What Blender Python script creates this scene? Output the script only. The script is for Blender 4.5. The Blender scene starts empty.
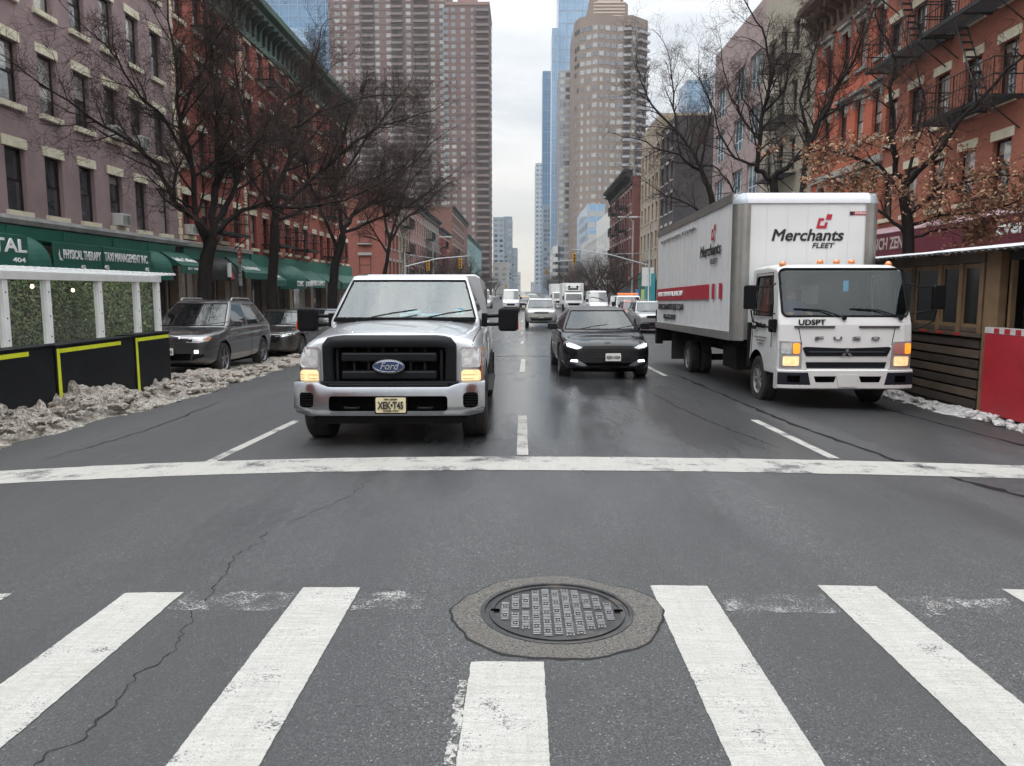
import bpy, bmesh, math, random
from mathutils import Vector, Matrix, noise
from mathutils.bvhtree import BVHTree
random.seed(7)
sc = bpy.context.scene
COL = sc.collection
PI = math.pi
R = math.radians

# ------------------------------------------------------------------ terrain
def slope(y):
    if y < 30: return -.017*y
    if y < 70: return -.51-.017*(y-30)+.017/80*(y-30)**2
    return -.85
def G(x, y):
    return slope(y)-.004*min(abs(x), 6)**2
def pitch(y):
    return math.atan((slope(y+1)-slope(y-1))/2)

# ------------------------------------------------------------------ materials
class NT:
    def __init__(s, tree): s.t = tree; s.n = tree.nodes; s.l = tree.links
    def new(s, typ, **kw):
        n = s.n.new(typ)
        for k, v in kw.items(): setattr(n, k, v)
        return n
    def set(s, sock, v):
        if hasattr(v, 'is_output') or hasattr(v, 'links'): s.l.new(v, sock)
        else: sock.default_value = v
    def math(s, op, a, b=0, c=None, clamp=False):
        n = s.new('ShaderNodeMath', operation=op, use_clamp=clamp)
        s.set(n.inputs[0], a); s.set(n.inputs[1], b)
        if c is not None: s.set(n.inputs[2], c)
        return n.outputs[0]
    def mix(s, f, a, b, typ='MIX'):
        n = s.new('ShaderNodeMix', data_type='RGBA', blend_type=typ)
        s.set(n.inputs[0], f); s.set(n.inputs[6], c4(a)); s.set(n.inputs[7], c4(b))
        return n.outputs[2]
    def ramp(s, f, stops):
        n = s.new('ShaderNodeValToRGB'); s.set(n.inputs[0], f)
        cr = n.color_ramp
        while len(cr.elements) < len(stops): cr.elements.new(.5)
        for e, (p, c) in zip(cr.elements, stops):
            e.position = p; e.color = (c, c, c, 1) if isinstance(c, (int, float)) else (*c[:3], 1)
        return n.outputs[0]
    def noise(s, scale, detail=3, rough=.5, vec=None, out=0, stretch=None, dist=0):
        n = s.new('ShaderNodeTexNoise'); n.inputs['Scale'].default_value = scale
        n.inputs['Detail'].default_value = detail; n.inputs['Roughness'].default_value = rough
        n.inputs['Distortion'].default_value = dist
        v = vec if vec is not None else s.pos()
        if stretch:
            m = s.new('ShaderNodeMapping'); m.inputs['Scale'].default_value = stretch
            s.l.new(v, m.inputs[0]); v = m.outputs[0]
        s.l.new(v, n.inputs['Vector'])
        return n.outputs[out]
    def pos(s):
        return s.new('ShaderNodeNewGeometry').outputs['Position']
    def obj(s):
        return s.new('ShaderNodeTexCoord').outputs['Object']
def c4(c):
    if isinstance(c, (tuple, list)) and len(c) == 3: return (*c, 1)
    return c
def newmat(name):
    m = bpy.data.materials.new(name); m.use_nodes = True
    nt = NT(m.node_tree); b = m.node_tree.nodes['Principled BSDF']
    return m, nt, b
def bump(nt, b, h, strength=.3, dist=.01):
    n = nt.new('ShaderNodeBump'); n.inputs['Strength'].default_value = strength
    n.inputs['Distance'].default_value = dist
    nt.l.new(h, n.inputs['Height']); nt.l.new(n.outputs[0], b.inputs['Normal'])
_mc = {}
def M(name, col=(.5, .5, .5), rough=.6, metal=0, var=.15, vs=4., bmp=0, bs=60, coat=0, spec=.5, emit=0, ecol=None, dirt=0, dcol=(.16, .14, .12)):
    if name in _mc: return _mc[name]
    m, nt, b = newmat(name)
    v = nt.obj()
    c = tuple(col)
    if var:
        f = nt.noise(vs, 4, .6, v)
        f = nt.ramp(f, [(.25, 0.), (.75, 1.)])
        out = nt.mix(f, tuple(x*(1-var) for x in c), tuple(min(1, x*(1+var)) for x in c))
        rr = nt.math('MULTIPLY_ADD', nt.noise(vs*3, 3, .6, v), .25*rough, rough*.88)
        nt.l.new(rr, b.inputs['Roughness'])
    else:
        out = c4(c); b.inputs['Roughness'].default_value = rough
    if dirt:
        sep = nt.new('ShaderNodeSeparateXYZ'); nt.l.new(v, sep.inputs[0])
        h = nt.math('SUBTRACT', 1.0, nt.math('MULTIPLY', sep.outputs[2], 1.1), clamp=True)
        d = nt.math('MULTIPLY', nt.noise(7, 5, .65, v), nt.math('MULTIPLY', h, 1.6*dirt), clamp=True)
        out = nt.mix(d, out, dcol)
    nt.set(b.inputs['Base Color'], out)
    b.inputs['Metallic'].default_value = metal
    b.inputs['Specular IOR Level'].default_value = spec
    b.inputs['Coat Weight'].default_value = coat
    b.inputs['Coat Roughness'].default_value = .06
    if bmp: bump(nt, b, nt.noise(bs, 4, .6, v), bmp, .01)
    if emit:
        b.inputs['Emission Color'].default_value = c4(ecol or c); b.inputs['Emission Strength'].default_value = emit
    _mc[name] = m
    return m
def brickmat(name, c1, c2, mortar, scale=1., grime=.4, size=(.22, .075)):
    if name in _mc: return _mc[name]
    m, nt, b = newmat(name)
    sep = nt.new('ShaderNodeSeparateXYZ'); nt.l.new(nt.pos(), sep.inputs[0])
    u = nt.math('ADD', sep.outputs[0], sep.outputs[1])
    cb = nt.new('ShaderNodeCombineXYZ'); nt.l.new(u, cb.inputs[0]); nt.l.new(sep.outputs[2], cb.inputs[1])
    br = nt.new('ShaderNodeTexBrick'); nt.l.new(cb.outputs[0], br.inputs['Vector'])
    br.inputs['Color1'].default_value = c4(c1); br.inputs['Color2'].default_value = c4(c2); br.inputs['Mortar'].default_value = c4(mortar)
    br.inputs['Scale'].default_value = scale; br.inputs['Mortar Size'].default_value = .008
    br.inputs['Brick Width'].default_value = size[0]; br.inputs['Row Height'].default_value = size[1]
    g = nt.ramp(nt.noise(.5, 6, .65, nt.pos()), [(.3, 0.), (.75, 1.)])
    st = nt.ramp(nt.noise(1.2, 5, .7, nt.pos(), stretch=(1, 1, .15)), [(.45, 0.), (.8, 1.)])
    k = nt.math('MULTIPLY', nt.math('ADD', g, st), grime*.6, clamp=True)
    dark = tuple(x*.45+.01 for x in c1)
    col = nt.mix(k, br.outputs['Color'], dark)
    nt.l.new(col, b.inputs['Base Color']); b.inputs['Roughness'].default_value = .85
    bump(nt, b, br.outputs['Fac'], -.3, .006)
    _mc[name] = m
    return m
def carpaint(name, col, metal=.5, rough=.32, dirt=.35, coat=1., spec=.5):
    return M(name, col, rough, metal, .06, 2, coat=coat, dirt=dirt, spec=spec)
def glassmat(name, tint=(.02, .025, .025), clear=.0, rough=.03, refl=.0):
    """window glass: reflective coat over either a dark body or a see-through tint"""
    if name in _mc: return _mc[name]
    m, nt, b = newmat(name)
    b.inputs['Base Color'].default_value = c4(tint); b.inputs['Roughness'].default_value = rough
    b.inputs['Specular IOR Level'].default_value = .8
    b.inputs['IOR'].default_value = 1.6
    if clear > 0:
        out = m.node_tree.nodes['Material Output']
        tr = nt.new('ShaderNodeBsdfTransparent'); tr.inputs[0].default_value = (.72, .8, .78, 1)
        gl = nt.new('ShaderNodeBsdfGlossy'); gl.inputs['Roughness'].default_value = rough
        gl.inputs['Color'].default_value = (.95, 1, .98, 1)
        lw = nt.new('ShaderNodeLayerWeight'); lw.inputs[0].default_value = .5
        f = nt.math('ADD', nt.math('MULTIPLY_ADD', nt.math('POWER', lw.outputs['Facing'], 5.), .94, .06), refl, clamp=True)
        mx = nt.new('ShaderNodeMixShader'); nt.l.new(f, mx.inputs[0]); nt.l.new(tr.outputs[0], mx.inputs[1]); nt.l.new(gl.outputs[0], mx.inputs[2])
        mx2 = nt.new('ShaderNodeMixShader'); mx2.inputs[0].default_value = 1-clear
        nt.l.new(mx.outputs[0], mx2.inputs[1]); nt.l.new(b.outputs[0], mx2.inputs[2])
        nt.l.new(mx2.outputs[0], out.inputs[0])
    _mc[name] = m
    return m
def panemat(name, dark=(.012, .014, .016), curtain_sky=(.22, .21, .19), amount=.35):
    """building window pane: dark room or pale blind tone, partly painted sky reflection, behind reflecting glass, differs per window"""
    if name in _mc: return _mc[name]
    m, nt, b = newmat(name)
    oi = nt.new('ShaderNodeObjectInfo')
    sep = nt.new('ShaderNodeSeparateXYZ'); nt.l.new(nt.obj(), sep.inputs[0])
    r = oi.outputs['Random']
    on = nt.math('LESS_THAN', r, amount)
    r2 = nt.math('FRACT', nt.math('MULTIPLY', r, 17.3))
    below = nt.math('GREATER_THAN', sep.outputs[2], nt.math('MULTIPLY', r2, 1.5))
    f = nt.math('MULTIPLY', on, below)
    slat = nt.math('MULTIPLY_ADD', nt.math('SINE', nt.math('MULTIPLY', sep.outputs[2], 110.)), .12, .85)
    cc = nt.mix(slat, (0, 0, 0), curtain_sky)
    col = nt.mix(f, nt.mix(nt.noise(3, 3, .5, nt.pos()), dark, tuple(x*3 for x in dark)), cc)
    nt.l.new(col, b.inputs['Base Color'])
    b.inputs['Roughness'].default_value = .04; b.inputs['Specular IOR Level'].default_value = .9; b.inputs['IOR'].default_value = 2.05
    bump(nt, b, nt.noise(1.3, 2, .5, nt.pos()), .12, .05)
    _mc[name] = m
    return m

# ------------------------------------------------------------------ mesh builder
class MB:
    def __init__(s): s.v = []; s.f = []; s.m = []
    def add(s, vs, fs, m=0):
        o = len(s.v); s.v += [tuple(p) for p in vs]
        s.f += [tuple(i+o for i in f) for f in fs]; s.m += [m]*len(fs)
        return s
    def quad(s, a, b, c, d, m=0): return s.add([a, b, c, d], [(0, 1, 2, 3)], m)
    def poly(s, pts, m=0): return s.add(pts, [tuple(range(len(pts)))], m)
    def box(s, x0, y0, z0, x1, y1, z1, m=0, T=None):
        vs = [(x0, y0, z0), (x1, y0, z0), (x1, y1, z0), (x0, y1, z0), (x0, y0, z1), (x1, y0, z1), (x1, y1, z1), (x0, y1, z1)]
        if T: vs = [T @ Vector(p) for p in vs]
        return s.add(vs, [(0, 3, 2, 1), (4, 5, 6, 7), (0, 1, 5, 4), (1, 2, 6, 5), (2, 3, 7, 6), (3, 0, 4, 7)], m)
    def prism(s, poly, axis, a, b, m=0, T=None):
        n = len(poly)
        def P(p, t):
            q = {'x': (t, p[0], p[1]), 'y': (p[0], t, p[1]), 'z': (p[0], p[1], t)}[axis]
            return T @ Vector(q) if T else q
        vs = [P(p, a) for p in poly]+[P(p, b) for p in poly]
        return s.add(vs, [tuple(range(n-1, -1, -1)), tuple(range(n, 2*n))]+[(i, (i+1) % n, n+(i+1) % n, n+i) for i in range(n)], m)
    def tube(s, pts, rad, n=6, m=0, cap=True):
        pts = [Vector(p) for p in pts]
        if isinstance(rad, (int, float)): rad = [rad]*len(pts)
        vs = []; up = None
        for i, p in enumerate(pts):
            d = (pts[min(i+1, len(pts)-1)]-pts[max(i-1, 0)])
            if d.length < 1e-9: d = Vector((0, 0, 1))
            d.normalize()
            if up is None: up = Vector((0, 0, 1)) if abs(d.z) < .9 else Vector((1, 0, 0))
            a = d.cross(up)
            if a.length < 1e-6: a = d.orthogonal()
            a.normalize(); bb = a.cross(d).normalized(); up = bb
            for k in range(n):
                t = 2*PI*k/n
                vs.append(p+(a*math.cos(t)+bb*math.sin(t))*rad[i])
        fs = []
        for i in range(len(pts)-1):
            for k in range(n):
                k2 = (k+1) % n
                fs.append((i*n+k, i*n+k2, (i+1)*n+k2, (i+1)*n+k))
        if cap: fs += [tuple(range(n-1, -1, -1)), tuple(range((len(pts)-1)*n, len(pts)*n))]
        return s.add(vs, fs, m)
    def lathe(s, prof, axis='z', c=(0, 0, 0), n=24, m=0):
        vs = []; k = len(prof)
        for i in range(n):
            t = 2*PI*i/n
            for r, h in prof:
                a, b = r*math.cos(t), r*math.sin(t)
                q = {'z': (a, b, h), 'x': (h, a, b), 'y': (a, h, b)}[axis]
                vs.append((q[0]+c[0], q[1]+c[1], q[2]+c[2]))
        fs = [(i*k+j, ((i+1) % n)*k+j, ((i+1) % n)*k+j+1, i*k+j+1) for i in range(n) for j in range(k-1)]
        return s.add(vs, fs, m)
    def grid(s, rows, m=0, close=False):
        k = len(rows[0]); vs = [p for r in rows for p in r]
        fs = []
        for i in range(len(rows)-1):
            for j in range(k if close else k-1):
                j2 = (j+1) % k
                fs.append((i*k+j, i*k+j2, (i+1)*k+j2, (i+1)*k+j))
        return s.add(vs, fs, m)
    def mesh(s, name, mats=None, smooth=False):
        me = bpy.data.meshes.new(name); me.from_pydata([tuple(p) for p in s.v], [], s.f)
        for mt in (mats or []): me.materials.append(mt)
        me.polygons.foreach_set('material_index', s.m)
        if smooth: me.polygons.foreach_set('use_smooth', [True]*len(s.f))
        me.update()
        return me
    def build(s, name, mats=None, parent=None, smooth=False, bevel=0, loc=None, rot=None, sub=0, fix=True, seg=2):
        if mats is not None and not isinstance(mats, (list, tuple)): mats = [mats]
        me = s.mesh(name, mats, smooth)
        if fix and len(s.f) < 60000:
            bm = bmesh.new(); bm.from_mesh(me); bmesh.ops.recalc_face_normals(bm, faces=bm.faces); bm.to_mesh(me); bm.free()
        o = bpy.data.objects.new(name, me); COL.objects.link(o)
        if parent: o.parent = parent
        if loc: o.location = loc
        if rot: o.rotation_euler = rot
        if bevel:
            b = o.modifiers.new('b', 'BEVEL'); b.width = bevel; b.segments = seg; b.limit_method = 'ANGLE'; b.angle_limit = R(35)
            b.harden_normals = False
        if sub:
            q = o.modifiers.new('s', 'SUBSURF'); q.levels = sub; q.render_levels = sub
        return o
def tag(o, label=None, cat=None, group=None, kind=None):
    if label: o['label'] = label
    if cat: o['category'] = cat
    if group: o['group'] = group
    if kind: o['kind'] = kind
    return o
def thing(name, label, cat, loc=(0, 0, 0), rot=(0, 0, 0), group=None):
    o = bpy.data.objects.new(name, None); COL.objects.link(o)
    o.location = loc; o.rotation_euler = rot; o.empty_display_size = .3
    return tag(o, label, cat, group)
def part_empty(name, parent, loc=(0, 0, 0), rot=(0, 0, 0)):
    o = bpy.data.objects.new(name, None); COL.objects.link(o); o.parent = parent
    o.location = loc; o.rotation_euler = rot
    return o
def copy_tree(o, parent=None):
    c = o.copy(); COL.objects.link(c); c.parent = parent
    for ch in list(o.children): copy_tree(ch, c)
    return c
def bake(o):
    """apply the modifiers of o into its mesh"""
    bpy.context.view_layer.update()
    dg = bpy.context.evaluated_depsgraph_get()
    me = bpy.data.meshes.new_from_object(o.evaluated_get(dg))
    o.modifiers.clear(); o.data = me
    return o
def cut(o, cutters):
    for c in cutters:
        c.parent = o.parent
        b = o.modifiers.new('c', 'BOOLEAN'); b.operation = 'DIFFERENCE'; b.object = c; b.solver = 'EXACT'; b.material_mode = 'TRANSFER'
    bake(o)
    for c in cutters:
        me = c.data; bpy.data.objects.remove(c); bpy.data.meshes.remove(me)
    return o
def text(body, loc, rz, mat, parent, width=None, size=.2, height=None, extrude=.002, shear=0., offset=0., name='lettering', align='CENTER', tilt=90):
    cu = bpy.data.curves.new(name, 'FONT'); cu.body = body; cu.size = size; cu.extrude = extrude
    cu.shear = shear; cu.bevel_depth = min(offset, .0065); cu.bevel_resolution = 0; cu.align_x = align; cu.align_y = 'CENTER'; cu.resolution_u = 3
    t = bpy.data.objects.new(name, cu); COL.objects.link(t)
    me = bpy.data.meshes.new_from_object(t)
    bpy.data.objects.remove(t); bpy.data.curves.remove(cu)
    xs = [v.co.x for v in me.vertices]; ys = [v.co.y for v in me.vertices]
    sx = width/(max(xs)-min(xs)) if width else 1
    sy = height/(max(ys)-min(ys)) if height else (sx if width else 1)
    for v in me.vertices: v.co.x *= sx; v.co.y *= sy
    me.materials.clear(); me.materials.append(mat)
    o = bpy.data.objects.new(name, me); COL.objects.link(o)
    o.parent = parent; o.location = loc; o.rotation_euler = (R(tilt), 0, R(rz))
    return o
def rrect(x0, z0, x1, z1, r=.03, n=4):
    out = []
    for cx, cz, a0 in ((x1-r, z1-r, 0), (x0+r, z1-r, 90), (x0+r, z0+r, 180), (x1-r, z0+r, 270)):
        for k in range(n+1):
            a = R(a0+90*k/n); out.append((cx+r*math.cos(a), cz+r*math.sin(a)))
    return out
def bvh_of(o):
    me = o.data
    return BVHTree.FromPolygons([v.co.copy() for v in me.vertices], [tuple(p.vertices) for p in me.polygons])
def patch(bvh, poly, mat, name, parent, axis='y', frm=-5., off=.004, thick=.012, step=.04, smooth=True, emboss=0):
    """a thin panel laid on a curved body: poly in (x,z) seen from the front (axis y) or (y,z) from the side (axis x)"""
    bm = bmesh.new()
    vs = [bm.verts.new((p[0], 0, p[1])) for p in poly]
    bm.faces.new(vs)
    xs = [p[0] for p in poly]; zs = [p[1] for p in poly]
    for k, (lo, hi) in ((0, (min(xs), max(xs))), (2, (min(zs), max(zs)))):
        t = lo+step
        while t < hi-1e-4:
            co = Vector((0, 0, 0)); co[k] = t; no = Vector((0, 0, 0)); no[k] = 1
            bmesh.ops.bisect_plane(bm, geom=bm.verts[:]+bm.edges[:]+bm.faces[:], dist=1e-5, plane_co=co, plane_no=no)
            t += step
    sg = 1 if frm < 0 else -1
    last = None; miss = []
    for v in bm.verts:
        a, c = v.co.x, v.co.z
        if axis == 'y': h = bvh.ray_cast(Vector((a, frm, c)), Vector((0, sg, 0)))
        else: h = bvh.ray_cast(Vector((frm, a, c)), Vector((sg, 0, 0)))
        if h[0] is None: miss.append(v); continue
        d = (h[0].y if axis == 'y' else h[0].x)-sg*off
        v.co = Vector((a, d, c)) if axis == 'y' else Vector((d, a, c))
        last = d; v.tag = True
    for v in miss:
        a, c = v.co.x, v.co.z; best = None
        for w in bm.verts:
            if w in miss: continue
            p = (w.co.x if axis == 'y' else w.co.y); q = (p-a)**2+(w.co.z-c)**2
            if best is None or q < best[0]: best = (q, w)
        d = (best[1].co.y if axis == 'y' else best[1].co.x) if best else 0
        v.co = Vector((a, d, c)) if axis == 'y' else Vector((d, a, c))
    g = bmesh.ops.extrude_face_region(bm, geom=bm.faces[:])
    for e in g['geom']:
        if isinstance(e, bmesh.types.BMVert):
            if axis == 'y': e.co.y += sg*thick
            else: e.co.x += sg*thick
    bmesh.ops.recalc_face_normals(bm, faces=bm.faces)
    me = bpy.data.meshes.new(name); bm.to_mesh(me); bm.free()
    me.materials.append(mat)
    o = bpy.data.objects.new(name, me); COL.objects.link(o); o.parent = parent
    return o

# ------------------------------------------------------------------ shared materials
white = M('white_paint', (.78, .78, .77), .45, var=.06)
black = M('black_plastic', (.006, .006, .007), .5, var=.2, vs=8, spec=.12)
blackg = M('black_gloss', (.008, .008, .009), .12, var=0, coat=.5)
void = M('dark_recess', (.002, .002, .002), .9, var=0, spec=0)
rubber = M('rubber', (.010, .010, .011), .85, var=.3, vs=15, spec=.1, dirt=.5, dcol=(.09, .085, .08))
chrome = M('chrome', (.38, .39, .41), .2, 1, .08, 6)
alu = M('aluminium', (.5, .51, .52), .35, .9, .1, 3)
rimm = M('rim_metal', (.28, .29, .3), .35, .8, .2, 8, dirt=.4)
iron = M('black_iron', (.008, .009, .010), .6, .1, .2, 5)
steel = M('galvanised_steel', (.33, .34, .35), .45, .6, .15, 4)
amber = M('amber_lens', (.62, .19, .04), .25, 0, 0, emit=.04, ecol=(1, .3, .04), coat=1)
amberlit = M('amber_lamp_lit', (.85, .30, .03), .2, 0, .3, 14, emit=.75, ecol=(1, .27, .02), coat=1)
warmlit = M('headlamp_lit', (.9, .7, .4), .2, 0, .3, 14, emit=.42, ecol=(1, .58, .22), coat=1)
coollit = M('led_lamp_lit', (.9, .93, 1), .2, 0, 0, emit=3.2, ecol=(.92, .96, 1))
lens = M('clear_lens', (.55, .56, .56), .12, .25, .35, 16, coat=1)
redlens = M('red_lens', (.35, .015, .01), .2, 0, 0, coat=1)
cglass = glassmat('car_glass', (.012, .016, .017), .0, .03)
wglass = glassmat('windscreen_glass', (.02, .03, .03), .95, .03, .07)
dglass = glassmat('tinted_windscreen', (.01, .012, .014), .7, .03, .0)
offw = M('sign_white', (.72, .74, .72), .5, var=0)
seatm = M('seat_fabric', (.06, .06, .065), .9, var=.2)

# ------------------------------------------------------------------ world, sun, camera
def make_world():
    w = bpy.data.worlds.new('World'); sc.world = w; w.use_nodes = True
    nt = NT(w.node_tree); bg = w.node_tree.nodes['Background']
    sky = nt.new('ShaderNodeTexSky', sky_type='NISHITA'); sky.sun_disc = False
    sky.sun_elevation = R(50); sky.sun_rotation = R(200)
    tc = nt.new('ShaderNodeTexCoord').outputs['Generated']
    sep = nt.new('ShaderNodeSeparateXYZ'); nt.l.new(tc, sep.inputs[0])
    z = nt.math('MAXIMUM', sep.outputs[2], 0.0)
    # overcast luminance: three times brighter overhead than at the horizon
    lum = nt.math('MULTIPLY_ADD', nt.math('POWER', z, 2.3), SKY_TOP, SKY_HOR)
    mp = nt.new('ShaderNodeMapping'); mp.inputs['Scale'].default_value = (1, 1, 3.2); nt.l.new(tc, mp.inputs[0])
    n1 = nt.noise(3.2, 6, .55, mp.outputs[0], dist=.4); n2 = nt.noise(9, 5, .6, mp.outputs[0])
    cl = nt.ramp(nt.math('MULTIPLY_ADD', n2, .25, nt.math('MULTIPLY', n1, .8)), [(.33, 0.), (.66, 1.)])
    tone = nt.mix(cl, (.44, .50, .57), (.93, .93, .925))
    warm = nt.ramp(z, [(0., 1.), (.09, .55), (.22, 0.)])
    tone = nt.mix(nt.math('MULTIPLY', warm, .7), tone, (.90, .83, .68))
    skyc = nt.mix(1, sky.outputs[0], (.10, .10, .10), 'MULTIPLY')
    v = nt.mix(.93, skyc, tone)
    cb = nt.new('ShaderNodeCombineXYZ')
    for i in range(3): nt.l.new(lum, cb.inputs[i])
    out = nt.mix(1, v, cb.outputs[0], 'MULTIPLY')
    nt.l.new(out, bg.inputs['Color']); bg.inputs['Strength'].default_value = 1.0
SKY_TOP, SKY_HOR = 3.3, .74
make_world()
sun = bpy.data.objects.new('sun', bpy.data.lights.new('sun', 'SUN')); COL.objects.link(sun)
sun.data.energy = 1.0; sun.data.angle = R(35); sun.data.color = (1, .97, .93)
sun.rotation_euler = (R(28), R(-12), 0)
cam = bpy.data.objects.new('camera', bpy.data.cameras.new('camera')); COL.objects.link(cam); sc.camera = cam
cp = math.atan(93/770); cyaw = math.atan(10/770*math.cos(cp))
cam.location = (0, 0, 1.5); cam.rotation_euler = (PI/2-cp, 0, cyaw)
cam.data.sensor_width = 36; cam.data.lens = 36*770/1024; cam.data.clip_end = 4000; cam.data.clip_start = .05
sc.view_settings.view_transform = 'Standard'; sc.view_settings.look = 'None'; sc.view_settings.gamma = 1
sc.view_settings.use_curve_mapping = False; sc.view_settings.exposure = 0.50
sc.cycles.use_adaptive_sampling = True; sc.cycles.adaptive_threshold = .025; sc.cycles.max_bounces = 5; sc.cycles.diffuse_bounces = 3; sc.cycles.glossy_bounces = 3; sc.cycles.transparent_max_bounces = 12; sc.cycles.volume_bounces = 0

# ------------------------------------------------------------------ measuring
def pix(u, v, Y):
    """world point on the plane y=Y seen at photo position (u, v); used to read limb shapes off the photograph"""
    f = 770.; cpp, spp = math.cos(cp), math.sin(cp)
    fw = Vector((-math.sin(cyaw)*cpp, math.cos(cyaw)*cpp, -spp)); rt = Vector((math.cos(cyaw), math.sin(cyaw), 0)); up = rt.cross(fw)
    d = fw*f+rt*(u-512)+up*(383-v); return Vector((0, 0, 1.5))+d*(Y/d.y)

# ------------------------------------------------------------------ ground
def asphalt():
    m, nt, b = newmat('asphalt')
    p = nt.pos(); sep = nt.new('ShaderNodeSeparateXYZ'); nt.l.new(p, sep.inputs[0])
    fine = nt.noise(170, 2, .7, p); mid = nt.noise(95, 3, .8, p); cm = nt.noise(17, 4, .7, p); big = nt.noise(.7, 5, .62, p, stretch=(1, .35, 1)); bl = nt.noise(.23, 4, .6, p)
    def stones(scale, lo):
        vor = nt.new('ShaderNodeTexVoronoi'); vor.inputs['Scale'].default_value = scale; nt.l.new(p, vor.inputs['Vector'])
        sp = nt.new('ShaderNodeSeparateColor'); nt.l.new(vor.outputs['Color'], sp.inputs[0])
        pick = nt.ramp(sp.outputs[0], [(lo, 0.), (lo+.02, 1.)]); core = nt.ramp(vor.outputs['Distance'], [(.30, 1.), (.50, 0.)])
        return nt.math('MULTIPLY', pick, core), sp.outputs[1]
    s1, t1 = stones(150, .74); s2, t2 = stones(105, .95); s3, t3 = stones(140, .72)
    c = nt.mix(nt.ramp(mid, [(.40, 0.), (.60, 1.)]), (.014, .0145, .015), (.112, .115, .116))
    c = nt.mix(nt.math('MULTIPLY', nt.ramp(fine, [(.35, 1.), (.5, 0.)]), .6), c, (.022, .023, .025))
    c = nt.mix(nt.math('MULTIPLY', s1, nt.math('MULTIPLY_ADD', t1, .6, .3)), c, (.30, .31, .31))
    c = nt.mix(nt.math('MULTIPLY', s2, .8), c, (.42, .41, .38))
    c = nt.mix(nt.math('MULTIPLY', s3, .6), c, (.02, .02, .022))
    c = nt.mix(nt.math('MULTIPLY', nt.ramp(cm, [(.42, 0.), (.62, 1.)]), .38), c, (.038, .040, .042))
    c = nt.mix(nt.math('MULTIPLY', nt.ramp(big, [(.40, 0.), (.60, 1.)]), .6), c, (.036, .037, .037))
    # dark tyre-worn bands and damp patches
    tx = nt.math('ABSOLUTE', nt.math('SUBTRACT', nt.math('ABSOLUTE', nt.math('SUBTRACT', nt.math('ABSOLUTE', sep.outputs[0]), 1.62)), .82))
    track = nt.ramp(nt.math('ADD', tx, nt.math('MULTIPLY', big, .5)), [(.20, 1.), (.62, 0.)])
    fy = nt.new('ShaderNodeMapRange'); nt.l.new(sep.outputs[1], fy.inputs[0])
    for i, v in enumerate((4.5, 8., .15, 1.)): fy.inputs[i+1].default_value = v
    c = nt.mix(nt.math('MULTIPLY', nt.math('MULTIPLY', track, fy.outputs[0]), .45), c, (.035, .036, .038))
    # left part of the crossing: coarse, unpolished and darker
    lf = nt.new('ShaderNodeMapRange'); nt.l.new(nt.math('ADD', sep.outputs[0], nt.math('MULTIPLY', big, 1.6)), lf.inputs[0])
    for i, v in enumerate((-1.2, -2.6, 0., 1.)): lf.inputs[i+1].default_value = v
    c = nt.mix(nt.math('MULTIPLY', lf.outputs[0], .5), c, (.030, .029, .028))
    # oily smear where cars brake before the line
    vd = nt.new('ShaderNodeVectorMath', operation='DISTANCE'); mp = nt.new('ShaderNodeMapping'); mp.inputs['Scale'].default_value = (1.5, .8, 0); nt.l.new(p, mp.inputs[0]); nt.l.new(mp.outputs[0], vd.inputs[0]); vd.inputs[1].default_value = (-.62*1.5, 6.35*.8, 0)
    sm = nt.ramp(nt.math('ADD', vd.outputs['Value'], nt.math('MULTIPLY', nt.noise(5, 4, .7, p, stretch=(3, .6, 1)), .9)), [(.55, 1.), (1.05, 0.)])
    c = nt.mix(nt.math('MULTIPLY', sm, .6), c, (.020, .020, .021))
    wn = nt.noise(.8, 5, .62, p, stretch=(1, .18, 1))
    mid_l = nt.new('ShaderNodeMapRange'); nt.l.new(nt.math('ABSOLUTE', nt.math('SUBTRACT', nt.math('ADD', sep.outputs[0], nt.math('MULTIPLY', big, .8)), .9)), mid_l.inputs[0])
    for i, v in enumerate((1.3, 3.2, 1., 0.)): mid_l.inputs[i+1].default_value = v
    fr_y = nt.new('ShaderNodeMapRange'); nt.l.new(sep.outputs[1], fr_y.inputs[0])
    for i, v in enumerate((4.2, 8.5, 0., 1.)): fr_y.inputs[i+1].default_value = v
    sheen = nt.math('MULTIPLY', mid_l.outputs[0], fr_y.outputs[0])
    edge_d = nt.math('MULTIPLY', nt.math('SUBTRACT', 1., mid_l.outputs[0]), fr_y.outputs[0])
    c = nt.mix(nt.math('MULTIPLY', edge_d, .42), c, (.030, .030, .031))
    far = nt.new('ShaderNodeMapRange'); nt.l.new(sep.outputs[1], far.inputs[0])
    for i, v in enumerate((3.5, 10., 0., .26)): far.inputs[i+1].default_value = v
    wet = nt.ramp(nt.math('ADD', wn, far.outputs[0]), [(.46, 0.), (.74, 1.)])
    c = nt.mix(nt.math('MULTIPLY', wet, .62), c, (.022, .023, .025))
    nt.l.new(c, b.inputs['Base Color'])
    r = nt.math('MULTIPLY_ADD', wet, -.33, .62); r = nt.math('MULTIPLY_ADD', lf.outputs[0], .15, r); r = nt.math('MULTIPLY_ADD', sheen, -.16, r); r = nt.math('MULTIPLY_ADD', edge_d, .10, r); r = nt.math('MULTIPLY_ADD', mid, .14, nt.math('SUBTRACT', r, .05))
    nt.l.new(r, b.inputs['Roughness']); b.inputs['Specular IOR Level'].default_value = .6
    h = nt.math('ADD', nt.math('ADD', nt.math('MULTIPLY', fine, .4), mid), nt.math('MULTIPLY', cm, .8))
    h = nt.math('ADD', h, nt.math('MULTIPLY', s1, .3))
    n = nt.new('ShaderNodeBump'); n.inputs['Distance'].default_value = .010
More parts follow.
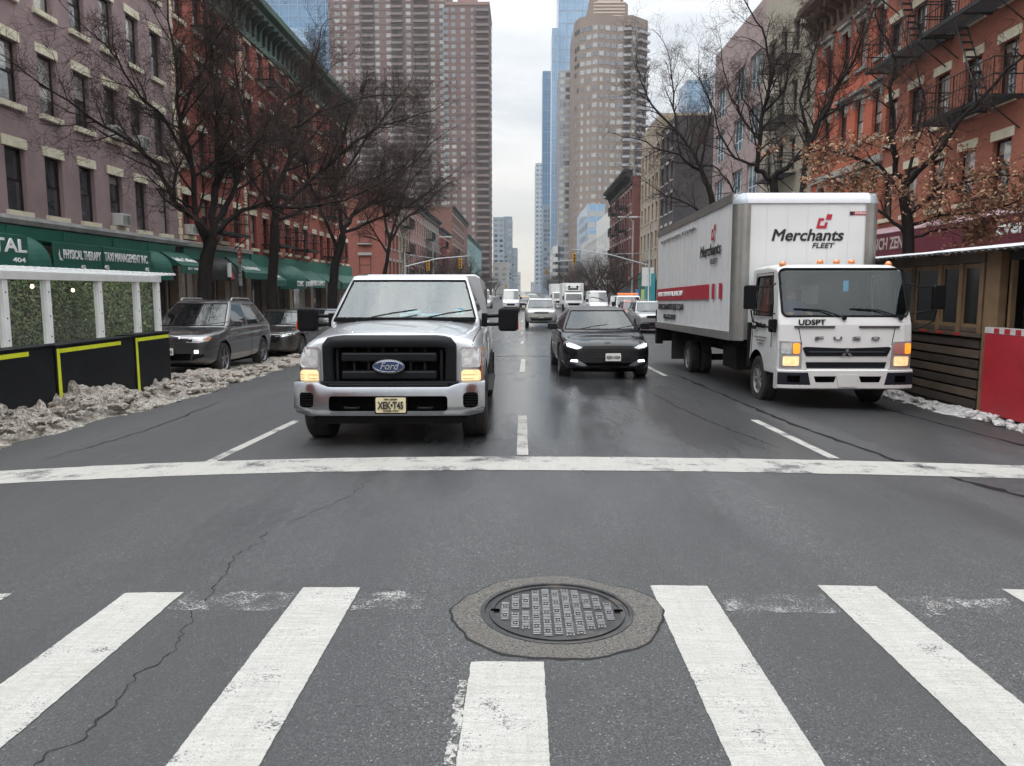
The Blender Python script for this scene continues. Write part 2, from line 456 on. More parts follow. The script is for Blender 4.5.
    nt.l.new(nt.math('MULTIPLY_ADD', sheen, -.35, nt.math('MULTIPLY_ADD', wet, -.35, .80)), n.inputs['Strength']); nt.l.new(h, n.inputs['Height']); nt.l.new(n.outputs[0], b.inputs['Normal'])
    return m
asph = asphalt()
def gsheet(name, xs, ys, dz, mat, kind='structure', fx=None):
    mb = MB()
    rows = [[(x, y, G(x, y)+dz) for x in xs] for y in ys]
    mb.grid(rows)
    o = mb.build(name, mat, smooth=True, fix=False); tag(o, kind=kind); return o
def fr(a, b, st):
    n = max(1, int(math.ceil((b-a)/st-1e-9))); return [a+(b-a)*i/n for i in range(n+1)]
xs = [-400, -200, -100, -40, -20, -12, -9]+fr(-6, 6, .25)+[9, 12, 20, 40, 100, 200, 400]
ys = [-100, -60, -20, -5]+fr(0, 30, 1.)[0:]+fr(31, 75, 1)+[80, 90, 110, 150, 250, 450, 800, 1200]
gsheet('road', xs, ys, 0, asph)

# painted lines: thick worn thermoplastic with ragged edges
def paintmat(name, wear, base=(.50, .495, .462), tex=1.):
    m, nt, b = newmat(name); p = nt.pos()
    n = nt.noise(75, 4, .8, p); n2 = nt.noise(3.2, 5, .65, p); n3 = nt.noise(13, 4, .65, p, stretch=(.35, 3.2, 1)); gr = nt.noise(230, 2, .6, p)
    st = nt.noise(9, 4, .6, p, stretch=(4, .25, 1))
    f = nt.ramp(nt.math('ADD', nt.math('MULTIPLY', n, .5), nt.math('MULTIPLY', n2, .5)), [(wear, 0.), (wear+.05, 1.)])
    c = nt.mix(nt.ramp(n3, [(.3, 0.), (.7, 1.)]), tuple(x*.80 for x in base), base)
    c = nt.mix(nt.math('MULTIPLY', nt.ramp(st, [(.45, 0.), (.7, 1.)]), .35), c, tuple(x*.62 for x in base))
    c = nt.mix(nt.math('MULTIPLY', nt.ramp(n2, [(.42, 0.), (.72, 1.)]), .40), c, (.34, .325, .28))
    c = nt.mix(nt.math('MULTIPLY', nt.ramp(gr, [(.36, 1.), (.5, 0.)]), .55), c, (.20, .195, .18))
    c = nt.mix(nt.math('MULTIPLY', nt.ramp(n, [(.34, 1.), (.42, 0.)]), .6), c, (.12, .12, .115))
    c = nt.mix(f, (.065, .067, .069), c)
    nt.l.new(c, b.inputs['Base Color']); b.inputs['Roughness'].default_value = .62; b.inputs['Specular IOR Level'].default_value = .35
    bump(nt, b, nt.math('ADD', nt.math('MULTIPLY', nt.noise(16, 3, .6, p, stretch=(.6, 2.4, 1)), 1.5*tex), nt.math('MULTIPLY', n, .7)), .8, .012)
    return m
def flaky(m, scale, thr, stretch=(1, 1, 1)):
    nt = NT(m.node_tree); out = m.node_tree.nodes['Material Output']; b = m.node_tree.nodes['Principled BSDF']; p = nt.pos()
    f = nt.ramp(nt.math('ADD', nt.math('MULTIPLY', nt.noise(scale, 4, .8, p), .6), nt.math('MULTIPLY', nt.noise(5, 3, .6, p), .4)), [(thr, 0.), (thr+.04, 1.)])
    tr = nt.new('ShaderNodeBsdfTransparent'); mx = nt.new('ShaderNodeMixShader'); nt.l.new(f, mx.inputs[0]); nt.l.new(tr.outputs[0], mx.inputs[1]); nt.l.new(b.outputs[0], mx.inputs[2]); nt.l.new(mx.outputs[0], out.inputs[0]); return m
pm1 = paintmat('thermoplastic', .375); pm2 = paintmat('worn_thermoplastic', .425, (.45, .44, .41))
pm3 = flaky(paintmat('scuffed_old_paint', .2, (.42, .42, .41)), 90, .515)
def stripe(name, x0, x1, y0, y1, mat, skew=0, th=.0035, jag=.003, st=.015, yc=None):
    ux = fr(x0, x1, .05 if x1-x0 < 1 else .12); uy = fr(y0, y1, st); mb = MB()
    rows = []
    for j, y in enumerate(uy):
        row = []
        for i, x in enumerate(ux):
            X = x+skew*(y-y0); Y = y+(yc(x) if yc else 0)
            e = noise.noise(Vector((x*7, y*45, 3)))*.6+noise.noise(Vector((x*7, y*11, 8)))*.4
            if i in (0, len(ux)-1): X += e*jag*2.2
            if j in (0, len(uy)-1): Y += noise.noise(Vector((x*17, y*5, 9)))*jag*2.5
            row.append((X, Y, G(X, Y)+th))
        rows.append(row)
    mb.grid(rows); o = mb.build(name, mat, fix=False, smooth=True); tag(o, kind='structure'); return o
for x0, x1, y1 in ((-2.08, -1.775, 3.86), (-1.16, -.855, 3.92), (.686, .99, 3.965), (1.59, 1.905, 4.0), (2.575, 2.88, 4.0), (-3.0, -2.69, 3.87)):
    stripe('crosswalk_stripe', x0, x1, .9, y1, pm1)
stripe('crosswalk_stripe', -.212, .094, .9, 3.07, pm1)
stripe('worn_road_marking', -.250, -.214, 1.6, 2.9, flaky(paintmat('flaked_paint', .3), 60, .50), th=.0025, jag=.012)
for a, b in ((-1.75, -1.18), (1.01, 1.57), (-.84, -.5), (1.93, 2.5)):
    stripe('worn_road_marking', a, b, 3.62, 3.86, pm3, th=.003, jag=.02)
bow = lambda x: -.011*x*x if x < 0 else .004*x*x
stripe('stop_line', -7.5, 7.6, 6.80, 7.42, pm2, jag=.008, st=.05, yc=bow)
stripe('lane_line', 3.06, 3.17, 7.56, 10.1, pm2, skew=-.015, st=.1)
stripe('lane_line', -3.09, -2.98, 7.2, 9.95, pm2, skew=.03, st=.1)
for y0, y1 in ((7.5, 10.2), (16.8, 20.7), (28.4, 30.8), (37.5, 40.), (47, 49.5), (56, 58.5)):
    stripe('lane_line', -.05, .065, y0, y1, pm2, st=.2, skew=.008 if y0 > 11 else 0)
for y0 in (16.3, 24, 33):
    stripe('lane_line', 3.0, 3.11, y0, y0+3., pm2, st=.2)
# cracks and tar seams follow the paving
def crack(name, pts, w, mat, jag=.02, th=.0025, n=14):
    P = []
    for (a, b) in zip(pts[:-1], pts[1:]):
        for k in range(n):
            t = k/n; P.append((a[0]+(b[0]-a[0])*t, a[1]+(b[1]-a[1])*t))
    P.append(pts[-1]); rows = []
    for i, (x, y) in enumerate(P):
        a = P[max(i-1, 0)]; b = P[min(i+1, len(P)-1)]; dx, dy = b[0]-a[0], b[1]-a[1]; L = math.hypot(dx, dy) or 1
        nx, ny = -dy/L, dx/L; o = noise.noise(Vector((x*9, y*9, 1)))*jag+noise.noise(Vector((x*31, y*31, 1)))*jag*.5
        ww = w*(.35+abs(noise.noise(Vector((x*12, y*12, 5))))*2.2)*(min(1, i/6, (len(P)-1-i)/6)+.08)
        rows.append([(x+nx*(o-ww), y+ny*(o-ww), G(x, y)+th), (x+nx*(o+ww), y+ny*(o+ww), G(x, y)+th)])
    mb = MB(); mb.grid(rows); tag(mb.build(name, mat, fix=False), kind='structure')
crk = M('crack_black', (.010, .010, .011), .9, var=0)
tar = M('tar_seal', (.008, .008, .009), .65, var=.2, spec=.12)
crack('road_crack', CR1 := [(-1.30, 6.5), (-1.34, 5.9), (-1.5, 5.45), (-1.62, 5.1)], .0032, crk, .05)
crack('road_crack', [(-1.72, 5.0), (-1.66, 4.72), (-1.72, 4.45), (-1.66, 4.1), (-1.60, 3.6), (-1.52, 3.15), (-1.57, 2.95), (-1.52, 2.6), (-1.60, 2.3), (-1.56, 2.0)], .0030, crk, .045)
crack('road_crack', [(-.36, 3.75), (-.62, 3.86), (-.8, 3.9)], .0016, crk, .04)
crack('road_crack', [(.66, 3.5), (.8, 3.42), (.93, 3.38)], .0016, crk, .04)
crack('tar_seam', [(3.35, 17), (3.42, 12.5), (3.5, 9.6), (3.72, 7.6), (3.9, 6.7), (4.3, 5.6), (4.75, 4.9), (5.6, 4.1)], .040, tar, .04)
crack('tar_seam', [(5.6, 12.2), (5.72, 9.8), (5.85, 7.9), (6.0, 7.1)], .032, tar, .03)
crack('tar_seam', [(-1.5, 21.6), (0, 21.9), (1.3, 21.8)], .05, tar, .05)
crack('tar_seam', [(2.2, 13.5), (2.3, 11.2), (2.5, 9.4), (2.75, 8.0)], .012, tar, .05)
crack('tar_seam', [(-4.9, 12.5), (-4.7, 9.4), (-4.9, 7.6)], .014, tar, .05)

# ------------------------------------------------------------------ manhole
def manhole():
    cx, cy = .172, 3.60; zc = G(cx, cy)
    pmat, nt, b = newmat('patch_concrete'); p = nt.pos()
    c = nt.mix(nt.ramp(nt.noise(85, 4, .8, p), [(.38, 0.), (.62, 1.)]), (.032, .030, .028), (.20, .19, .172))
    c = nt.mix(nt.math('MULTIPLY', nt.ramp(nt.noise(5, 4, .6, p), [(.4, 0.), (.7, 1.)]), .4), c, (.10, .092, .078))
    nt.l.new(c, b.inputs['Base Color']); b.inputs['Roughness'].default_value = .8
    bump(nt, b, nt.noise(110, 4, .75, p), .9, .012)
    def outline(r0, sd, amp, k=1.0):
        return [(cx+.01+(r0+amp*noise.noise(Vector((math.cos(t)*1.6, math.sin(t)*1.6, sd)))+amp*.3*noise.noise(Vector((math.cos(t)*6, math.sin(t)*6, sd))))*math.cos(t),
                 cy-.01+(r0*.96+amp*noise.noise(Vector((math.cos(t)*1.6, math.sin(t)*1.6, sd)))+amp*.3*noise.noise(Vector((math.cos(t)*6, math.sin(t)*6, sd))))*math.sin(t)) for t in [2*PI*i/120 for i in range(120)]]
    mb = MB(); rows = []
    inner = [(cx+.372*math.cos(2*PI*i/120), cy+.372*math.sin(2*PI*i/120)) for i in range(120)]
    o1 = outline(.500, 2.2, .045)
    for t in (0, .25, .5, .75, .93, 1.):
        rows.append([(a[0]+(b[0]-a[0])*t, a[1]+(b[1]-a[1])*t, G(a[0], a[1])+.007+(.003*math.sin(PI*t))-(.004 if t == 1 else 0)) for a, b in zip(inner, o1)])
    mb.grid(rows, close=True); tag(mb.build('road_patch', pmat, fix=False, smooth=True), kind='structure')
    mb = MB(); o2 = outline(.505, 2.2, .047)
    rows = [[(a[0], a[1], G(*a)+.0045) for a in o1], [(a[0]+(a[0]-cx)*.004*(1+9*abs(noise.noise(Vector((a[0]*9, a[1]*9, 0))))), a[1]+(a[1]-cy)*.004*(1+9*abs(noise.noise(Vector((a[0]*9, a[1]*9, 4))))), G(*a)+.0025) for a in o2]]
    mb.grid(rows, close=True); tag(mb.build('road_crack', crk, fix=False), kind='structure')
    im, nt, b = newmat('cast_iron'); p = nt.pos()
    c = nt.mix(nt.ramp(nt.noise(30, 4, .7, p), [(.3, 0.), (.7, 1.)]), (.022, .022, .024), (.06, .06, .062))
    c = nt.mix(nt.math('MULTIPLY', nt.ramp(nt.noise(7, 4, .6, p), [(.5, 0.), (.7, 1.)]), .5), c, (.14, .12, .10))
    nt.l.new(c, b.inputs['Base Color']); b.inputs['Roughness'].default_value = .42; b.inputs['Metallic'].default_value = .45
    bump(nt, b, nt.noise(160, 3, .6, p), .3, .004)
    t = thing('manhole_cover', 'round cast iron manhole cover with raised block pattern in rough patch', 'manhole cover', (cx, cy, zc), (-.017, 0, 0))
    mb = MB(); mb.lathe([(.372, -.02), (.372, .010), (.352, .011), (.350, .002), (.338, .002), (.336, -.02)], n=96)
    mb.build('frame', im, t, smooth=False)
    mb = MB(); mb.lathe([(.330, -.02), (.330, .009), (.308, .010), (.306, .003), (0.001, .003)], n=96)
    lid = mb.build('lid', im, t)
    mb = MB(); s = .051
    s = .0505
    for i in range(-6, 7):
        for j in range(-10, 11):
            x = i*s; y = j*.036+(.018 if i % 2 else 0)
            if math.hypot(abs(x)+.02, abs(y)+.012) > .298: continue
            if j == 0 and abs(i) in (3, 4): continue
            a = .0185
            if (i*2+j) % 3:
                mb.box(x-a, y-.013, .003, x+a, y-.006, .0095); mb.box(x-a, y+.005, .003, x+a, y+.012, .0095)
            else:
                mb.box(x-a, y-.013, .003, x-a+.008, y+.012, .0095); mb.box(x+a-.008, y-.013, .003, x+a, y+.012, .0095); mb.box(x-.006, y-.005, .003, x+.006, y+.005, .0095)
    mb.build('block_pattern', M('worn_iron', (.21, .21, .212), .33, .55, .25, 40), t, bevel=.001, seg=1)
    for sx in (-1, 1): mb = MB(); mb.prism(rrect(sx*.300-.022, -.013, sx*.300+.022, .013, .009, 3), 'z', .0075, .0112); mb.build('pick_hole', void, t)
manhole()

# ------------------------------------------------------------------ sidewalks and kerbs
def concrete():
    m, nt, b = newmat('sidewalk_concrete'); p = nt.pos()
    c = nt.mix(nt.noise(3, 5, .6, p), (.16, .155, .15), (.30, .295, .28))
    br = nt.new('ShaderNodeTexBrick'); nt.l.new(p, br.inputs[0]); br.offset = 0
    br.inputs['Scale'].default_value = 1; br.inputs['Brick Width'].default_value = 1.5; br.inputs['Row Height'].default_value = 1.5; br.inputs['Mortar Size'].default_value = .012
    nt.l.new(nt.mix(br.outputs['Fac'], c, (.06, .06, .06)), b.inputs['Base Color']); b.inputs['Roughness'].default_value = .75
    return m
conc = concrete(); kerbm = M('kerb_stone', (.24, .235, .225), .8, var=.3, vs=2)
def sidewalk(x0, x1, y0, y1, kerbx):
    yy = fr(y0, y1, 3.); mb = MB()
    top = lambda y: slope(y)-.144+.15
    mb.grid([[(x0, y, top(y)), (x1, y, top(y))] for y in yy])
    kx = x0 if abs(kerbx-x0) < 1e-6 else x1
    mb.quad((x0, y0, top(y0)), (x1, y0, top(y0)), (x1, y0, top(y0)-.3), (x0, y0, top(y0)-.3))
    mb.quad((x0, y1, top(y1)), (x1, y1, top(y1)), (x1, y1, top(y1)-.3), (x0, y1, top(y1)-.3))
    tag(mb.build('sidewalk', conc), kind='structure')
    sg = 1 if kerbx < 0 else -1; mb = MB()
    mb.grid([[(kx, y, top(y)+.004), (kx+sg*.15, y, top(y)+.004), (kx+sg*.16, y, top(y)-.01), (kx+sg*.17, y, top(y)-.2)] for y in yy])
    tag(mb.build('kerb', kerbm), kind='structure')
for y0, y1 in ((9.5, 61.3), (75, 330)):
    sidewalk(-13.8, -9.27, y0, y1, -9.27)
for y0, y1 in ((9, 57), (71.5, 330)):
    sidewalk(9.27, 14.3, y0, y1, 9.27)

# ------------------------------------------------------------------ dirty snow
def snowmat(name, c1, c2, c3, thr):
    m, nt, b = newmat(name); p = nt.pos()
    n = nt.noise(9, 6, .7, p); n2 = nt.noise(42, 4, .7, p)
    c = nt.mix(nt.ramp(n, [(.36, 0.), (.62, 1.)]), c2, c1)
    c = nt.mix(nt.ramp(n2, [(thr, 1.), (thr+.16, 0.)]), c, c3)
    nt.l.new(c, b.inputs['Base Color']); b.inputs['Roughness'].default_value = .55
    b.inputs['Subsurface Weight'].default_value = .08
    bump(nt, b, nt.math('ADD', n, nt.math('MULTIPLY', n2, .5)), 1., .04)
    return m
sn1 = snowmat('dirty_snow', (.50, .465, .41), (.20, .165, .125), (.06, .047, .038), .385)
sn2 = snowmat('cleaner_snow', (.74, .74, .73), (.45, .44, .42), (.12, .115, .11), .36)
def snowbank(name, side, y0, y1, edge, inner, hfun, mat, st=.035, rough=1., label=None, chunks=0):
    """edge(y)=road side x, inner(y)=far side x, both positive distances"""
    mb = MB(); nU = 46; rows = []
    yy = fr(y0, y1, st)
    for y in yy:
        row = []; e = edge(y)+.22*noise.noise(Vector((y*.9, 0, 7)))+.07*noise.noise(Vector((y*5, 0, 7))); a = inner(y)
        for k in range(nU):
            t = k/(nU-1); x = e+(a-e)*t
            prof = min(1, t**1.05*1.15)
            q = Vector((x, y, 0))
            lump = .55+.9*noise.fractal(q*1.5, .8, 2.2, 3)+.42*abs(noise.noise(q*5))*rough+.13*abs(noise.noise(q*15))*rough
            z = hfun(y)*prof*max(.08, lump)+.035*prof*abs(noise.noise(q*33))*rough
            ends = min(1, (y-y0)/.5, (y1-y)/.5)
            z *= max(0, ends)
            X = x*side
            row.append((X+.02*noise.noise(q*20), y+.02*noise.noise(q*21+Vector((5, 5, 5))), G(X, y)-.012+z))
        rows.append(row)
    mb.grid(rows)
    # broken lumps of frozen slush lying on the bank
    rnd = random.Random(3)
    for i in range(chunks):
        y = rnd.uniform(y0+.2, y1-.2); t = rnd.random()**1.1; e = edge(y); a = inner(y); x = e+(a-e)*(t*.8-.02); r = rnd.uniform(.025, .10)*(1 if t > .15 else .6)
        z = hfun(y)*min(1, t**.75*1.15)*.75*max(.1, min(1, (y-y0)/.5, (y1-y)/.5))
        c = Vector((x*side, y, G(x*side, y)+z+r*.1)); vs = []
        ico = [(0, 0, 1), (.89, 0, .45), (.28, .85, .45), (-.72, .53, .45), (-.72, -.53, .45), (.28, -.85, .45), (.72, .53, -.45), (-.28, .85, -.45), (-.89, 0, -.45), (-.28, -.85, -.45), (.72, -.53, -.45), (0, 0, -1)]
        sc3 = (rnd.uniform(.7, 1.5), rnd.uniform(.7, 1.5), rnd.uniform(.4, .9)); M3 = Matrix.Rotation(rnd.uniform(0, 6), 3, 'Z')
        vs = [c+M3 @ Vector((p[0]*sc3[0], p[1]*sc3[1], p[2]*sc3[2]))*r*rnd.uniform(.7, 1.25) for p in ico]
        mb.add(vs, [(0, 1, 2), (0, 2, 3), (0, 3, 4), (0, 4, 5), (0, 5, 1), (1, 6, 2), (2, 7, 3), (3, 8, 4), (4, 9, 5), (5, 10, 1), (6, 7, 2), (7, 8, 3), (8, 9, 4), (9, 10, 5), (10, 6, 1), (6, 11, 7), (7, 11, 8), (8, 11, 9), (9, 11, 10), (10, 11, 6)])
    o = mb.build(name, mat, fix=False); tag(o, label, 'snow', kind='stuff'); return o
def lerp(y, pts):
    if y <= pts[0][0]: return pts[0][1]
    for (a, b), (c, d) in zip(pts, pts[1:]):
        if y <= c: return b+(d-b)*(y-a)/(c-a)
    return pts[-1][1]
snowbank('snow_bank', -1, 7.2, 14.9, lambda y: lerp(y, [(8, 5.95), (11, 5.8), (14, 5.62)]), lambda y: 6.64, lambda y: lerp(y, [(8, .34), (10, .38), (12.2, .36), (13.6, .26), (14.9, .16)]), sn1, chunks=130)
snowbank('snow_bank', -1, 14.3, 24.5, lambda y: lerp(y, [(14, 5.75), (18, 5.75), (22, 5.95), (24.5, 6.2)]), lambda y: 7.35, lambda y: lerp(y, [(14.6, .28), (16, .20), (18, .13), (21, .08)]), sn1, st=.05, chunks=120)
snowbank('snow_bank', 1, 8.2, 14.6, lambda y: lerp(y, [(8.5, 6.35), (10, 6.35), (14, 6.3)]), lambda y: 6.75, lambda y: .085, sn2, chunks=60)

# ------------------------------------------------------------------ vehicles
def vehicle(name, label, cat, x, y, rz=0, group=None, dz=0.):
    return thing(name, label, cat, (x, y, G(x, y+1.5)+.017*1.5*0+dz), (pitch(y+2), 0, rz), group)
def ring(w, zb, zs, zt, tuck=.03):
    return [(0, zb), (.55*w, zb), (.90*w, zb+.01), (w*.975, zb+.09), (w*1.0, zb+(zs-zb)*.42), (w*.995, zs-(zs-zb)*.22), (w*(1-tuck), zs-.02), (w*.90, zs+(zt-zs)*.45), (w*.62, zs+(zt-zs)*.85), (.3*w, zt-.004), (0, zt)]
def loft_body(name, sts, mats, parent, sub=2, tuck=.03):
    """closed car body from stations (y, half width, z bottom, z shoulder, z centre top)"""
    mb = MB(); K = 11; rows = []
    for (y, w, zb, zs, zt) in sts:
        h = ring(w, zb, zs, zt, tuck); rows.append([(x, y, z) for x, z in h]+[(-x, y, z) for x, z in h[-2:0:-1]])
    n = len(rows[0]); mb.grid(rows, close=True)
    for e, rv in ((0, 0), (len(rows)-1, 1)):
        b0 = e*n
        for i in range(K-1):
            a, b_ = b0+i, b0+i+1; c, d = b0+(n-i-1) % n, b0+(n-i) % n
            f = [a, b_, c, d]; f = [v for k, v in enumerate(f) if v not in f[:k]]
            if len(f) > 2: mb.f.append(tuple(f)); mb.m.append(0)
    o = mb.build(name, mats, parent, smooth=True, sub=sub)
    return o
def arches(o, ycs, r, zc, w, dp=.32):
    cs = []
    for yc_ in ycs:
        for s in (-1, 1):
            mb = MB(); mb.lathe([(.001, s*(w-dp)), (r, s*(w-dp)), (r, s*(w+.3)), (.001, s*(w+.3))], 'x', (0, yc_, zc), 40)
            c = mb.build('cutter', void); cs.append(c)
    cut(o, cs)
    for p in o.data.polygons: p.use_smooth = True
    return o
def smooth_by_angle(o, ang=40):
    me = o.data; bm = bmesh.new(); bm.from_mesh(me)
    for e in bm.edges:
        if len(e.link_faces) == 2: e.smooth = e.calc_face_angle(0) < R(ang)
    bm.to_mesh(me); bm.free(); me.update()
def wheel(parent, x, y, r, w, spokes=5, rim=.66, mat=None, s=None, proto=None):
    s = (1 if x > 0 else -1) if s is None else s
    if proto:
        c = copy_tree(proto, parent); c.location = (x, y, r); c.rotation_euler = (0, 0, 0 if x > 0 else PI); return c
    wh = part_empty('wheel', parent, (x, y, r), (0, 0, 0 if s > 0 else PI)); q = w/2
    mb = MB(); mb.lathe([(r*rim, -q), (r*.90, -q*1.02), (r*.985, -q*.82), (r, -q*.5), (r, -q*.12), (r*.985, -q*.10), (r*.985, q*.10), (r, q*.12), (r, q*.5), (r*.985, q*.82), (r*.90, q*1.02), (r*rim, q), (r*rim, -q)], 'x', n=36)
    mb.build('tyre', rubber, wh, smooth=False)
    rm = mat or rimm; mb = MB(); rr = r*rim
    mb.lathe([(rr, q*.92), (rr*.95, q*.95), (rr*.90, q*.80), (rr*.88, q*.1), (.001, q*.1)], 'x', n=36)
    mb.lathe([(.001, q*.78), (rr*.20, q*.76), (rr*.22, q*.5)], 'x', n=16)
    for k in range(spokes):
        a = 2*PI*k/spokes
        for da, ww in ((-.0, .13 if spokes < 8 else .09),):
            T = Matrix.Rotation(a+da, 4, 'X')
            mb.box(q*.38, -rr*ww, rr*.12, q*.78, rr*ww, rr*.93, T=T)
    mb.build('rim', [rm], wh, bevel=.004)
    return wh
def wheels(parent, ys, hw, r, w, spokes=5, mat=None, rim=.66):
    p = wheel(parent, hw, ys[0], r, w, spokes, rim, mat)
    for y in ys:
        for s in (-1, 1):
            if (y, s) == (ys[0], 1): continue
            wheel(parent, s*hw, y, r, w, proto=p)
def greenhouse(parent, paint, glass, yf0, yf1, yr1, yr0, wb, wr, zb, zr, pillars=(.0, .05, .47, .52, .93, 1.), bulge=.10, trim=None, under=.1, roofmat=None, arc=.05, a=.06, wsmat=None, rear_glass=True, zglass=.06):
    """cabin above the belt line: windscreen from yf0 (base) to yf1 (roof), rear glass from yr1 (roof) to yr0 (base)"""
    us = [-1, -1+a, -.6, -.25, .25, .6, 1-a, 1]
    ts = list(pillars)
    def loop(t, inset=0.):
        yf = yf0+(yf1-yf0)*t; yr = yr0+(yr1-yr0)*t; w = wb+(wr-wb)*(t**1.25); z = zb+(zr-zb)*t
        bl = bulge*(1-.4*t)
        pts = [(w*u, yf+bl*(u*u)-0*bl, z) for u in us]
        tt = ts[1:-1]; pts += [(w+.035*math.sin(PI*q)*(1-t), yf+bl+(yr-yf-bl)*q, z) for q in tt]
        pts += [(w*u, yr+bl*.6*(1-u*u)-.0, z) for u in reversed(us)]
        pts += [(-w-.035*math.sin(PI*q)*(1-t), yf+bl+(yr-yf-bl)*q, z) for q in reversed(tt)]
        return pts
    g0, g1 = zglass, .90
    L = [loop(0)]; L[0] = [(p[0], p[1], p[2]-under) for p in L[0]]
    L += [loop(0), loop(g0), loop(.48), loop(g1), loop(1)]
    top = loop(1); cy = (yf1+yr1)/2
    for k, dz in ((.93, arc*.45), (.7, arc*.8), (.35, arc)):
        L.append([(p[0]*k, cy+(p[1]-cy)*k, zr+dz) for p in top])
    n = len(top); nu = len(us); nt_ = len(ts)-2
    body, ws, rw = MB(), MB(), MB(); sides = {}
    # segments: front 0..nu-2, right side nu-1 .. nu-1+nt_, rear ..., left ...
    for i in range(len(L)-1):
        for j in range(n):
            j2 = (j+1) % n; q = (L[i][j], L[i][j2], L[i+1][j2], L[i+1][j]); dst = body
            if i in (2, 3):
                if 1 <= j <= nu-3: dst = ws
                elif nu-1 <= j <= nu-1+nt_:
                    k = j-(nu-1)
                    if k % 2 == 1: dst = sides.setdefault(('r', k), MB())
                elif j >= n-nt_-1:
                    k = nt_-(j-(n-nt_-1))
                    if k % 2 == 1: dst = sides.setdefault(('l', k), MB())
                elif rear_glass and nu+nt_+1 <= j <= nu+nt_+nu-3: dst = rw
            dst.quad(*q)
    body.poly(L[-1])
    c = body.build('cabin', [roofmat or paint], parent, smooth=True)
    bm = bmesh.new(); bm.from_mesh(c.data); bmesh.ops.remove_doubles(bm, verts=bm.verts, dist=1e-4); bmesh.ops.recalc_face_normals(bm, faces=bm.faces); bm.to_mesh(c.data); bm.free()
    def gl(mb, nm, mt):
        o = mb.build(nm, mt, parent, smooth=True); bm = bmesh.new(); bm.from_mesh(o.data); bmesh.ops.remove_doubles(bm, verts=bm.verts, dist=1e-4)
        bmesh.ops.recalc_face_normals(bm, faces=bm.faces); bm.to_mesh(o.data); bm.free(); return o
    gl(ws, 'windscreen', wsmat or glass)
    if rear_glass: gl(rw, 'rear_window', glass)
    for v in sides.values(): gl(v, 'side_window', glass)
    # rubber seal round the windscreen
    s_ = MB(); lo, hi = loop(g0), loop(g1)
    s_.tube([Vector(p)+Vector((0, -.006, 0)) for p in lo[1:nu-1]], .012, 5); s_.tube([Vector(p)+Vector((0, -.006, 0)) for p in hi[1:nu-1]], .012, 5)
    for j in (1, nu-2): s_.tube([Vector(lo[j])+Vector((0, -.006, 0)), Vector(hi[j])+Vector((0, -.006, 0))], .012, 5)
    s_.build('window_seal', black, parent)
    return c
def interior(parent, yd, zb, zr, w, yseat):
    mb = MB(); mb.box(-w, yd, zb-.25, w, yd+.35, zb+.0); mb.build('dashboard', M('dash', (.035, .035, .037), .7, var=.1), parent, bevel=.04)
    for s in (-1, 1):
        mb = MB(); mb.box(s*w*.5-.24, yseat, zb-.5, s*w*.5+.24, yseat+.16, zb+.16); mb.box(s*w*.5-.13, yseat+.02, zb+.17, s*w*.5+.13, yseat+.12, zb+.36)
        mb.build('seat', seatm, parent, bevel=.04)
    mb = MB(); c = Vector((w*.5, yd+.42, zb+.02)); pts = [c+Vector((.185*math.cos(t), .06*math.sin(t), .175*math.sin(t))) for t in [2*PI*i/20 for i in range(21)]]
    mb.tube(pts, .014, 6); mb.tube([c+Vector((-.18, 0, 0)), c+Vector((.18, 0, 0))], .02, 5); mb.build('steering_wheel', black, parent)
def strip_side(bvh, parent, pts, w, mat, name, xs=(3., -3.), off=.0015, thick=.004):
    """thin line (door gap, trim) laid on both flanks, pts in (y,z)"""
    for fx in xs:
        for a, b in zip(pts[:-1], pts[1:]):
            d = Vector((b[0]-a[0], b[1]-a[1])); d.normalize(); nrm = Vector((-d.y, d.x))*w/2
            poly = [(a[0]-nrm.x, a[1]-nrm.y), (b[0]-nrm.x, b[1]-nrm.y), (b[0]+nrm.x, b[1]+nrm.y), (a[0]+nrm.x, a[1]+nrm.y)]
            patch(bvh, poly, mat, name, parent, 'x', fx, off, thick, .2)
def gapline(bvh, parent, lines, xs=(3., -3.), w=.008):
    for pts in lines:
        for fx in xs:
            mb = MB(); sg = 1 if fx > 0 else -1; P = []
            for a, b in zip(pts[:-1], pts[1:]):
                m = max(1, int(math.hypot(b[0]-a[0], b[1]-a[1])/.06))
                for k in range(m+1):
                    y, z = a[0]+(b[0]-a[0])*k/m, a[1]+(b[1]-a[1])*k/m; h = bvh.ray_cast(Vector((fx, y, z)), Vector((-sg, 0, 0)))
                    if h[0]: P.append(h[0]+Vector((sg*.0, 0, 0)))
            if len(P) > 1: mb.tube(P, w/2, 4); mb.build('panel_gap', void, parent)
def plate(parent, x, y, z, txt, col, tcol, w=.305, h=.155, tsize=None, state=None):
    mb = MB(); mb.prism(rrect(x-w/2, z-h/2, x+w/2, z+h/2, .012, 3), 'y', y, y+.008)
    p = mb.build('number_plate', col, parent)
    mb = MB(); mb.prism(rrect(x-w/2-.014, z-h/2-.014, x+w/2+.014, z+h/2+.014, .016, 3), 'y', y+.004, y+.016); mb.build('plate_frame', black, p)
    text(txt, (x, y-.003, z-.006), 0, tcol, p, width=w*.86, height=h*.5, offset=.008)
    if state: text(state, (x, y-.003, z+h*.38), 0, tcol, p, width=w*.45, height=h*.13, offset=.003); text('GARDEN STATE', (x, y-.003, z-h*.38), 0, tcol, p, width=w*.5, height=h*.10, offset=.002)
    return p
